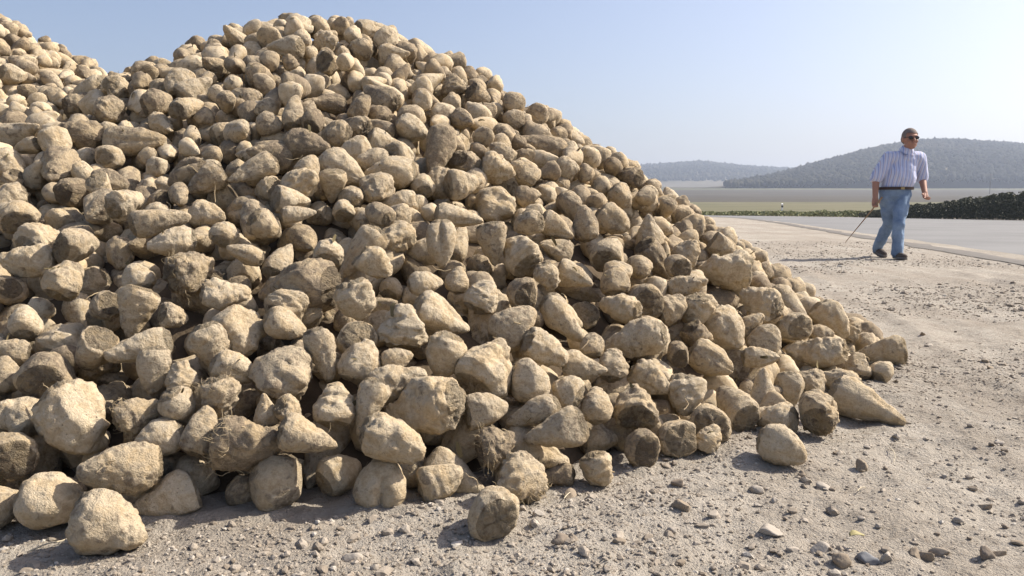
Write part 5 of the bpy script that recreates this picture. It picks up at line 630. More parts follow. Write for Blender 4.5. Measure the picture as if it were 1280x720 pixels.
683,2199,178,17,17,-7,105,63,0,-1412,1435,341,-14,21,0,95,50,4,-1839,1869,705,12,-18,-12,98,79,1,143,1931,468,-5,-24,-2,100,82,1,-450,1848,623,22,-3,12,102,61,0,-2099,3016,1122,-20,-14,5,85,60,1,
-330,2373,794,21,8,-10,127,107,7,398,2084,357,16,-12,15,106,71,1,-2071,2269,938,-15,19,5,116,74,4,-1703,1925,654,4,1,-25,124,80,4,-2002,1826,728,10,22,7,92,97,2,-718,1012,108,-10,-5,-22,99,86,2,
212,1894,395,21,8,-12,100,53,0,572,2636,299,16,1,-19,111,74,7,-200,2463,785,-25,-3,-4,109,57,4,-224,1802,542,-6,-21,-12,101,70,1,-963,1384,293,4,21,13,117,68,4,-1848,2425,919,-23,-8,7,108,80,1,
-1415,1056,154,24,8,2,105,76,7,-584,1974,701,22,2,12,87,52,0,171,1660,265,6,-20,-14,109,84,0,16,1385,189,-24,2,5,105,85,0,121,1259,86,-2,-20,-14,101,53,0,-894,1324,237,-22,-5,-11,104,69,3,
-600,1293,241,-9,23,4,95,57,0,-980,1337,218,-12,-22,-4,108,65,5,-339,1822,556,-18,16,5,116,83,3,-660,1090,103,-5,14,20,111,67,4,-307,951,49,0,-21,-14,123,76,3,437,1541,69,20,15,4,104,68,4,
-762,2166,728,-23,5,-9,85,65,0,-653,1527,381,-4,6,-24,91,48,5,-319,1093,118,-23,11,2,85,52,4,-403,2469,838,-3,14,20,97,57,0,-310,1229,205,-23,2,11,102,56,4,-1658,2546,836,-25,-3,-1,114,66,0,
363,1545,108,15,-7,-18,100,100,7,34,1206,124,15,19,-5,93,76,1,45,1158,83,-18,16,-7,91,53,0,427,1810,204,-24,-1,6,94,57,3,-1722,2386,812,-21,0,13,104,62,4,530,2005,268,-15,17,-10,93,73,1,
-1569,2697,842,-20,12,10,114,60,0,-686,2028,719,-2,-18,-18,79,73,1,-640,2280,845,14,20,7,92,49,0,-1735,1522,512,-9,22,7,82,55,1,-2193,2167,948,-8,16,17,83,56,1,-199,2233,737,-13,-21,-3,90,75,7,
-1712,2667,923,15,19,-5,103,108,2,-1630,3135,896,7,-23,-6,90,57,0,644,2950,270,16,-12,15,97,61,4,-2426,2492,1110,-10,13,-19,81,43,3,-1834,1947,727,-12,-19,11,96,76,1,-45,2285,690,18,-1,-18,92,48,3,
469,1557,113,-3,13,21,76,45,0,260,2048,450,23,10,-5,87,55,0,-2268,2785,1180,24,4,-6,94,58,3,-2018,2046,853,9,13,-19,75,58,1,-2132,2839,1138,6,-24,-2,94,72,0,-1836,3059,1004,1,-25,3,96,51,0,
-1701,1477,472,14,20,2,109,57,4,101,2272,599,20,14,-2,72,67,7,186,2006,474,-11,-18,14,95,68,7,-1500,2464,787,-20,-11,10,79,43,4,-458,1694,585,23,-5,9,96,52,4,-1757,2957,967,25,3,-3,74,43,4,
-1531,1421,388,-13,15,15,79,57,1,-1634,2748,896,-10,9,21,72,52,1,-1256,1846,503,24,4,-4,88,46,0,-203,1848,585,-2,25,-3,86,57,5,381,2574,422,-3,-13,21,97,51,3,-1048,1500,364,-24,7,-4,115,60,4,
-2180,2572,1106,-17,-18,5,82,43,0,-1879,2143,837,14,-8,-19,91,54,4,-167,2577,785,-8,6,23,85,45,4,-878,1921,640,0,-20,-14,88,46,4,-1332,2346,687,-8,22,9,73,47,0,372,2487,431,-6,17,-18,100,63,0,
59,2709,659,16,19,0,91,48,0,-173,2389,771,-23,-8,-4,111,80,1,-1804,2306,864,25,-2,2,100,54,0,314,1913,373,-19,-16,-1,91,51,4,-847,1203,221,13,11,18,93,70,1,-2273,2667,1165,0,-23,-10,95,55,0,
-256,2759,827,17,-15,11,99,83,7,-2152,2502,1077,22,-11,-7,72,38,4,-352,2253,807,-16,19,-3,102,77,7,573,1842,176,10,-20,-11,90,47,0,-2029,1992,832,-12,9,-20,80,65,1,-1661,1532,501,3,-23,-9,77,43,5,
-668,1967,690,11,-22,-2,90,75,2,-1554,2337,775,-17,10,15,86,45,4,440,2115,352,-23,8,-6,92,57,4,-1924,1846,745,-3,-25,-3,92,54,4,-1751,3119,957,-16,-18,8,78,47,0,-1130,1115,132,-6,-23,-7,94,49,0,
335,1792,303,24,-6,-6,90,61,6,-1375,2997,748,-18,8,15,100,71,1,-1663,2471,868,-9,17,16,99,52,4,-1641,2993,906,-4,-17,18,80,54,0,-1610,1267,352,-6,-23,-9,112,67,3,-1899,2600,1008,-18,-17,-2,91,68,1,
-1806,3167,976,2,13,-21,91,57,4,-2039,2139,885,-2,18,-17,110,102,1,-2259,2460,1086,-7,-20,-13,110,61,3,-1810,2937,1000,17,-14,-12,79,53,1,-1393,1323,289,-7,21,11,88,46,3,-1240,1346,252,21,14,-2,95,54,4,
-64,1808,509,-2,24,8,90,60,1,-1602,2731,868,-22,-11,5,100,56,0,-1540,1975,637,21,6,-12,83,43,0,-1672,2645,917,-2,-25,-2,80,73,2,-1522,2650,819,-5,-22,-12,82,47,0,-881,2286,800,4,23,8,97,52,3,
604,2041,225,14,16,13,85,49,3,289,2124,461,15,19,-6,97,84,1,617,2235,232,18,-14,-10,100,74,1,-599,1887,657,-23,5,7,78,55,1,-1151,1703,455,18,11,14,108,72,0,-1066,1663,454,10,22,7,83,87,7,
-1254,2426,703,-19,11,12,72,41,5,318,2184,431,-12,-19,10,103,60,4,-1548,2975,861,5,-24,-4,112,79,0,-991,1749,515,-22,4,11,80,57,3,647,2352,233,2,12,22,94,93,1,-1451,1890,575,-4,22,11,119,62,5,
-1099,1604,413,-13,18,11,86,90,7,-1318,1468,324,-22,12,2,117,72,3,-1177,2282,666,-25,0,1,112,63,5,-121,1706,487,-3,13,21,87,74,1,-2122,2366,1007,23,9,-3,92,48,0,-957,1200,188,1,-25,0,85,55,4,
-1894,2300,904,14,-16,-13,100,54,0,388,2210,407,-19,6,15,81,50,0,-816,1528,412,-10,20,-11,79,50,0,-408,2454,880,23,-7,-7,72,42,3,-1179,2130,624,17,3,-18,89,47,0,91,2449,632,-24,3,7,90,47,0,
-1913,1938,767,24,-5,6,79,62,1,-821,2435,863,10,23,0,99,59,0,-1226,2313,671,-15,-19,-6,89,59,6,-2226,2508,1102,24,-7,3,72,56,7,-1165,1885,541,-22,11,3,102,73,7,-1006,2269,738,-22,-3,-11,87,69,0,
-946,1023,95,-17,-7,17,80,50,4,-1018,1549,408,18,-2,-17,90,47,3,-861,2541,864,-6,23,9,93,72,0,-646,951,83,-14,19,8,98,70,1,-1271,1792,481,-5,-23,-8,109,70,4,-1416,1945,572,-23,6,8,74,55,1,
345,2332,459,-10,22,6,93,49,3,-107,2669,764,1,-25,1,101,53,4,-723,2285,845,19,-9,13,84,61,0,-866,1135,168,23,-4,-8,103,82,7,-2215,2295,1006,-23,-3,9,101,78,7,-1271,2337,670,18,18,1,82,49,0,
641,2071,220,-25,1,3,72,47,3,-1989,2023,829,-15,14,14,73,46,0,-1366,1579,417,7,24,4,72,38,0,-877,2226,770,8,17,17,99,57,5,-1277,2027,583,-16,-18,-4,88,49,0,39,1536,332,-14,-20,-3,95,50,5,
-1167,1835,519,24,-5,4,107,56,4,-390,1926,692,9,20,12,77,49,4,-1420,1202,257,17,11,-14,72,56,1,-1598,2651,864,-13,-14,-16,81,72,2,-1725,1967,708,-23,-8,-7,93,74,3,-1773,3254,933,21,7,12,108,76,1,
344,2869,483,-6,-22,10,100,59,0,-1945,2211,898,-22,-1,-11,85,75,7,706,2661,216,-7,-20,14,89,57,0,-1103,2427,732,11,10,20,99,77,1,-1510,1578,467,-3,-23,-8,73,51,1,175,1887,427,23,9,-4,80,44,0,
381,1972,341,-5,13,-21,80,66,1,718,2274,172,-8,-23,6,115,90,1,-2116,2765,1129,-22,10,8,72,46,4,368,2998,462,17,-17,7,87,57,5,-2427,2589,1150,-23,8,-5,107,68,0,-1313,1354,279,-25,0,0,96,61,5,
-1718,2023,736,6,-23,-9,95,52,5,-915,2019,683,-14,17,12,119,62,5,676,2666,242,-7,-21,-11,74,48,3,409,1833,274,12,3,-22,90,49,0,429,2183,379,-5,9,23,90,61,1,-1052,2366,744,-23,5,-9,96,74,1,
297,2362,484,11,-6,-22,86,90,2,-922,1187,198,-3,24,6,88,76,2,543,2598,332,-7,-3,24,86,54,0,-946,2079,694,-24,0,8,102,60,3,-198,2140,703,22,1,-13,100,67,1,-1402,2552,755,-1,-23,-10,76,66,2,
-791,1183,201,17,-18,1,87,61,1,-1176,2027,590,15,-20,3,100,69,1,-1715,3116,942,-3,24,-5,76,49,4,-2145,2716,1140,-5,-24,-6,92,90,2,-1474,1147,252,-10,-19,-13,72,46,4,-1982,2922,1073,20,0,-15,86,46,0,
-985,2030,651,-22,11,3,109,66,4,-1656,1601,531,9,-15,17,98,51,5,-371,977,57,10,14,18,104,69,7,-597,916,13,-25,3,-4,79,44,0,-568,1483,376,9,13,-19,84,44,4,-1955,1947,737,-17,-18,1,89,53,4,
391,1707,178,23,8,-5,78,41,4,-749,1342,262,9,-23,-4,89,50,0,-1277,1930,486,3,21,13,103,58,0,-829,1392,275,9,-14,-18,98,54,3,-828,1437,312,0,23,10,89,48,0,637,1560,14,22,-1,-12,84,44,4,
-1744,2062,707,-21,13,5,88,58,0,-492,1247,239,-21,-7,12,86,74,1,345,1488,101,-11,-22,-3,91,70,0,-31,1150,105,2,18,17,91,50,5,-334,1888,601,12,17,14,77,57,1,459,1378,14,16,18,-4,84,66,6,
-1492,2257,676,-6,1,24,94,57,0,-1542,1527,374,-24,6,3,80,60,1,-589,1869,597,-25,0,-2,77,40,3
], float).reshape(-1, 9)
NB = len(ROOTS)
POS = ROOTS[:, 0:3] * .002
AXS = ROOTS[:, 3:6].copy(); AXS /= np.linalg.norm(AXS, axis=1, keepdims=True)
BW = ROOTS[:, 6] / 1000.; BL = ROOTS[:, 7] / 500.; TYP = ROOTS[:, 8].astype(int)
TN = ['egg', 'cone', 'long', 'lump', 'disc', 'pit', 'split', 'fork', 'hair']
NH, NI = 136, 300
LAB = """big beet with a muddy snout-like tip casting a long shadow on bare gravel
squat barrel-shaped beet tucked behind the one with the muddy snout
cone beet with a rough broad crown lying on gravel beside the muddy-snouted one
pale beet cut off by the picture edge at the foot of the heap
cracked knuckle-like beet resting above the muddy-snouted one
round beet showing its dark-eyed crown low at the picture edge
scarred boulder-shaped beet above the cracked knuckle-like one
oval beet showing a pale crown disc on top of the scarred boulder-shaped one
smooth clean pear-shaped beet wedged behind the cracked knuckle-like one
half-shaded blunt beet above the dark-eyed crown at the picture edge
beet with a hollow in its crown beside the pale oval crown disc
long grainy beet lying sideways over a deep shadow gap
small bright beet tip at the picture edge above the oval crown disc
small beet stub touching the oval crown disc
block-headed beet with a dark lower rim above the smooth pear-shaped one
knobby small round beet above the block-headed one
shaded upright beet under the long grainy one
hairy shaded beet with loose white rootlets beside the block-headed one
egg-shaped beet with a grey scab on its side standing by itself on gravel
shadowed beet between the rough-crowned cone and the scabby egg
large beet with a dirty hairy crown right behind the scabby egg-shaped one
pale tapering beet beside the large hairy-crowned one
pale upright beet half hidden by the large hairy-crowned one
shaggy beet matted with fine roots above the large hairy-crowned one
small pointed beet tip poking up behind the large hairy-crowned one
small crumbly beet beside the small pointed tip
horned beet with one root bent upward above the small pointed tip
angular boulder-like beet above the shaggy one
half-shaded smooth beet between the angular boulder and the horned one
slim carrot-shaped beet pointing down beside the horned one
warty beet with bumps along one side below the slim carrot-shaped one
shadowed dark-faced beet at the edge of the bare gravel by the cleft one
upright beet with a deep cleft standing at the front edge of the heap
plump rounded beet between the cleft one and the round muddy crown
round beet with a muddy fibrous crown foremost on the gravel
rough-skinned slab beet leaning over the cleft one
smooth tapered beet slanting above the plump rounded one
very large broad-crowned beet in the middle of the lower heap
rough beet ridge showing behind the very large broad-crowned one
tall shaded beet leaning against the very large broad-crowned one
smooth heart-shaped beet above the tall shaded one
huge flat-faced beet like a slab high-lit above the round stub
grey-sided blunt beet against the huge slab-like one
round stub with a torn pale spot below the huge slab-like one
round beet trailing root hairs under the round stub
little oval beet beside the grey-sided blunt one
ragged beet with a dirty fibrous top directly behind the round muddy crown
clean cone beet pointing at the root hairs at the shadowed edge of the heap
slender beet lying along the back of the clean cone
blocky round beet stacked on a small notched one
small notched beet on gravel under the blocky round one
small beet with a whiskered crown on gravel beside the notched one
dark-sided dome beet above the blocky round one
smooth ball-like beet between the slender one and the dark-sided dome
pitted oval beet like a sponge facing out beside the dark-sided dome
smooth half-dome beet tucked beside the huge slab-like one
pear-shaped beet with a pointed neck above the smooth half-dome
long beet with a whip-like root end beside the pointed pear
stout beet with a crusty end on the sunny side of the heap
banded blocky beet below the stout crusty-ended one
broken-topped beet below the whip-rooted one
pale pointed beet beside the broken-topped one
shaded little dome beet under the whip-rooted one
bent beet with a nobbly end between the sponge-like and the banded one
flat-cut beet showing a plain grey disc at the heap edge beside the sponge-like one
crumpled shaded beet behind the flat grey disc
log-like beet with a sawn round end above the bare shadow patch
brick-like beet with a jagged upper edge directly behind the smooth potato-like one
smooth potato-like beet with a notch lying apart on the gravel
craggy beet with a pitted face beside the brick-like one
pointed upright cone beet above the brick-like one
orange-tinted beet between the pointed upright cone and the craggy one
rounded knobby beet above the craggy pitted one
creased oval beet above the log-like one
long beet crusted with mud lying outermost on the gravel
bulky oblong beet above the rounded knobby one
flat-cut cone beet lying farthest out along the edge
small round beet on gravel under the flat-cut cone
rough stub beside the small round one at the edge
dull beet with a wide cut face on the sunny lower slope
leaning beet above the bulky oblong one at the heap edge
small dark lump of beet at the heap edge by the leaning one
tiny pale beet on top of the bulky oblong one
chip-like beet behind the mud-crusted long one
fat beet with a side bulge high on the sunny flank
small cut-faced beet beside the fat bulging one
lumpy small beet above the small cut-faced one
square-ended beet with a pale scar below the small cut-faced one
low ridge-like beet below the fat bulging one
brownish wrinkled beet beside the square-ended one
beet with a dark hollow eye below the fat bulging one on its sunny side
large creased beet below the brownish wrinkled one
small oblong beet leaning on the large creased one
little round-faced beet between the stout crusty and the creased oval one
thin flattish beet on top of the pointed upright cone
shadowed dome behind the thin flattish one
small yellowish cone beet just above the fat bulging one
ribbed upright beet like a folded hand in the middle of the heap
teardrop beet with its tip hanging down beside the ribbed upright one
broad-faced beet leaning over a knob-centred stub
stub with a pale knob in its centre above the pointed pear
long sideways beet with a thin tail above the ribbed upright one
oval beet with a shaded end above the broad-faced one
round wrinkled crown in the upper middle of the sunny slope
grooved round beet right under the round wrinkled crown
dented small beet beside the pale-knobbed stub
smooth pointed beet beside the dented small one
humped beet under the grooved round one
two-pronged brown beet standing beside a dark hole
rough blunt beet near the two-pronged brown one
small smooth dome beet below the ribbed upright one
shaded rough beet beside the pale-knobbed stub in shadow
craggy tilted beet beside the rough blunt one, higher up
dark shaded oblong beet beside the small smooth dome
upright oval beet above the dented small one
tilted oval beet above the round wrinkled crown
peaked beet on the upper sunny flank
rough beet with frayed crown in the shaded middle of the heap
clean-faced oval crown on the shaded side of the heap
ball-like beet with a dark eye by the picture edge, half up the heap
block-shaped beet below the frayed-crown one
teardrop beet standing on its tip above the long grainy one
smooth egg lying sideways above the frayed-crown one
very long slanted beet above the smooth sideways egg
rugged round beet above the very long slanted one
small ball-like beet beside the smooth sideways egg
pale small dome beet beside the frayed-crown one
small mottled beet beside the tip-standing teardrop
shadowed round beet with a lit brow by the picture edge above the small bright tip
mud-brown bulky beet below the clean-faced oval crown
shaded humped beet below the clean-faced oval crown, in shadow
narrow bright beet below the small ball-like one
rounded knuckle beet beside the small ball-like one
half-lit smooth beet above the horned one
dusty round beet beside the craggy tilted one
finger-like beet above the rounded knuckle one
large forked beet lying level just above the half-lit smooth beet
large tapered beet lying level just above the grey-sided blunt beet
large long beet leaning right of the round beet showing its dark-eyed crown
large forked beet standing upright close beside the angular boulder-like beet
large rounded beet lying level well left of the long sideways beet with a thin tail
large long beet leaning some way above the long sideways beet with a thin tail
large long beet lying level some way above the rugged round beet
large tapered beet lying level close beside the clean cone beet
large tapered beet leaning close beside the craggy tilted beet
large tapered beet leaning well right of the finger-like beet
large long beet lying level some way above the finger-like beet
mid-sized tapered beet leaning just above the rounded knuckle beet
large tapered beet leaning just above the small ball-like beet
large tapered beet lying level just above the long sideways beet with a thin tail
large knobbly beet leaning close beside the beet with a hollow in its crown
large knobbly beet leaning left of the hairy shaded beet with loose white rootlets
large tapered beet leaning some way above the ball-like beet with a dark eye
large rounded beet leaning close beside the shaded humped beet
large forked beet leaning right of the long sideways beet with a thin tail
mid-sized forked beet with its root end facing out well left of the rugged round beet
large rounded beet leaning left of the egg-shaped beet
mid-sized rounded beet with its crown facing out left of the rugged round beet
large forked beet leaning below the shaded rough beet
large tapered beet leaning close beside the shadowed dark-faced beet
mid-sized tapered beet leaning close beside the small cut-faced beet
small forked beet leaning some way above the rugged round beet
mid-sized long beet standing upright just above the beet with a hollow in its crown
large tapered beet with its crown facing out below the crumpled shaded beet
large pitted beet leaning right of the flat-cut beet showing a plain grey disc
mid-sized tapered beet lying level just above the finger-like beet
mid-sized tapered beet leaning right of the narrow bright beet
large grooved beet leaning close beside the rugged round beet
mid-sized cut-faced beet lying level close beside the small ball-like beet
large tapered beet with its crown facing out close beside the humped beet
large forked beet leaning just above the mud-brown bulky beet
large tapered beet leaning just above the smooth tapered beet
mid-sized long beet lying level some way above the oval beet with a shaded end
large rounded beet leaning right of the upright beet with a deep cleft
large tapered beet lying level some way above the finger-like beet
mid-sized rounded beet leaning some way above the long sideways beet with a thin tail
large knobbly beet leaning close beside the shaggy beet matted with fine roots
small tapered beet standing upright right of the finger-like beet
small tapered beet lying level right of the ragged beet with a dirty fibrous top
mid-sized rounded beet with its root end facing out below the finger-like beet
mid-sized tapered beet leaning some way above the rugged round beet
small long beet standing upright some way above the finger-like beet
mid-sized tapered beet with its root end facing out just above the dented small beet
small long beet leaning some way above the finger-like beet
mid-sized rounded beet lying level some way above the rugged round beet
large forked beet leaning close beside the block-shaped beet
mid-sized cut-faced beet with its crown facing out left of the pale small dome beet
mid-sized rounded beet standing upright just above the pale small dome beet
small forked beet lying level some way above the long sideways beet with a thin tail
mid-sized knobbly beet with its root end facing out some way above the rugged round beet
large forked beet leaning just above the half-lit smooth beet
small grooved beet leaning just above the craggy tilted beet
large tapered beet with its root end facing out close beside the smooth egg lying sideways
small tapered beet leaning close beside the upright oval beet
mid-sized grooved beet leaning just above the very long slanted beet
small tapered beet lying level some way above the finger-like beet
mid-sized tapered beet lying level some way above the rugged round beet
large rounded beet with its crown facing out below the mud-brown bulky beet
mid-sized cut-faced beet standing upright some way above the ball-like beet with a dark eye
mid-sized rounded beet lying level some way above the finger-like beet
large cut-faced beet leaning close beside the two-pronged brown beet
large tapered beet with its crown facing out just above the smooth heart-shaped beet
small rounded beet leaning just above the upright oval beet
small long beet with its crown facing out some way above the rugged round beet
large rounded beet with its crown facing out below the narrow bright beet
mid-sized long beet leaning close beside the ribbed upright beet like a folded hand
large rounded beet standing upright close beside the rounded knuckle beet
small wedge-shaped beet lying level some way above the finger-like beet
mid-sized tapered beet with its root end facing out some way above the rounded knuckle beet
mid-sized forked beet with its root end facing out just above the craggy tilted beet
mid-sized long beet leaning just above the dull beet with a wide cut face
mid-sized cut-faced beet leaning just above the small ball-like beet
mid-sized knobbly beet leaning just above the long sideways beet with a thin tail
mid-sized forked beet with its root end facing out some way above the craggy tilted beet
mid-sized long beet leaning just above the ball-like beet with a dark eye
small grooved beet with its crown facing out some way above the rugged round beet
mid-sized tapered beet lying level well left of the long sideways beet with a thin tail
large pitted beet leaning below the small mottled beet
small rounded beet leaning just above the oval beet with a shaded end
large long beet leaning close beside the shadowed round beet with a lit brow
mid-sized rounded beet lying level left of the ribbed upright beet like a folded hand
large knobbly beet with its crown facing out below the shaded upright beet
large cut-faced beet leaning just above the hairy shaded beet with loose white rootlets
large cut-faced beet leaning close beside the blocky round beet
mid-sized rounded beet lying level close beside the ribbed upright beet like a folded hand
mid-sized rounded beet with its crown facing out just above the rugged round beet
small rounded beet leaning just above the tilted oval beet
small rounded beet lying level some way above the finger-like beet
mid-sized tapered beet lying level below the smooth pointed beet
small grooved beet with its crown facing out close beside the finger-like beet
large tapered beet leaning close beside the slender beet
small tapered beet standing upright just above the ball-like beet with a dark eye
large knobbly beet lying level just above the long sideways beet with a thin tail
mid-sized grooved beet lying level close beside the rounded knuckle beet
small knobbly beet with its crown facing out some way above the finger-like beet
small forked beet leaning just above the finger-like beet
small rounded beet with its root end facing out close beside the grooved round beet
large cut-faced beet leaning below the scarred boulder-shaped beet
mid-sized rounded beet lying level close beside the brownish wrinkled beet
large rounded beet lying level well right of the finger-like beet
small cut-faced beet leaning just above the finger-like beet
large rounded beet leaning close beside the warty beet with bumps along one side
small rounded beet with its crown facing out some way above the finger-like beet
mid-sized cut-faced beet lying level just above the rounded knuckle beet
small rounded beet leaning some way above the oval beet with a shaded end
mid-sized cut-faced beet lying level well right of the finger-like beet
small tapered beet lying level just above the tilted oval beet
small rounded beet leaning some way above the finger-like beet
mid-sized tapered beet leaning just above the small mottled beet
small knobbly beet standing upright some way above the long sideways beet with a thin tail
mid-sized tapered beet with its crown facing out just above the shaded little dome beet
mid-sized wedge-shaped beet lying level well left of the long sideways beet with a thin tail
small forked beet leaning close beside the ball-like beet with a dark eye
small forked beet leaning close beside the half-lit smooth beet
small tapered beet lying level close beside the half-lit smooth beet
small rounded beet lying level some way above the ball-like beet with a dark eye
small rounded beet with its crown facing out some way above the craggy tilted beet
small rounded beet with its root end facing out left of the clean-faced oval crown
small tapered beet with its root end facing out some way above the broad-faced beet
mid-sized cut-faced beet with its root end facing out some way above the rugged round beet
large rounded beet with its root end facing out close beside the small mottled beet
small forked beet leaning just above the creased oval beet
small pitted beet with its crown facing out some way above the finger-like beet
small rounded beet standing upright below the craggy tilted beet
mid-sized rounded beet leaning some way above the finger-like beet
small long beet with its root end facing out close beside the very long slanted beet
small tapered beet lying level some way above the long sideways beet with a thin tail
mid-sized tapered beet with its crown facing out some way above the broad-faced beet
small long beet lying level some way above the ball-like beet with a dark eye
large cut-faced beet leaning just above the slim carrot-shaped beet pointing down
mid-sized knobbly beet with its root end facing out close beside the small smooth dome beet
mid-sized cut-faced beet leaning close beside the teardrop beet standing on its tip
large forked beet standing upright close beside the dark-sided dome beet
small long beet lying level right of the dusty round beet
small pitted beet lying level some way above the finger-like beet
mid-sized long beet leaning close beside the dark shaded oblong beet
mid-sized cut-faced beet leaning some way above the finger-like beet
mid-sized forked beet leaning below the beet with a hollow in its crown
large forked beet leaning close beside the creased oval beet
small cut-faced beet standing upright just above the dusty round beet
mid-sized tapered beet lying level close beside the two-pronged brown beet
large tapered beet lying level below the shadowed round beet with a lit brow
small forked beet lying level some way above the rugged round beet
small plump beet lying level some way above the finger-like beet
large cut-faced beet standing upright close beside the shaded humped beet
mid-sized rounded beet lying level close beside the rugged round beet
mid-sized cut-faced beet lying level close beside the clean-faced oval crown
small cut-faced beet leaning some way above the long sideways beet with a thin tail
small tapered beet with its root end facing out close beside the small ball-like beet
small slim beet leaning some way above the finger-like beet
small tapered beet leaning close beside the rugged round beet
small tapered beet with its root end facing out some way above the rugged round beet
small long beet lying level some way above the finger-like beet
small rounded beet lying level just above the upright oval beet
mid-sized tapered beet lying level left of the ribbed upright beet like a folded hand
mid-sized tapered beet with its root end facing out right of the finger-like beet
mid-sized knobbly beet leaning just above the ball-like beet with a dark eye
mid-sized tapered beet with its crown facing out just above the very long slanted beet
small long beet lying level some way above the rounded knuckle beet
small forked beet with its root end facing out some way above the rugged round beet""".split('\n')
CAMPOS = np.array([0, 0, .70])
def frame(ax, xdir):
    x = xdir - ax * (xdir @ ax); x /= np.linalg.norm(x) + 1e-9; y = np.cross(ax, x)
    return np.stack([x, y, ax], 1)
def beet_matrix(i, a, toward):
    xd = (CAMPOS - POS[i]) if toward else rng.normal(size=3)
    Rm = frame(AXS[i], xd) @ np.diag([BW[i], BW[i], BL[i] / a])
    M = np.eye(4); M[:3, :3] = Rm; M[:3, 3] = POS[i]
    return Matrix(M.tolist())
GROUP = 'sugar beets heaped beside the road'
variants = {}
for v in range(30):
    typ = ['egg', 'lump', 'cone', 'disc', 'lump', 'long', 'egg', 'pit', 'fork', 'split'][v % 10]
    a = {'long': 1.8, 'cone': 1.45, 'egg': 1.3, 'lump': 1.25, 'disc': 1.2, 'pit': 1.2, 'fork': 1.5, 'split': 1.3}[typ]
    variants.setdefault(typ, []).append((a, 500 + v))
vproto = {}
def new_beet(i, body, crown, tail, a, toward):
    o = link('sugar_beet', body); o.matrix_world = beet_matrix(i, a, toward)
    o['tone'] = rng.random()
    if i < NH:                               # washed-clean skins and muddy ones, as each looks
        muddy = TN[TYP[i]] in ('hair', 'pit', 'disc')
        while (o['tone'] * 7.31) % 1 > .6 if not muddy else (o['tone'] * 7.31) % 1 < .35: o['tone'] = rng.random()
    c = link('crown', crown, None, o); c['tone'] = o['tone']
    if tail: e = link('root_tail', tail, None, o); e['tone'] = o['tone']
    tag(o, LAB[i], 'sugar beet', GROUP)
    return o
for i in range(NH):                          # the nearest ones, each with a shape of its own
    a = BL[i] / BW[i]; typ = TN[TYP[i]]
    body, crown, tail = beet_meshes('sugar_beet', typ, a, 1000 + i, 64 if BW[i] > .13 else 48, 56 if BW[i] > .13 else 44)
    o = new_beet(i, body, crown, tail, a, True)
    V = np.array([v.co for v in body.vertices]); Mw = np.array(o.matrix_world); zl = (V @ Mw[:3, :3].T)[:, 2].min() + Mw[2, 3]
    if zl < .045: o.location.z += -.008 - zl                 # lies on the dust
    if typ == 'hair':
        link('root_hair', hair_mesh(V, 46, i, True), M_ROOT, o)
    elif i % 5 == 1:
        for q in range(2): link('rootlet', hair_mesh(V, 1, i * 3 + q, False), M_ROOT, o)
for i in range(NH, NI):
    typ = TN[TYP[i]]
    if typ == 'hair': typ = 'lump'
    a, seed = variants[typ][i % len(variants[typ])]
    if (typ, seed) not in vproto:
        vproto[typ, seed] = new_beet(i, *beet_meshes('sugar_beet', typ, a, seed, 44, 40), a, False)
    else:
        src = vproto[typ, seed]; o = src.copy(); COL.objects.link(o); o['tone'] = rng.random()
        for ch in src.children: c = ch.copy(); COL.objects.link(c); c.parent = o; c['tone'] = o['tone']
        o.matrix_world = beet_matrix(i, a, False); tag(o, LAB[i], 'sugar beet', GROUP)
# all further up: one mass
low = {t: [(a, beet_geo(t, a, s, 18, 17)) for a, s in L] for t, L in variants.items()}
VV = []; QQ = []; TT = []; MI = []; base = 0
for i in range(NI, NB):
    typ = TN[TYP[i]]
    if typ == 'hair': typ = 'lump'
    a, (V, Q, kc, n) = low[typ][i % len(low[typ])]
    M = np.array(beet_matrix(i, a, False)); VV.append(V @ M[:3, :3].T + M[:3, 3]); QQ.append((Q + base).reshape(-1, 4)); base += len(V)
    TT.append(np.full(len(V), rng.random())); mi = np.zeros(Q.shape[:2], int); mi[:kc] = 1; MI.append(mi.reshape(-1))
# earth core under the roots
def heap_h(x, y):
    def cone(ax, ay, H, Rf, Rr, p, c):
        dx = x - ax; dy = y - ay; r = np.hypot(dx, dy); th = np.arctan2(dx, -dy)
        R = Rf + (Rr - Rf) * np.clip(np.sin(th), 0, 1) ** 2
        R = R * (1 + .03 * np.sin(3 * th + 1) + .02 * np.sin(7 * th)); s = r / R
        g = (np.sqrt(s * s + c * c) - c) / (np.sqrt(1 + c * c) - c); return H * (1 - g ** p)
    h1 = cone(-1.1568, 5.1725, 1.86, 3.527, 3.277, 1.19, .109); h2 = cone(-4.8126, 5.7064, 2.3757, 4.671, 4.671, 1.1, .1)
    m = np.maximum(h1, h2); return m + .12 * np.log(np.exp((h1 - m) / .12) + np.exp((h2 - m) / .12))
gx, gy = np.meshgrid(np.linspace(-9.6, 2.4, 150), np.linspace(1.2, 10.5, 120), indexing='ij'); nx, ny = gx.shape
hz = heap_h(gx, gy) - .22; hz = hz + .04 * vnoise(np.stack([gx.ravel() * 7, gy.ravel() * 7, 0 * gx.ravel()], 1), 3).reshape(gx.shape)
cv = np.stack([gx, gy, np.maximum(hz, -.15)], -1).reshape(-1, 3); idx = np.arange(nx * ny).reshape(nx, ny)
cq = np.stack([idx[:-1, :-1], idx[1:, :-1], idx[1:, 1:], idx[:-1, 1:]], -1).reshape(-1, 4); cq = cq[(cv[cq][:, :, 2] > -.1).any(1)]
VV.append(cv); QQ.append(cq + base); TT.append(np.full(len(cv), .5)); MI.append(np.full(len(cq), 2))
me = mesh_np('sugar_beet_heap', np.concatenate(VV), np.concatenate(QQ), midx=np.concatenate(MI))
at = me.attributes.new('tone', 'FLOAT', 'POINT'); at.data.foreach_set('value', np.concatenate(TT).astype(np.float32))
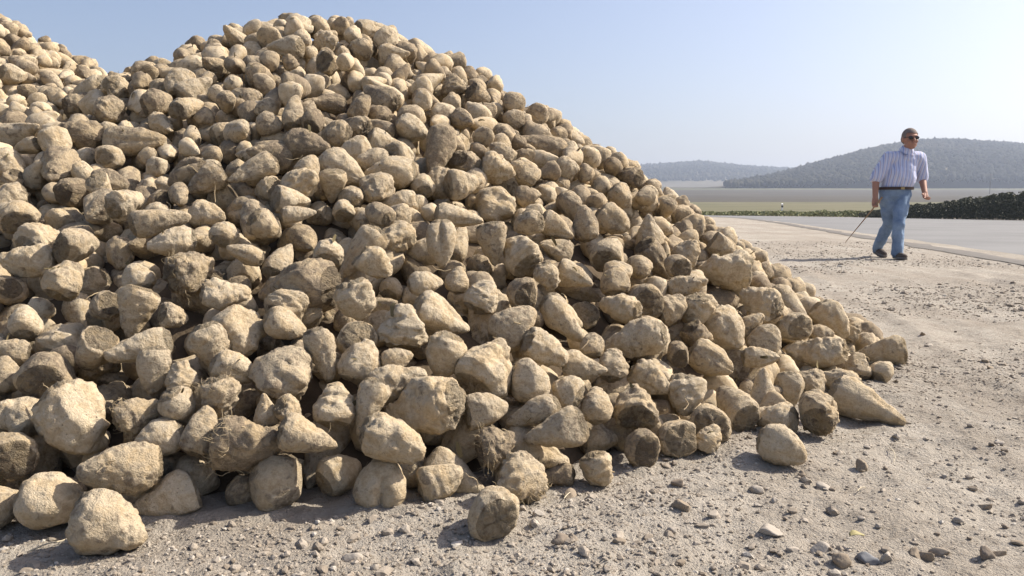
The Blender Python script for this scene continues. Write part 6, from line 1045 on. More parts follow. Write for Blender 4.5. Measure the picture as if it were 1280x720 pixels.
hp_ = link('sugar_beet_heap', me, [M_BEETJ, M_CROWNJ, M_EARTH])
tag(hp_, 'tall dusty heap of tan sugar beets rising in two peaks beside the road', 'beet heap', None, 'stuff')

# withered leaf scraps and root fibres caught between the roots
nv_ = []; st = []; lq = []; nl = 0
for i in list(range(0, NI, 2)) + list(range(NI, NB, 3)):
    d = rng.normal(size=3) * .7 + np.array([.1, -.5, .7]); d /= np.linalg.norm(d); p = POS[i] + d * BW[i] * .52
    if rng.random() < .45:
        pts = [p]; v = rng.normal(size=3)
        for q in range(6): v = v / np.linalg.norm(v) + rng.normal(size=3) * .4; pts.append(pts[-1] + v / np.linalg.norm(v) * rng.uniform(.006, .016))
        st.append(pts)
    else:
        a = rng.normal(size=3); a /= np.linalg.norm(a); b = np.cross(a, d); b /= np.linalg.norm(b) + 1e-6; L = rng.uniform(.006, .020); wd = L * rng.uniform(.15, .45)
        for q in range(4):
            tt = q / 3; c = p + a * L * (tt - .5) * 2 + d * .010 * math.sin(tt * 3 + i); nv_ += [c - b * wd * (1 - abs(tt - .5)), c + b * wd * (1 - abs(tt - .4)) + d * .003]
        for q in range(3): lq.append((nl + 2 * q, nl + 2 * q + 2, nl + 2 * q + 3, nl + 2 * q + 1))
        nl += 8
sm_ = strand_mesh('fibres', st, .0016); sv = np.array([v.co for v in sm_.vertices]); sq = np.array([p.vertices[:] for p in sm_.polygons]); bpy.data.meshes.remove(sm_)
me = mesh_np('plant_debris', np.concatenate([np.array(nv_), sv]), np.concatenate([np.array(lq), sq + nl]), midx=[0] * len(lq) + [1] * len(sq))
M_SCRAP = NT('withered_leaf', .9, .1); M_SCRAP.color(M_SCRAP.mix(M_SCRAP.n('ShaderNodeNewGeometry').outputs['Random Per Island'], (.07, .058, .030), (.20, .16, .085)))
tag(link('plant_debris', me, [M_SCRAP.m, M_ROOT]), 'withered leaf scraps and loose root fibres caught among the beets', None, None, 'stuff')

# ------------------------------------------------------------------ camera, sun, sky
cam = bpy.data.cameras.new('camera'); cam.lens = 28.0; cam.sensor_width = 36; cam.clip_start = .05; cam.clip_end = 20000
co = bpy.data.objects.new('camera', cam); COL.objects.link(co); co.location = (0, 0, .70)
co.rotation_euler = (math.pi / 2 - math.atan(102 / 996.), 0, 0); sc.camera = co
SUN_EL, SUN_AZ = R_(42), R_(73)           # azimuth from +Y towards +X
sd = Vector((math.sin(SUN_AZ) * math.cos(SUN_EL), math.cos(SUN_AZ) * math.cos(SUN_EL), math.sin(SUN_EL)))
sun = bpy.data.lights.new('sun', 'SUN'); sun.energy = 5.0; sun.angle = R_(.53); sun.color = (1, .93, .82)
so = bpy.data.objects.new('sun', sun); COL.objects.link(so); so.rotation_euler = sd.to_track_quat('Z', 'Y').to_euler(); so.location = (30, 15, 40)
w = bpy.data.worlds.new('World'); sc.world = w; w.use_nodes = True
nt = w.node_tree; sky = nt.nodes.new('ShaderNodeTexSky'); sky.sky_type = 'NISHITA'; sky.sun_disc = False
sky.sun_elevation = SUN_EL; sky.sun_rotation = SUN_AZ; sky.altitude = 300; sky.air_density = 1.0; sky.dust_density = 3.8; sky.ozone_density = 1.5
wt = nt.nodes.new('ShaderNodeMix'); wt.data_type = 'RGBA'; wt.blend_type = 'MULTIPLY'; wt.inputs[0].default_value = 1; wt.inputs[7].default_value = (1.05, 1.0, 1.03, 1)
nt.links.new(sky.outputs[0], wt.inputs[6]); nt.links.new(wt.outputs[2], nt.nodes['Background'].inputs[0]); nt.nodes['Background'].inputs[1].default_value = .105
vs = sc.view_settings; vs.view_transform = 'Standard'; vs.look = 'None'; vs.exposure = 0.70; vs.gamma = 1; vs.use_curve_mapping = False
sc.cycles.use_denoising = True; sc.cycles.max_bounces = 6; sc.cycles.diffuse_bounces = 2; sc.cycles.volume_bounces = 0; sc.cycles.use_adaptive_sampling = True

# ------------------------------------------------------------------ the gravel lot
def axis(parts):
    out = []
    for a, b, st in parts: out += list(np.arange(a, b, st))
    return np.array(out)
GX = np.concatenate([-np.geomspace(6000, 8, 34), axis([(-7, -2.2, .12), (-2.2, 2.6, .016), (2.6, 9, .05), (9, 30, .6)]), np.geomspace(31, 6000, 34)])
GY = np.concatenate([-np.geomspace(3000, 2, 22), axis([(-1.5, 1.1, .12), (1.1, 4.2, .016), (4.2, 13, .06), (13, 45, .8)]), np.geomspace(46, 7000, 40)])
def ground_z(x, y):
    x = np.asarray(x, float); y = np.asarray(y, float); sh = x.shape; p = np.stack([x.ravel(), y.ravel(), 0 * x.ravel()], 1)
    near = np.clip(1 - (np.hypot(p[:, 0], p[:, 1]) - 9) / 6, 0, 1)
    z = .010 * vnoise(p * 1.6, 41) + .010 * vnoise(p * 4.5, 42) + .008 * vnoise(p * 11, 43) + .0055 * vnoise(p * 26, 44) * np.clip((5.0 - np.hypot(p[:, 0], p[:, 1])) / 1.6, 0, 1)
    rough = np.clip(.65 + .9 * vnoise(p * .9, 47), .15, 1.4)
    fade = np.clip((5.0 - np.hypot(p[:, 0], p[:, 1])) / 1.6, 0, 1)        # the finest crumbs only where they can be seen
    z = z + rough * fade * (.0085 * np.abs(vnoise(p * 38, 45)) + .009 * np.clip(vnoise(p * 17, 46) - .25, 0, 1))
    u = p[:, 0] - .206 * p[:, 1] + .12 * vnoise(p * .35, 48); tr = np.zeros(len(p))
    for c0 in (1.25, 1.62, 2.9, 3.3): tr = tr + np.exp(-((u - c0) / .11) ** 2) * (.75 + .25 * np.sign(np.sin(p[:, 1] * 34 + 9 * np.abs(u - c0)))) - .45 * np.exp(-((np.abs(u - c0) - .19) / .06) ** 2)
    z = z * (1 - .55 * np.clip(tr, 0, 1)) - .011 * tr
    road = np.clip((p[:, 0] - (4.35 + .206 * p[:, 1]) + .5) / .4, 0, 1)      # beside the asphalt it evens out
    z = z * near * (1 - road) - .004
    return z.reshape(sh)
X, Y = np.meshgrid(GX, GY, indexing='ij'); Z = ground_z(X, Y); nx, ny = X.shape
idx = np.arange(nx * ny).reshape(nx, ny)
gq = np.stack([idx[:-1, :-1], idx[1:, :-1], idx[1:, 1:], idx[:-1, 1:]], -1).reshape(-1, 4)
k = NT('gravel_dust', .95, .1); c = k.coord()
n1 = k.noise(c, .55, 5, .6); n2 = k.noise(c, 5, 6, .65); n3 = k.noise(c, 42, 6, .7); n4 = k.noise(c, 160, 3, .6)
st = k.n('ShaderNodeMapping'); k.l(c, st.inputs[0]); st.inputs['Rotation'].default_value = (0, 0, R_(-14)); st.inputs['Scale'].default_value = (1.5, .22, 1); n5 = k.noise(st.outputs[0], 1.3, 5, .6)
g = k.mix(k.ramp(n2, [(.32, 0.), (.68, 1.)]), (.285, .250, .203), (.405, .365, .308))
g = k.mix(k.math('MULTIPLY', k.ramp(n1, [(.4, 0.), (.62, 1.)]), .55), g, (.47, .425, .355))
g = k.mix(k.math('MULTIPLY', k.ramp(n5, [(.45, 0.), (.62, 1.)]), .5), g, (.275, .232, .182))
g = k.mix(k.math('MULTIPLY', k.ramp(n3, [(.54, 0.), (.66, 1.)]), .55), g, (.22, .180, .138))
g = k.mix(k.math('MULTIPLY', k.ramp(n4, [(.58, 0.), (.70, 1.)]), .5), g, (.44, .40, .34))
k.color(g)
n6 = k.noise(c, 15, 5, .7); g = k.mix(k.math('MULTIPLY', k.ramp(n6, [(.56, 0.), (.68, 1.)]), .5), g, (.16, .132, .105)); g = k.mix(k.math('MULTIPLY', k.ramp(n6, [(.30, 1.), (.40, 0.)]), .4), g, (.42, .385, .34)); k.color(g)
b1 = k.bump(k.math('ADD', k.math('ADD', n3, n6), k.math('MULTIPLY', n4, .5)), 1., .016)
M_GROUND = k.m
tag(link('ground', mesh_np('ground', np.stack([X, Y, Z], -1).reshape(-1, 3), gq), M_GROUND), 'dusty pale gravel lot with loose stones', None, None, 'structure')

# stones: unit rocks
def ico(sub):
    bm = bmesh.new(); bmesh.ops.create_icosphere(bm, subdivisions=sub, radius=1); V = np.array([v.co for v in bm.verts]); F = np.array([[v.index for v in f.verts] for f in bm.faces]); bm.free(); return V, F
IC1, IC2, IC3 = ico(1), ico(2), ico(3)
def rock(ic, seed, flat=.6, am=.28, cut=4):
    V, F = ic; r_ = np.random.default_rng(seed); V = V * (1 + am * vnoise(V * 1.3 + seed, seed)[:, None] + .1 * vnoise(V * 3.1 + seed, seed + 1)[:, None])
    for q in range(cut):
        d = r_.normal(size=3); d /= np.linalg.norm(d); m = V @ d; e = np.clip(m - r_.uniform(.45, .75), 0, None); V = V - d * e[:, None]
    return V * np.array([r_.uniform(.8, 1.2), r_.uniform(.65, 1), flat]), F
def stone_mat(name, joined):
    k = NT(name, .9, .2); c = k.coord()
    tone = k.n('ShaderNodeAttribute', attribute_name='tone').outputs['Fac'] if joined else k.n('ShaderNodeObjectInfo').outputs['Random']
    col = k.ramp(tone, [(0., (.17, .138, .104)), (.35, (.235, .195, .15)), (.65, (.325, .28, .225)), (.88, (.39, .345, .285)), (1., (.46, .42, .36))])
    n = k.noise(c, 60 if joined else 40, 5, .65); col = k.mix(1., col, k.ramp(n, [(.3, .75), (.7, 1.2)]), 'MULTIPLY'); k.color(col); k.bump(n, .5, .004); return k.m
M_STONEJ = stone_mat('pebble', True)
rocks = [rock(IC1, 70 + q, rng.uniform(.45, .8)) for q in range(14)]; rocks2 = [rock(IC2, 90 + q, rng.uniform(.45, .75)) for q in range(8)]
VV = []; FF = []; TT = []; base = 0
def heap_free(x, y): return heap_h(np.array(x), np.array(y)) < .12
NG = 190000; gd = 1.0 + 15 * rng.random(NG) ** 2.0; ga = rng.uniform(-.72, .72, NG); gx_, gy_ = gd * ga * 1.05, gd       # denser near the viewer and on the rough patches
ok = (gx_ < 4.2 + .206 * gy_) & (heap_h(gx_, gy_) < .12) & (rng.random(NG) < .36 + .8 * vnoise(np.stack([gx_ * .9, gy_ * .9, 0 * gx_], 1), 47))
gx_, gy_, gd = gx_[ok][:44000], gy_[ok][:44000], gd[ok][:44000]; 
fx, fy = rng.uniform(-2.2, 1.9, 60000), rng.uniform(1.2, 4.5, 60000); fh = heap_h(fx, fy); ok = (fh > -.22) & (fh < .10) & (rng.random(60000) < np.clip((fh + .24) * 3.5, 0, 1)); fx, fy = fx[ok][:9000], fy[ok][:9000]     # crumbs of soil fallen at the foot of the heap
gx_ = np.concatenate([gx_, fx]); gy_ = np.concatenate([gy_, fy]); gd = np.hypot(gx_, gy_); gz_ = ground_z(gx_, gy_)
for x, y, z, d in zip(gx_, gy_, gz_, gd):
    s = float(np.clip(rng.lognormal(-5.85, .60), .0016, .018)) * min(2.2, max(1, d / 3.2))
    V, F = (rocks2[rng.integers(8)] if s > .011 and d < 4 else rocks[rng.integers(14)]); an = rng.uniform(0, 6.28); ca, sa = math.cos(an), math.sin(an)
    VV.append((V * s) @ np.array([[ca, sa, 0], [-sa, ca, 0], [0, 0, 1]]) + np.array([x, y, z + s * .12])); FF.append(F + base); base += len(V); TT.append(np.full(len(V), np.clip(rng.normal(.60, .17), 0, 1)))
me = mesh_np('gravel', np.concatenate(VV), None, np.concatenate(FF), smooth=False); at = me.attributes.new('tone', 'FLOAT', 'POINT'); at.data.foreach_set('value', np.concatenate(TT).astype(np.float32))
tag(link('gravel', me, M_STONEJ), 'fine loose gravel and crumbs of soil scattered over the lot', None, None, 'stuff')
def on_ground(px, py):
    """where a ray of the photograph's camera meets the lot"""
    th = math.atan(102 / 996.); d = Vector((px - 640, 996 * math.cos(th) - (py - 360) * math.sin(th), -996 * math.sin(th) - (py - 360) * math.cos(th))); t = -.70 / d.z
    return d.x * t, d.y * t, d.length * t * 0 + 996 * t
SM = [stone_mat('stone_grey', False)]
pale = plain('stone_pale', (.35, .308, .255), .9, .2, 30, bump=.004); dark = plain('stone_dark', (.215, .175, .135), .95, .3, 30, bump=.004)
blue = plain('stone_bluish', (.17, .172, .178), .8, .3, 25, bump=.004); brown = plain('clod_brown', (.255, .205, .15), .95, .3, 30, bump=.006)
def stone(px, py, wpx, mat, flat, label, group=None, seed=0, name='stone'):
    x, y, dist = on_ground(px, py); s = wpx * .5 / 996 * math.hypot(dist / 996, 0) * 996 / 1.0 if False else wpx * .5 * y / 990
    V, F = rock(IC3, 300 + seed, flat, .3, 5); V = V * (1 + .05 * vnoise(V * 6 + seed, seed)[:, None])
    o = link(name, mesh_np(name, V * s, None, F), mat); z = float(ground_z(np.array([x]), np.array([y]))[0]); o.location = (x, y, z + s * flat * .3); o.rotation_euler = (rnd.uniform(-.2, .2), rnd.uniform(-.2, .2), rnd.uniform(0, 6.28))
    return tag(o, label, 'stone' if name == 'stone' else 'clod', group)
for q, (px, py, wp, mt, fl, lb, nm) in enumerate([
    (961, 667, 30, pale, .38, 'pale flat stone with a clean face on the gravel between two clods', 'stone'),
    (1025, 683, 36, pale, .45, 'widest pale stone, a smooth flat oval beside the yellow leaf', 'stone'),
    (1030, 604, 25, pale, .45, 'pale stone below the small upright clod', 'stone'),
    (1086, 696, 30, blue, .7, 'bluish grey stone next to a whitish lump', 'stone'),
    (1107, 695, 24, pale, .85, 'whitish rounded lump of stone touching the bluish grey stone', 'stone'),
    (1079, 582, 22, brown, 1.0, 'small upright brown clod standing by itself on the lot', 'clod'),
    (1232, 692, 34, dark, .55, 'dark clod of soil far out in the bottom corner of the lot', 'clod'),
    (440, 703, 26, pale, .8, 'block-shaped pale grey stone in front of the cleft beet', 'stone'),
    (700, 681, 24, dark, .7, 'dark brown stone just out from the round muddy-crowned beet', 'stone'),
    (851, 641, 26, brown, .7, 'tan clod of soil out on open gravel below the notched beet', 'clod'),
    (846, 605, 18, dark, .7, 'little dark clod near the whiskered-crown beet', 'clod'),
    (811, 624, 14, pale, .7, 'small white pebble on the gravel near the notched beet', 'stone'),
    (676, 566, 16, pale, .5, 'pale flat stone lying in the shadow under the clean cone beet', 'stone'),
    (712, 626, 20, brown, .7, 'clod of soil next to the ragged fibrous beet', 'clod'),
    (1003, 590, 15, brown, .7, 'clod right by the smooth potato-like beet', 'clod'),
    (945, 610, 16, pale, .75, 'greyish pebble under the smooth potato-like beet', 'stone'),
    (1052, 701, 26, brown, .7, 'tan stone between the widest pale stone and the bluish grey one', 'stone'),
    (1176, 686, 24, SM[0], .6, 'grey-brown stone between the whitish lump and the far dark clod', 'stone'),
]): stone(px, py, wp, mt, fl, lb, None, q, nm)
srcs = []
for q in range(46):
    while True:
        px, py = rnd.uniform(640, 1275), rnd.uniform(400, 715); x, y, _ = on_ground(px, py)
        if heap_free(x, y) and heap_h(np.array(x), np.array(y)) < -.12 and x < 3.9 + .2 * y: break
    if q < 8: o = stone(px, py, rnd.uniform(8, 17) * (.45 + .55 * (py - 262) / 450), [SM[0], brown, dark, pale][q % 4], rnd.uniform(.5, .8), 'small loose stone half sunk in the dust of the lot', 'small stones strewn over the lot', 40 + q); srcs.append(o)
    else:
        o = srcs[q % 8].copy(); COL.objects.link(o); o.location = (x, y, float(ground_z(np.array([x]), np.array([y]))[0]) + .003); s = rnd.uniform(.6, 1.2); o.scale = (s, s, s); o.rotation_euler = (0, 0, rnd.uniform(0, 6.28))
# bits of straw and a leaf
def straw(px, py, px2, py2, label, rad=.0016, mat=None):
    x, y, _ = on_ground(px, py); x2, y2, _ = on_ground(px2, py2); z = float(ground_z(np.array([x]), np.array([y]))[0])
    t = np.linspace(0, 1, 9)[:, None]; P = np.array([[0, 0, .008]]) * (1 - t) + np.array([[x2 - x, y2 - y, .008]]) * t; P[:, 2] += .004 * np.sin(t[:, 0] * 5); P[:, 0] += .006 * np.sin(t[:, 0] * 4); P[:, 1] += .004 * np.sin(t[:, 0] * 7)
    o = link('straw', strand_mesh('straw', [P], rad, 5), mat or M_STRAW); o.location = (x, y, z); tag(o, label, 'straw')
M_STRAW = plain('dry_straw', (.56, .48, .34), .8, .2, 20)
straw(34, 690, 92, 668, 'long pale straw beside the shadow of the snouted beet', .0022)
straw(44, 556, 66, 553, 'thin pale root fibre between the dark-eyed crown and the boulder beet')
straw(1112, 556, 1120, 573, 'short straw lying by itself beyond the potato-like beet')
straw(1072, 611, 1084, 604, 'short straw between the pale stone and the small upright clod')
straw(705, 633, 716, 620, 'bit of straw at the tip of the ragged fibrous beet', .0014)
x, y, _ = on_ground(1071, 680); lv = []; lf = []
for q in range(9):
    t = q / 8; wd = .011 * math.sin(math.pi * min(1, t * .93 + .07)) + .0005; lv += [(-.017 + .034 * t, -wd, .004 * math.sin(4 * t) + .003), (-.017 + .034 * t, 0, .004 * math.sin(4 * t)), (-.017 + .034 * t, wd, .004 * math.sin(4 * t) + .004)]
for q in range(8): lf += [(q * 3, q * 3 + 3, q * 3 + 4, q * 3 + 1), (q * 3 + 1, q * 3 + 4, q * 3 + 5, q * 3 + 2)]
o = link('fallen_leaf', mesh_np('fallen_leaf', lv, lf), plain('yellow_leaf', (.30, .26, .12), .6, .2, 40)); o.location = (x, y, .018); o.rotation_euler = (0, 0, .2)
sm = o.modifiers.new('thick', 'SOLIDIFY'); sm.thickness = .0008
tag(o, 'narrow yellow leaf lying between the flat pale stones', 'leaf')

# ------------------------------------------------------------------ the road
def smooth_line(P, n=120):
    P = np.array(P, float); d = np.concatenate([[0], np.cumsum(np.linalg.norm(np.diff(P, axis=0), axis=1))]); t = np.linspace(0, d[-1], n)
    Q = np.stack([np.interp(t, d, P[:, 0]), np.interp(t, d, P[:, 1])], 1)
    for _ in range(40): Q[1:-1] = .25 * Q[:-2] + .5 * Q[1:-1] + .25 * Q[2:]
    return Q
NEAR = smooth_line([(2.6, -12), (4.35, 0), (6.4, 10), (8.5, 20.5), (12.0, 37), (14.0, 50), (12.5, 58), (4, 63.5), (-20, 67), (-80, 70)], 260)
FAR = smooth_line([(24, -14), (25, 0), (26.4, 14), (27, 28), (25.0, 41), (20.5, 55), (12, 65.5), (2, 71), (-22, 75.5), (-80, 79)], 260)
NEAR = NEAR + .07 * np.stack([vnoise(np.stack([np.arange(260) * .9, np.zeros(260), np.zeros(260)], 1), 5), np.zeros(260)], 1)
W_ = np.linspace(0, 1, 14)[None, :, None]; G = NEAR[:, None] * (1 - W_) + FAR[:, None] * W_; V = np.concatenate([G, np.full(G.shape[:2] + (1,), .012)], -1)
V[:, 0, 2] = -.02
n_, m_ = V.shape[:2]; idx = np.arange(n_ * m_).reshape(n_, m_)
rq = np.stack([idx[:-1, :-1], idx[:-1, 1:], idx[1:, 1:], idx[1:, :-1]], -1).reshape(-1, 4)
k = NT('old_asphalt', .85, .3); c = k.coord(); n1 = k.noise(c, .35, 5, .6); n2 = k.noise(c, 90, 4, .6)
mp = k.n('ShaderNodeMapping'); k.l(c, mp.inputs[0]); mp.inputs['Rotation'].default_value = (0, 0, R_(-12)); mp.inputs['Scale'].default_value = (1, .06, 1); n3 = k.noise(mp.outputs[0], 1.2, 4)
g = k.mix(k.ramp(n1, [(.35, 0.), (.65, 1.)]), (.165, .162, .156), (.215, .211, .203)); g = k.mix(k.math('MULTIPLY', k.ramp(n3, [(.45, 0.), (.65, 1.)]), .5), g, (.19, .187, .182))
g = k.mix(1., g, k.ramp(n2, [(.3, .8), (.7, 1.15)]), 'MULTIPLY'); k.color(g); k.bump(n2, .4, .004)
tag(link('road', mesh_np('road', V.reshape(-1, 3), rq), k.m), 'worn pale asphalt road bending away past the lot', None, None, 'structure')
# crumbled dark edge of the asphalt
E1 = NEAR - np.array([.16, 0]) + .05 * np.stack([vnoise(np.stack([np.arange(260) * 1.7, np.zeros(260), np.zeros(260)], 1), 6), np.zeros(260)], 1); E2 = NEAR + np.array([.20, 0]) + .08 * np.stack([vnoise(np.stack([np.arange(260) * 1.3, np.zeros(260), np.zeros(260)], 1), 8), np.zeros(260)], 1)
ev = np.concatenate([np.c_[E1, np.full(260, .004)], np.c_[(E1 + E2) / 2, np.full(260, .022)], np.c_[E2, np.full(260, .0165)]]); i_ = np.arange(259)
eq = np.concatenate([np.stack([i_, i_ + 260, i_ + 261, i_ + 1], 1), np.stack([i_ + 260, i_ + 520, i_ + 521, i_ + 261], 1)])
tag(link('road_edge', mesh_np('road_edge', ev, eq), plain('tarry_edge', (.165, .150, .13), .9, .35, 6, bump=.01)), 'dark crumbling edge of the asphalt', None, None, 'structure')

# ------------------------------------------------------------------ fields and hills beyond
def base_z(x, y):
    return np.interp(y, [60, 85, 200, 420, 700, 1000, 1500, 6000], [-.05, .12, 1.9, 6.6, 16.5, 24, 30, 30])
RP = np.array([(700, 262), (880, 245), (985, 220), (1010, 213), (1040, 205), (1070, 196), (1100, 190), (1130, 185.5), (1160, 183), (1200, 183), (1240, 185), (1280, 188), (1400, 196), (1700, 225)], float)
LP = np.array([(-900, 262), (200, 262), (420, 246), (640, 222), (760, 213), (835, 210), (870, 207.5), (905, 210), (945, 213), (985, 216), (1100, 225), (1400, 255)], float)
def hills_z(x, y):
    u = 640 + 996 * x / np.maximum(y, 1)
    z1 = (258 - np.interp(u, RP[:, 0], RP[:, 1])) / 996 * 1150 + .7; p1 = np.clip((y - 640) / (1150 - 640), 0, 1); p1 = np.sin(p1 * np.pi / 2) ** 1.25 * np.clip(1 - (y - 1150) / 700, 0, 1) ** 1.0
    z2 = (258 - np.interp(u, LP[:, 0], LP[:, 1])) / 996 * 1900 + .7; p2 = np.clip((y - 1150) / 750, 0, 1); p2 = np.sin(p2 * np.pi / 2) ** 1.2 * np.clip(1 - (y - 1900) / 900, 0, 1)
    b = base_z(x, y); n = np.stack([x.ravel() / 130, y.ravel() / 130, 0 * x.ravel()], 1); r = vnoise(n, 60).reshape(x.shape) * 3.0
    h1 = b + np.clip(z1 - b, 0, None) * p1 + r * p1; h2 = b + np.clip(z2 - b, 0, None) * p2 + r * p2
    return np.maximum(h1, h2)
def sheet(name, xs, ys, fz, mat, label, clip=None):
    X, Y = np.meshgrid(xs, ys, indexing='ij'); Z = fz(X, Y); idx = np.arange(X.size).reshape(X.shape)
    q = np.stack([idx[:-1, :-1], idx[1:, :-1], idx[1:, 1:], idx[:-1, 1:]], -1).reshape(-1, 4)
    return tag(link(name, mesh_np(name, np.stack([X, Y, Z], -1).reshape(-1, 3), q), mat), label, None, None, 'structure')
xs_ = np.linspace(-700, 1100, 91)
def field_mat(name, a, b, sc_, rows=0):
    k = NT(name, .95, .1); c = k.coord(); n = k.noise(c, sc_, 6, .6); g = k.mix(k.ramp(n, [(.35, 0.), (.65, 1.)]), a, b)
    if rows:
        mp = k.n('ShaderNodeMapping'); k.l(c, mp.inputs[0]); mp.inputs['Rotation'].default_value = (0, 0, R_(70)); mp.inputs['Scale'].default_value = (.02, 1, 1); g = k.mix(k.math('MULTIPLY', k.ramp(k.noise(mp.outputs[0], rows, 3), [(.4, 0.), (.6, 1.)]), .5), g, tuple(q * .7 for q in b))
    k.color(g); return k.m
sheet('verge_field', xs_, np.array([79, 100, 130, 160, 190.]), base_z, field_mat('meadow', (.12, .115, .065), (.165, .15, .09), .05), 'narrow meadow strip beyond the road')
sheet('ploughed_field', xs_, np.array([190, 250, 300, 360, 420, 500, 590.]), base_z, field_mat('ploughed_soil', (.074, .066, .054), (.10, .090, .070), .02, .25), 'ploughed grey-brown field below the hills')
sheet('stubble_field', xs_, np.linspace(590, 700, 5), base_z, field_mat('stubble', (.105, .108, .068), (.14, .135, .088), .008, .1), 'pale green stubble field at the foot of the hills')
M_HILL = field_mat('hill_soil', (.10, .09, .06), (.15, .13, .09), .01)
sheet('hills', np.linspace(-1900, 2600, 226), np.concatenate([np.linspace(700, 2000, 80), np.linspace(2060, 3000, 12)]), hills_z, M_HILL, 'two wooded hills along the horizon')
# the woods on them
k = NT('forest_leaf', .95, .05); tone = k.n('ShaderNodeAttribute', attribute_name='tone').outputs['Fac']
k.color(k.ramp(tone, [(0., (.028, .030, .022)), (.4, (.040, .041, .028)), (.75, (.055, .052, .036)), (1., (.080, .070, .050))])); M_FOREST = k.m
crowns = [rock(IC1, 600 + q, 1.0, .35, 1) for q in range(10)]
VV = []; FF = []; TT = []; base = 0
def wood(n, x0, x1, y0, y1, r0, r1, keep):
    global base
    x = rng.uniform(x0, x1, n); y = rng.uniform(y0, y1, n); pn = vnoise(np.stack([x / 90, y / 90, 0 * x], 1), 61); ok = keep(x, y, pn); x, y, pn = x[ok], y[ok], pn[ok]; z = hills_z(x, y)
    for i in range(len(x)):
        V, F = crowns[rng.integers(10)]; s = rng.uniform(r0, r1); an = rng.uniform(0, 6.28); ca, sa = math.cos(an), math.sin(an)
        Q = V * np.array([s, s, s * rng.uniform(.9, 1.5)]); Q = np.stack([Q[:, 0] * ca - Q[:, 1] * sa, Q[:, 0] * sa + Q[:, 1] * ca, Q[:, 2]], 1) + np.array([x[i], y[i], z[i] + s * .55])
        VV.append(Q); FF.append(F + base); base += len(V); TT.append(np.full(len(V), np.clip(rng.normal(.45 + .40 * pn[i], .13), 0, 1)))
uo = lambda x, y: 640 + 996 * x / y
wood(27000, 150, 1050, 690, 1230, 1.7, 3.2, lambda x, y, p: (uo(x, y) > 905) & (uo(x, y) < 1500) & (hills_z(x, y) - base_z(x, y) > 1.0) )
wood(12000, -300, 900, 1280, 1980, 2.6, 4.6, lambda x, y, p: (uo(x, y) > 560) & (uo(x, y) < 1080) & (hills_z(x, y) - base_z(x, y) > 6))
me = mesh_np('forest', np.concatenate(VV), None, np.concatenate(FF)); at = me.attributes.new('tone', 'FLOAT', 'POINT'); at.data.foreach_set('value', np.concatenate(TT).astype(np.float32))
tag(link('forest', me, M_FOREST), 'hazy dark woodland covering the far hills', None, None, 'stuff')

# ------------------------------------------------------------------ haze
hb = bpy.data.meshes.new('haze'); bm = bmesh.new(); bmesh.ops.create_cube(bm, size=1)
for v in bm.verts: v.co = (v.co.x * 5600 + 200, v.co.y * 4600 + 1200, -1.5 + (v.co.z + .5) * 152)
bm.to_mesh(hb); bm.free(); hm = bpy.data.materials.new('haze'); hm.use_nodes = True; t = hm.node_tree; t.nodes.remove(t.nodes['Principled BSDF'])
pv = t.nodes.new('ShaderNodeVolumePrincipled'); pv.inputs['Color'].default_value = (.68, .78, .96, 1); pv.inputs['Density'].default_value = .00042; pv.inputs['Anisotropy'].default_value = .3
t.links.new(pv.outputs[0], t.nodes['Material Output'].inputs['Volume']); tag(link('haze', hb, hm), 'thin bluish haze in the air over the fields', None, None, 'stuff')

# ------------------------------------------------------------------ hedge, verge grass, post, pole
def leaf_cloud(P, size, seed):
    r_ = np.random.default_rng(seed); n = len(P); a = r_.normal(size=(n, 3)); a /= np.linalg.norm(a, axis=1, keepdims=True); b = np.cross(a, r_.normal(size=(n, 3))); b /= np.linalg.norm(b, axis=1, keepdims=True)
    s = size * r_.uniform(.6, 1.4, (n, 1)); V = np.stack([P - a * s, P + b * s * .5, P + a * s, P - b * s * .5], 1).reshape(-1, 3); return V, np.arange(4 * n).reshape(-1, 4)
def leaf_mat(name, lo, hi):
    k = NT(name, .7, .2); g = k.n('ShaderNodeNewGeometry').outputs['Random Per Island']; k.color(k.mix(g, lo, hi)); return k.m
def hedge_line(P, hts, dep, n, seed, size, lump=.3):
    P = smooth_line(P, 160); r_ = np.random.default_rng(seed); u = r_.random(n); q = np.stack([np.interp(u, np.linspace(0, 1, 160), P[:, 0]), np.interp(u, np.linspace(0, 1, 160), P[:, 1])], 1)
    H_ = np.interp(u, np.linspace(0, 1, len(hts)), hts); H_ = H_ * (1 + lump * vnoise(np.stack([u * 60, 0 * u, 0 * u], 1), seed) + .09 * vnoise(np.stack([u * 210, 0 * u, 0 * u], 1), seed + 1))
    zz = r_.random(n) ** .8; off = r_.normal(size=n) * .33 * np.sqrt(1 - .75 * zz ** 2) * dep
    return np.c_[q[:, 0] + off * .45, q[:, 1] + off, zz * H_]
V, F = leaf_cloud(hedge_line([(22.6, 52), (24.2, 47.5), (26.6, 41.5), (30, 33), (33, 22)], [.28, .85, 1.4, 1.95, 2.3, 2.4, 2.5], 2.6, 110000, 5, .085, .06), .055, 6)
hr = empty('hedge', (26.6, 41.5, 0)); tag(hr, 'dark unkempt hedge running along the far side of the road', 'hedge')
o = link('foliage', mesh_np('foliage', V - np.array([26.6, 41.5, 0]), F, smooth=False), leaf_mat('hedge_leaf', (.042, .047, .026), (.10, .098, .055)), hr)
V1, F1 = leaf_cloud(hedge_line([(-6, 74.5), (4, 73), (13, 68), (21.5, 57), (24, 51)], [.16, .20, .26, .30, .40], 2.4, 15000, 15, .06, .2), .09, 16)
V2, F2 = leaf_cloud(hedge_line([(-30, 78.5), (-6, 77.5), (6, 75.8), (16, 69), (24.5, 58), (30, 46), (36, 34)], [.2, .22, .22, .25, .4], 3.5, 18000, 25, .07, .3), .09, 26)
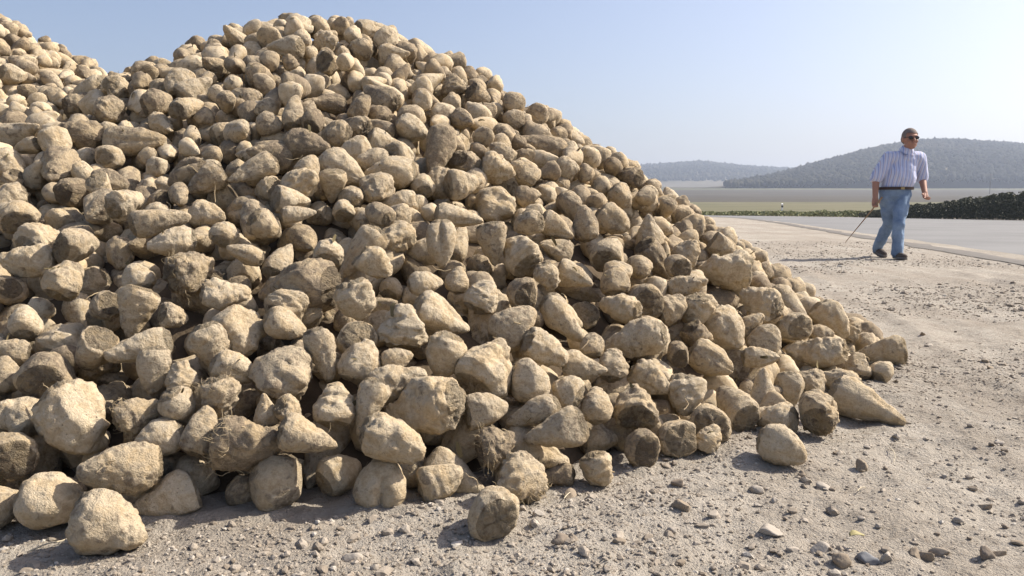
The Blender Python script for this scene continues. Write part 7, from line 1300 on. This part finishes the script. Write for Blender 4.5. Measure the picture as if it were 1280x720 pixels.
tag(link('verge_grass', mesh_np('verge_grass', np.concatenate([V1, V2]), np.concatenate([F1, F2 + len(V1)]), smooth=False), leaf_mat('verge_leaf', (.15, .17, .065), (.28, .27, .13))), 'rough green grass and weeds along the far verge of the road', None, None, 'stuff')
# roadside marker post
pr = empty('roadside_post', (21.6, 64.0, 0)); tag(pr, 'small white marker post standing in the grass beyond the road bend', 'post')
def prism(name, sec, z0, z1, mat, parent, tz=None):
    n = len(sec); V = [(x, y, z0) for x, y in sec] + [(x * .96, y * .96, z1 + (tz[i] if tz else 0)) for i, (x, y) in enumerate(sec)]
    me = bpy.data.meshes.new(name); me.from_pydata(V, [], [tuple(range(n))[::-1], tuple(range(n, 2 * n))] + [(i, (i + 1) % n, n + (i + 1) % n, n + i) for i in range(n)]); me.update(); return link(name, me, mat, parent)
sec = [(-.06, -.05), (.06, -.05), (.075, .02), (0, .07), (-.075, .02)]
prism('shaft', sec, -.1, .88, plain('white_plastic', (.75, .75, .73), .5, .05), pr, [.0, .0, .06, .09, .06])
prism('reflector_band', [(x * 1.02, y * 1.02) for x, y in sec], .62, .78, plain('black_band', (.03, .03, .03), .4), pr)
# pole line far out in the field
pz = float(base_z(np.array(268.), np.array(450.))); po = empty('utility_pole', (268, 450, pz)); tag(po, 'thin wooden utility pole far out in the pale field before the hill', 'utility pole')
M_WOOD = plain('weathered_wood', (.12, .10, .085), .9); oc = [(.16 * math.cos(q * .7854), .16 * math.sin(q * .7854)) for q in range(8)]
prism('pole', oc, -.5, 11.5, M_WOOD, po); ca = prism('cross_arm', [(-1.3, -.08), (1.3, -.08), (1.3, .08), (-1.3, .08)], 10.6, 10.8, M_WOOD, po); ca.location.y = -.25
for q in (-1.1, 0.35, 1.1):
    i_ = prism('insulator', [(.07 * math.cos(a * 1.047), .07 * math.sin(a * 1.047)) for a in range(6)], 10.81, 11.05, plain('porcelain', (.5, .5, .48), .3), po); i_.location = (q, -.25, 0)

# ------------------------------------------------------------------ the walking man
def capsule(bm, a, b, ra, rb, seg=18, rings=6, sq=1.0):
    """tapered limb with round ends from a to b; sq flattens it front to back"""
    a, b = Vector(a), Vector(b); d = (b - a); L = d.length; q = d.normalized() if L > 1e-6 else Vector((0, 0, 1))
    M = q.to_track_quat('Z', 'Y').to_matrix(); rows = []
    for i in range(rings + 1): an = -math.pi / 2 + math.pi / 2 * i / rings; rows.append((ra * math.sin(an), ra * math.cos(an)))
    for i in range(rings + 1): an = math.pi / 2 * i / rings; rows.append((L + rb * math.sin(an), rb * math.cos(an)))
    vs_ = []
    for z, r in rows:
        ring = []
        for s in range(seg):
            an = 2 * math.pi * s / seg; p = a + M @ Vector((r * math.cos(an), r * math.sin(an), z)); p.y = (a.y + (b.y - a.y) * max(0, min(1, z / max(L, 1e-6)))) + (p.y - (a.y + (b.y - a.y) * max(0, min(1, z / max(L, 1e-6))))) * sq
            ring.append(bm.verts.new(p))
        vs_.append(ring)
    for i in range(len(vs_) - 1):
        for s in range(seg): bm.faces.new((vs_[i][s], vs_[i][(s + 1) % seg], vs_[i + 1][(s + 1) % seg], vs_[i + 1][s]))
    bm.faces.new(vs_[0][::-1]); bm.faces.new(vs_[-1])
def ball(bm, c, r): # r: (rx, ry, rz)
    bmesh.ops.create_uvsphere(bm, u_segments=20, v_segments=14, radius=1, matrix=Matrix.Translation(c) @ Matrix.Diagonal((*r, 1)))
def hball(bm, c, r): ball(bm, c, tuple(q * HS for q in r))
def fused(name, bm, vox, mat, parent, smooth=4, fac=.5):
    """weld the overlapping volumes of bm into one continuous skin"""
    me = bpy.data.meshes.new(name + '_raw'); bm.to_mesh(me); bm.free(); o = bpy.data.objects.new(name + '_raw', me); COL.objects.link(o)
    r = o.modifiers.new('r', 'REMESH'); r.mode = 'VOXEL'; r.voxel_size = vox; r.use_smooth_shade = True
    s = o.modifiers.new('s', 'SMOOTH'); s.iterations = smooth; s.factor = fac
    dg = bpy.context.evaluated_depsgraph_get(); dg.update(); out = bpy.data.meshes.new_from_object(o.evaluated_get(dg)); out.name = name
    bpy.data.objects.remove(o); bpy.data.meshes.remove(me); out.materials.clear()
    for p in out.polygons: p.use_smooth = True
    return link(name, out, mat, parent)
man = empty('person', (5.16, 10.92, 0.0)); tag(man, 'man in striped short-sleeved shirt, blue jeans and dark glasses walking with a cane', 'person')
M_SKIN = plain('skin_tan', (.36, .185, .125), .6, .12, 14, .3)
# joints (x to the picture's right, -y towards the viewer)
right_shoulder, left_shoulder = Vector((-.055, .0, 1.365)), Vector((.375, .02, 1.365)); right_elbow, right_wrist = Vector((-.200, .03, 1.08)), Vector((-.235, -.05, .815)); left_elbow, left_wrist = Vector((.445, .06, 1.08)), Vector((.395, -.13, .880))
right_hip, left_hip = Vector((-.035, .02, .88)), Vector((.155, .0, .88)); right_knee, right_ankle = Vector((.015, .06, .47)), Vector((.0, .33, .135)); left_knee, left_ankle = Vector((.035, -.18, .475)), Vector((.025, -.22, .085))
neck, head = Vector((.185, -.01, 1.43)), Vector((.203, -.045, 1.605)); HS = 1.13      # a heavy head
b = bmesh.new()
capsule(b, (.08, .02, .93), (.165, .03, 1.27), .15, .14, sq=.75); capsule(b, right_shoulder, left_shoulder, .055, .055); capsule(b, (.17, .03, 1.36), neck + Vector((0, -.015, .06)), .056, .060)
capsule(b, right_hip, right_knee, .095, .062); capsule(b, right_knee, right_ankle, .06, .042); capsule(b, left_hip, left_knee, .095, .062); capsule(b, left_knee, left_ankle, .06, .042)
capsule(b, right_shoulder, right_elbow, .050, .048); capsule(b, right_elbow, right_wrist, .050, .033); capsule(b, left_shoulder, left_elbow, .050, .048); capsule(b, left_elbow, left_wrist, .050, .033)
# head: skull, jaw, brow, nose, ears, cheeks, chin
hball(b, head + HS * Vector((0, .012, .02)), (.079, .098, .108)); hball(b, head + HS * Vector((0, -.028, -.062)), (.062, .068, .062)); hball(b, head + HS * Vector((0, -.072, -.098)), (.030, .024, .024))
capsule(b, head + HS * Vector((0, -.088, .012)), head + HS * Vector((0, -.108, -.028)), .011, .017, 10, 4); hball(b, head + HS * Vector((0, -.078, .03)), (.055, .02, .014))
for s in (-1, 1):
    hball(b, head + HS * Vector((s * .081, .012, -.008)), (.012, .024, .034)); hball(b, head + HS * Vector((s * .036, -.068, -.032)), (.026, .022, .024))
hball(b, head + HS * Vector((0, -.090, -.062)), (.028, .012, .008)); hball(b, head + HS * Vector((0, -.086, -.074)), (.024, .012, .008))
# hands: palm, four bent fingers of unequal length, thumb
def hand(bm, w, d, side, curl, spread_):
    """w wrist, d pointing down the hand; side: +1 thumb towards +x"""
    d = d.normalized(); pal = Vector((side * .95, -.25, 0)); pal = (pal - d * pal.dot(d)).normalized(); nrm = d.cross(pal).normalized()
    if nrm.y > 0: nrm = -nrm
    front = nrm       # fingers curl towards the viewer
    pc = w + d * .05; capsule(bm, w + d * .01 - pal * .012, w + d * .085 - pal * .022, .026, .020, 12, 4); capsule(bm, w + d * .01 + pal * .012, w + d * .085 + pal * .022, .026, .020, 12, 4)
    for f, ln in enumerate((.040, .046, .043, .034)):
        p = w + d * .092 + pal * (.030 - .020 * f); v = (d + front * curl * .5).normalized(); q = p + v * ln; v2 = (d * (1 - curl) + front * curl * 1.1).normalized(); q2 = q + v2 * ln * .72; v3 = (d * (1 - 2 * curl) + front * curl).normalized(); q3 = q2 + v3 * ln * .5
        capsule(bm, p, q, .0098, .009, 8, 3); capsule(bm, q, q2, .009, .008, 8, 3); capsule(bm, q2, q3, .008, .007, 8, 3)
    t = w + d * .03 + pal * .034; t2 = t + (d * .7 + pal * .6 + front * .4) .normalized() * .036; t3 = t2 + (d * .9 + front * .5 - pal * .1).normalized() * .030
    capsule(bm, t, t2, .013, .011, 8, 3); capsule(bm, t2, t3, .011, .009, 8, 3)
hand(b, right_wrist, (right_wrist - right_elbow), 1, .8, 0); hand(b, left_wrist, (left_wrist - left_elbow), -1, .7, 0)
body = fused('body', b, .0065, M_SKIN, man, 2)
# shirt: loose, belly over the belt, wide short sleeves, open collar
k = NT('striped_cotton', .85, .15); c = k.coord(); sx = k.n('ShaderNodeSeparateXYZ'); k.l(c, sx.inputs[0])
xx = k.math('ADD', sx.outputs[0], k.math('MULTIPLY', sx.outputs[2], -.13)); fr = k.math('FRACT', k.math('MULTIPLY', xx, 21.))
f2 = k.math('FRACT', k.math('MULTIPLY', xx, 36.))
g = k.mix(k.ramp(fr, [(.26, 0.), (.32, 1.), (.52, 1.), (.58, 0.)]), (.58, .61, .74), (.33, .38, .60)); g = k.mix(k.ramp(fr, [(.70, 0.), (.74, 1.), (.82, 1.), (.86, 0.)]), g, (.50, .40, .46))
k.color(g); k.bump(k.noise(c, 9, 4, .6), .55, .03); M_SHIRT = k.m
b = bmesh.new(); capsule(b, (.075, .015, .985), (.12, .0, 1.10), .190, .205, sq=.80); capsule(b, (.12, .0, 1.10), (.17, .03, 1.285), .205, .182, sq=.77)
capsule(b, right_shoulder + Vector((.03, 0, -.01)), left_shoulder + Vector((-.03, 0, -.01)), .090, .090); capsule(b, (.165, .015, 1.36), (.18, .0, 1.43), .135, .090)
capsule(b, right_shoulder, right_shoulder.lerp(right_elbow, .97), .080, .086); capsule(b, left_shoulder, left_shoulder.lerp(left_elbow, .97), .080, .084)
shirt = fused('shirt', b, .010, M_SHIRT, man, 5)
def cloth_folds(ob, freq, seed, depth, low, high):
    V = np.array([v.co for v in ob.data.vertices]); N = np.array([v.normal for v in ob.data.vertices])
    V = V + N * (depth * vnoise(V * np.array(freq), seed) + .4 * depth * vnoise(V * np.array(freq) * 2.2, seed + 1))[:, None]
    V[:, 2] = np.clip(V[:, 2], low, high); ob.data.vertices.foreach_set('co', V.astype(np.float32).ravel()); ob.data.update()
cloth_folds(shirt, (9, 9, 6), 31, .012, .942, 3)
b = bmesh.new(); sgn = 0
for s in (-1, 1):
    a0, a1, a2, a3 = Vector((.182 + s * .012, -.105, 1.395)), Vector((.182 + s * .085, -.02, 1.465)), Vector((.182 + s * .10, -.06, 1.415)), Vector((.182 + s * .055, -.125, 1.365)); a4 = Vector((.182 + s * .06, .07, 1.475))
    vv = [b.verts.new(p) for p in (a0, a1, a2, a3)]; b.faces.new(vv); w4 = b.verts.new(a4); b.faces.new((vv[1], w4, vv[2]))
bmesh.ops.solidify(b, geom=b.faces[:], thickness=.008); cm = bpy.data.meshes.new('collar'); b.to_mesh(cm); b.free(); link('collar', cm, M_SHIRT, shirt)
# jeans
k = NT('washed_denim', .85, .15); c = k.coord(); n = k.noise(c, 5, 5, .6); n2 = k.noise(c, 160, 2); g = k.mix(k.ramp(n, [(.35, 0.), (.65, 1.)]), (.13, .19, .29), (.24, .32, .43)); g = k.mix(1., g, k.ramp(n2, [(.3, .85), (.7, 1.12)]), 'MULTIPLY'); k.color(g); k.bump(k.noise(c, 12, 4, .6), .6, .025)
b = bmesh.new(); capsule(b, (.015, .02, .885), (.115, .01, .885), .165, .165, sq=.85); capsule(b, (.04, .01, .935), (.11, .01, .935), .165, .165, sq=.85)
capsule(b, right_hip, right_knee, .118, .074); capsule(b, right_knee, right_ankle + Vector((0, 0, -.03)), .074, .068); capsule(b, left_hip, left_knee, .118, .076); capsule(b, left_knee, left_ankle + Vector((0, 0, -.01)), .076, .072)
jeans = fused('jeans', b, .010, k.m, man, 5)
cloth_folds(jeans, (11, 11, 13), 33, .012, -1, .965)
# belt with buckle
b = bmesh.new(); rg = []
for q in range(40):
    an = 2 * math.pi * q / 40; cx_, cy_ = math.cos(an), math.sin(an); e = lambda r1, r2, z: b.verts.new((.072 + r1 * cx_, .012 + r2 * cy_, z)); rg.append((e(.222, .152, .925), e(.232, .162, .927), e(.232, .162, .962), e(.222, .152, .964)))
for q in range(40):
    A, B = rg[q], rg[(q + 1) % 40]
    for j in range(4): b.faces.new((A[j], B[j], B[(j + 1) % 4], A[(j + 1) % 4]))
bmesh.ops.recalc_face_normals(b, faces=b.faces[:]); bme = bpy.data.meshes.new('belt'); b.to_mesh(bme); b.free(); belt = link('belt', bme, plain('dark_leather', (.045, .028, .022), .5), man)
b = bmesh.new(); bmesh.ops.create_cube(b, size=1, matrix=Matrix.Translation((.085, -.152, .944)) @ Matrix.Diagonal((.05, .014, .034, 1))); bmesh.ops.bevel(b, geom=b.edges[:], offset=.004, segments=2, affect='EDGES'); x_ = bpy.data.meshes.new('buckle'); b.to_mesh(x_); b.free(); link('buckle', x_, plain('brass', (.35, .26, .12), .35), belt)
# shoes with soles
M_SHOE = plain('brown_suede', (.085, .068, .055), .8); M_SOLE = plain('rubber_sole', (.16, .145, .13), .8)
def shoe(an, toe_dir, lift):
    heel = Vector((an.x, an.y + .045, .045 + lift)); ball_ = heel + toe_dir * .17; toe = heel + toe_dir * .235
    b = bmesh.new(); capsule(b, heel, ball_, .046, .044, 14, 5); capsule(b, ball_, toe, .044, .034, 14, 5); capsule(b, heel + Vector((0, 0, .02)), an + Vector((0, 0, .03)), .045, .047, 14, 5); o = fused('shoe', b, .008, M_SHOE, man, 3)
    b = bmesh.new(); up = Vector((0, 0, -.030)); capsule(b, heel + up, ball_ + up, .044, .047, 14, 3); capsule(b, ball_ + up, toe + up * .8, .047, .036, 14, 3); s = fused('sole', b, .008, M_SOLE, o, 2)
    for v in s.data.vertices: v.co.z = min(max(v.co.z, .002 + (v.co.z - .002) * .12), 10) if lift == 0 else v.co.z
    return o
shoe(left_ankle, Vector((.02, -.97, -.02)).normalized(), 0.0); shoe(right_ankle, Vector((.10, -.93, -.24)).normalized(), .055)
# sunglasses and short hair
M_LENS = plain('dark_lens', (.012, .012, .014), .15, .1, 5, .5); b = bmesh.new()
for s in (-1, 1):
    hball(b, head + HS * Vector((s * .034, -.088, .008)), (.031, .010, .021)); capsule(b, head + HS * Vector((s * .064, -.078, .014)), head + HS * Vector((s * .088, .02, .008)), .004, .004, 6, 2)
capsule(b, head + HS * Vector((-.01, -.096, .014)), head + HS * Vector((.01, -.096, .014)), .004, .004, 6, 2); x_ = bpy.data.meshes.new('sunglasses'); b.to_mesh(x_); b.free(); link('sunglasses', x_, M_LENS, man)
b = bmesh.new(); hball(b, head + HS * Vector((0, .020, .034)), (.086, .103, .098)); hball(b, head + HS * Vector((0, .045, .0)), (.087, .074, .070))
hr_ = fused('hair', b, .008, plain('grey_brown_hair', (.19, .155, .135), .85, .35, 50, bump=.006), man, 2)
for v in hr_.data.vertices:                       # hairline over the brow, cut short over the ears
    if v.co.y < head.y - .035 * HS: v.co.z = max(v.co.z, head.z + .066 * HS)
# walking cane, held in the fist and trailing
hp = right_wrist + (right_wrist - right_elbow).normalized() * .105 + Vector((.0, -.022, 0)); tip = Vector((-.50, .22, .20)); dr = (tip - hp).normalized(); P = [hp - dr * .14 + Vector((.0, .0, .0)), hp, hp.lerp(tip, .33) + Vector((.006, 0, .004)), hp.lerp(tip, .7), tip]
o = link('walking_cane', strand_mesh('walking_cane', [[tuple(p - hp) for p in P]], .0125, 8), plain('cane_wood', (.30, .20, .115), .6)); o.location = Vector(man.location) + hp; tag(o, 'thin brown wooden cane held low in the walking man\'s hand', 'walking cane')
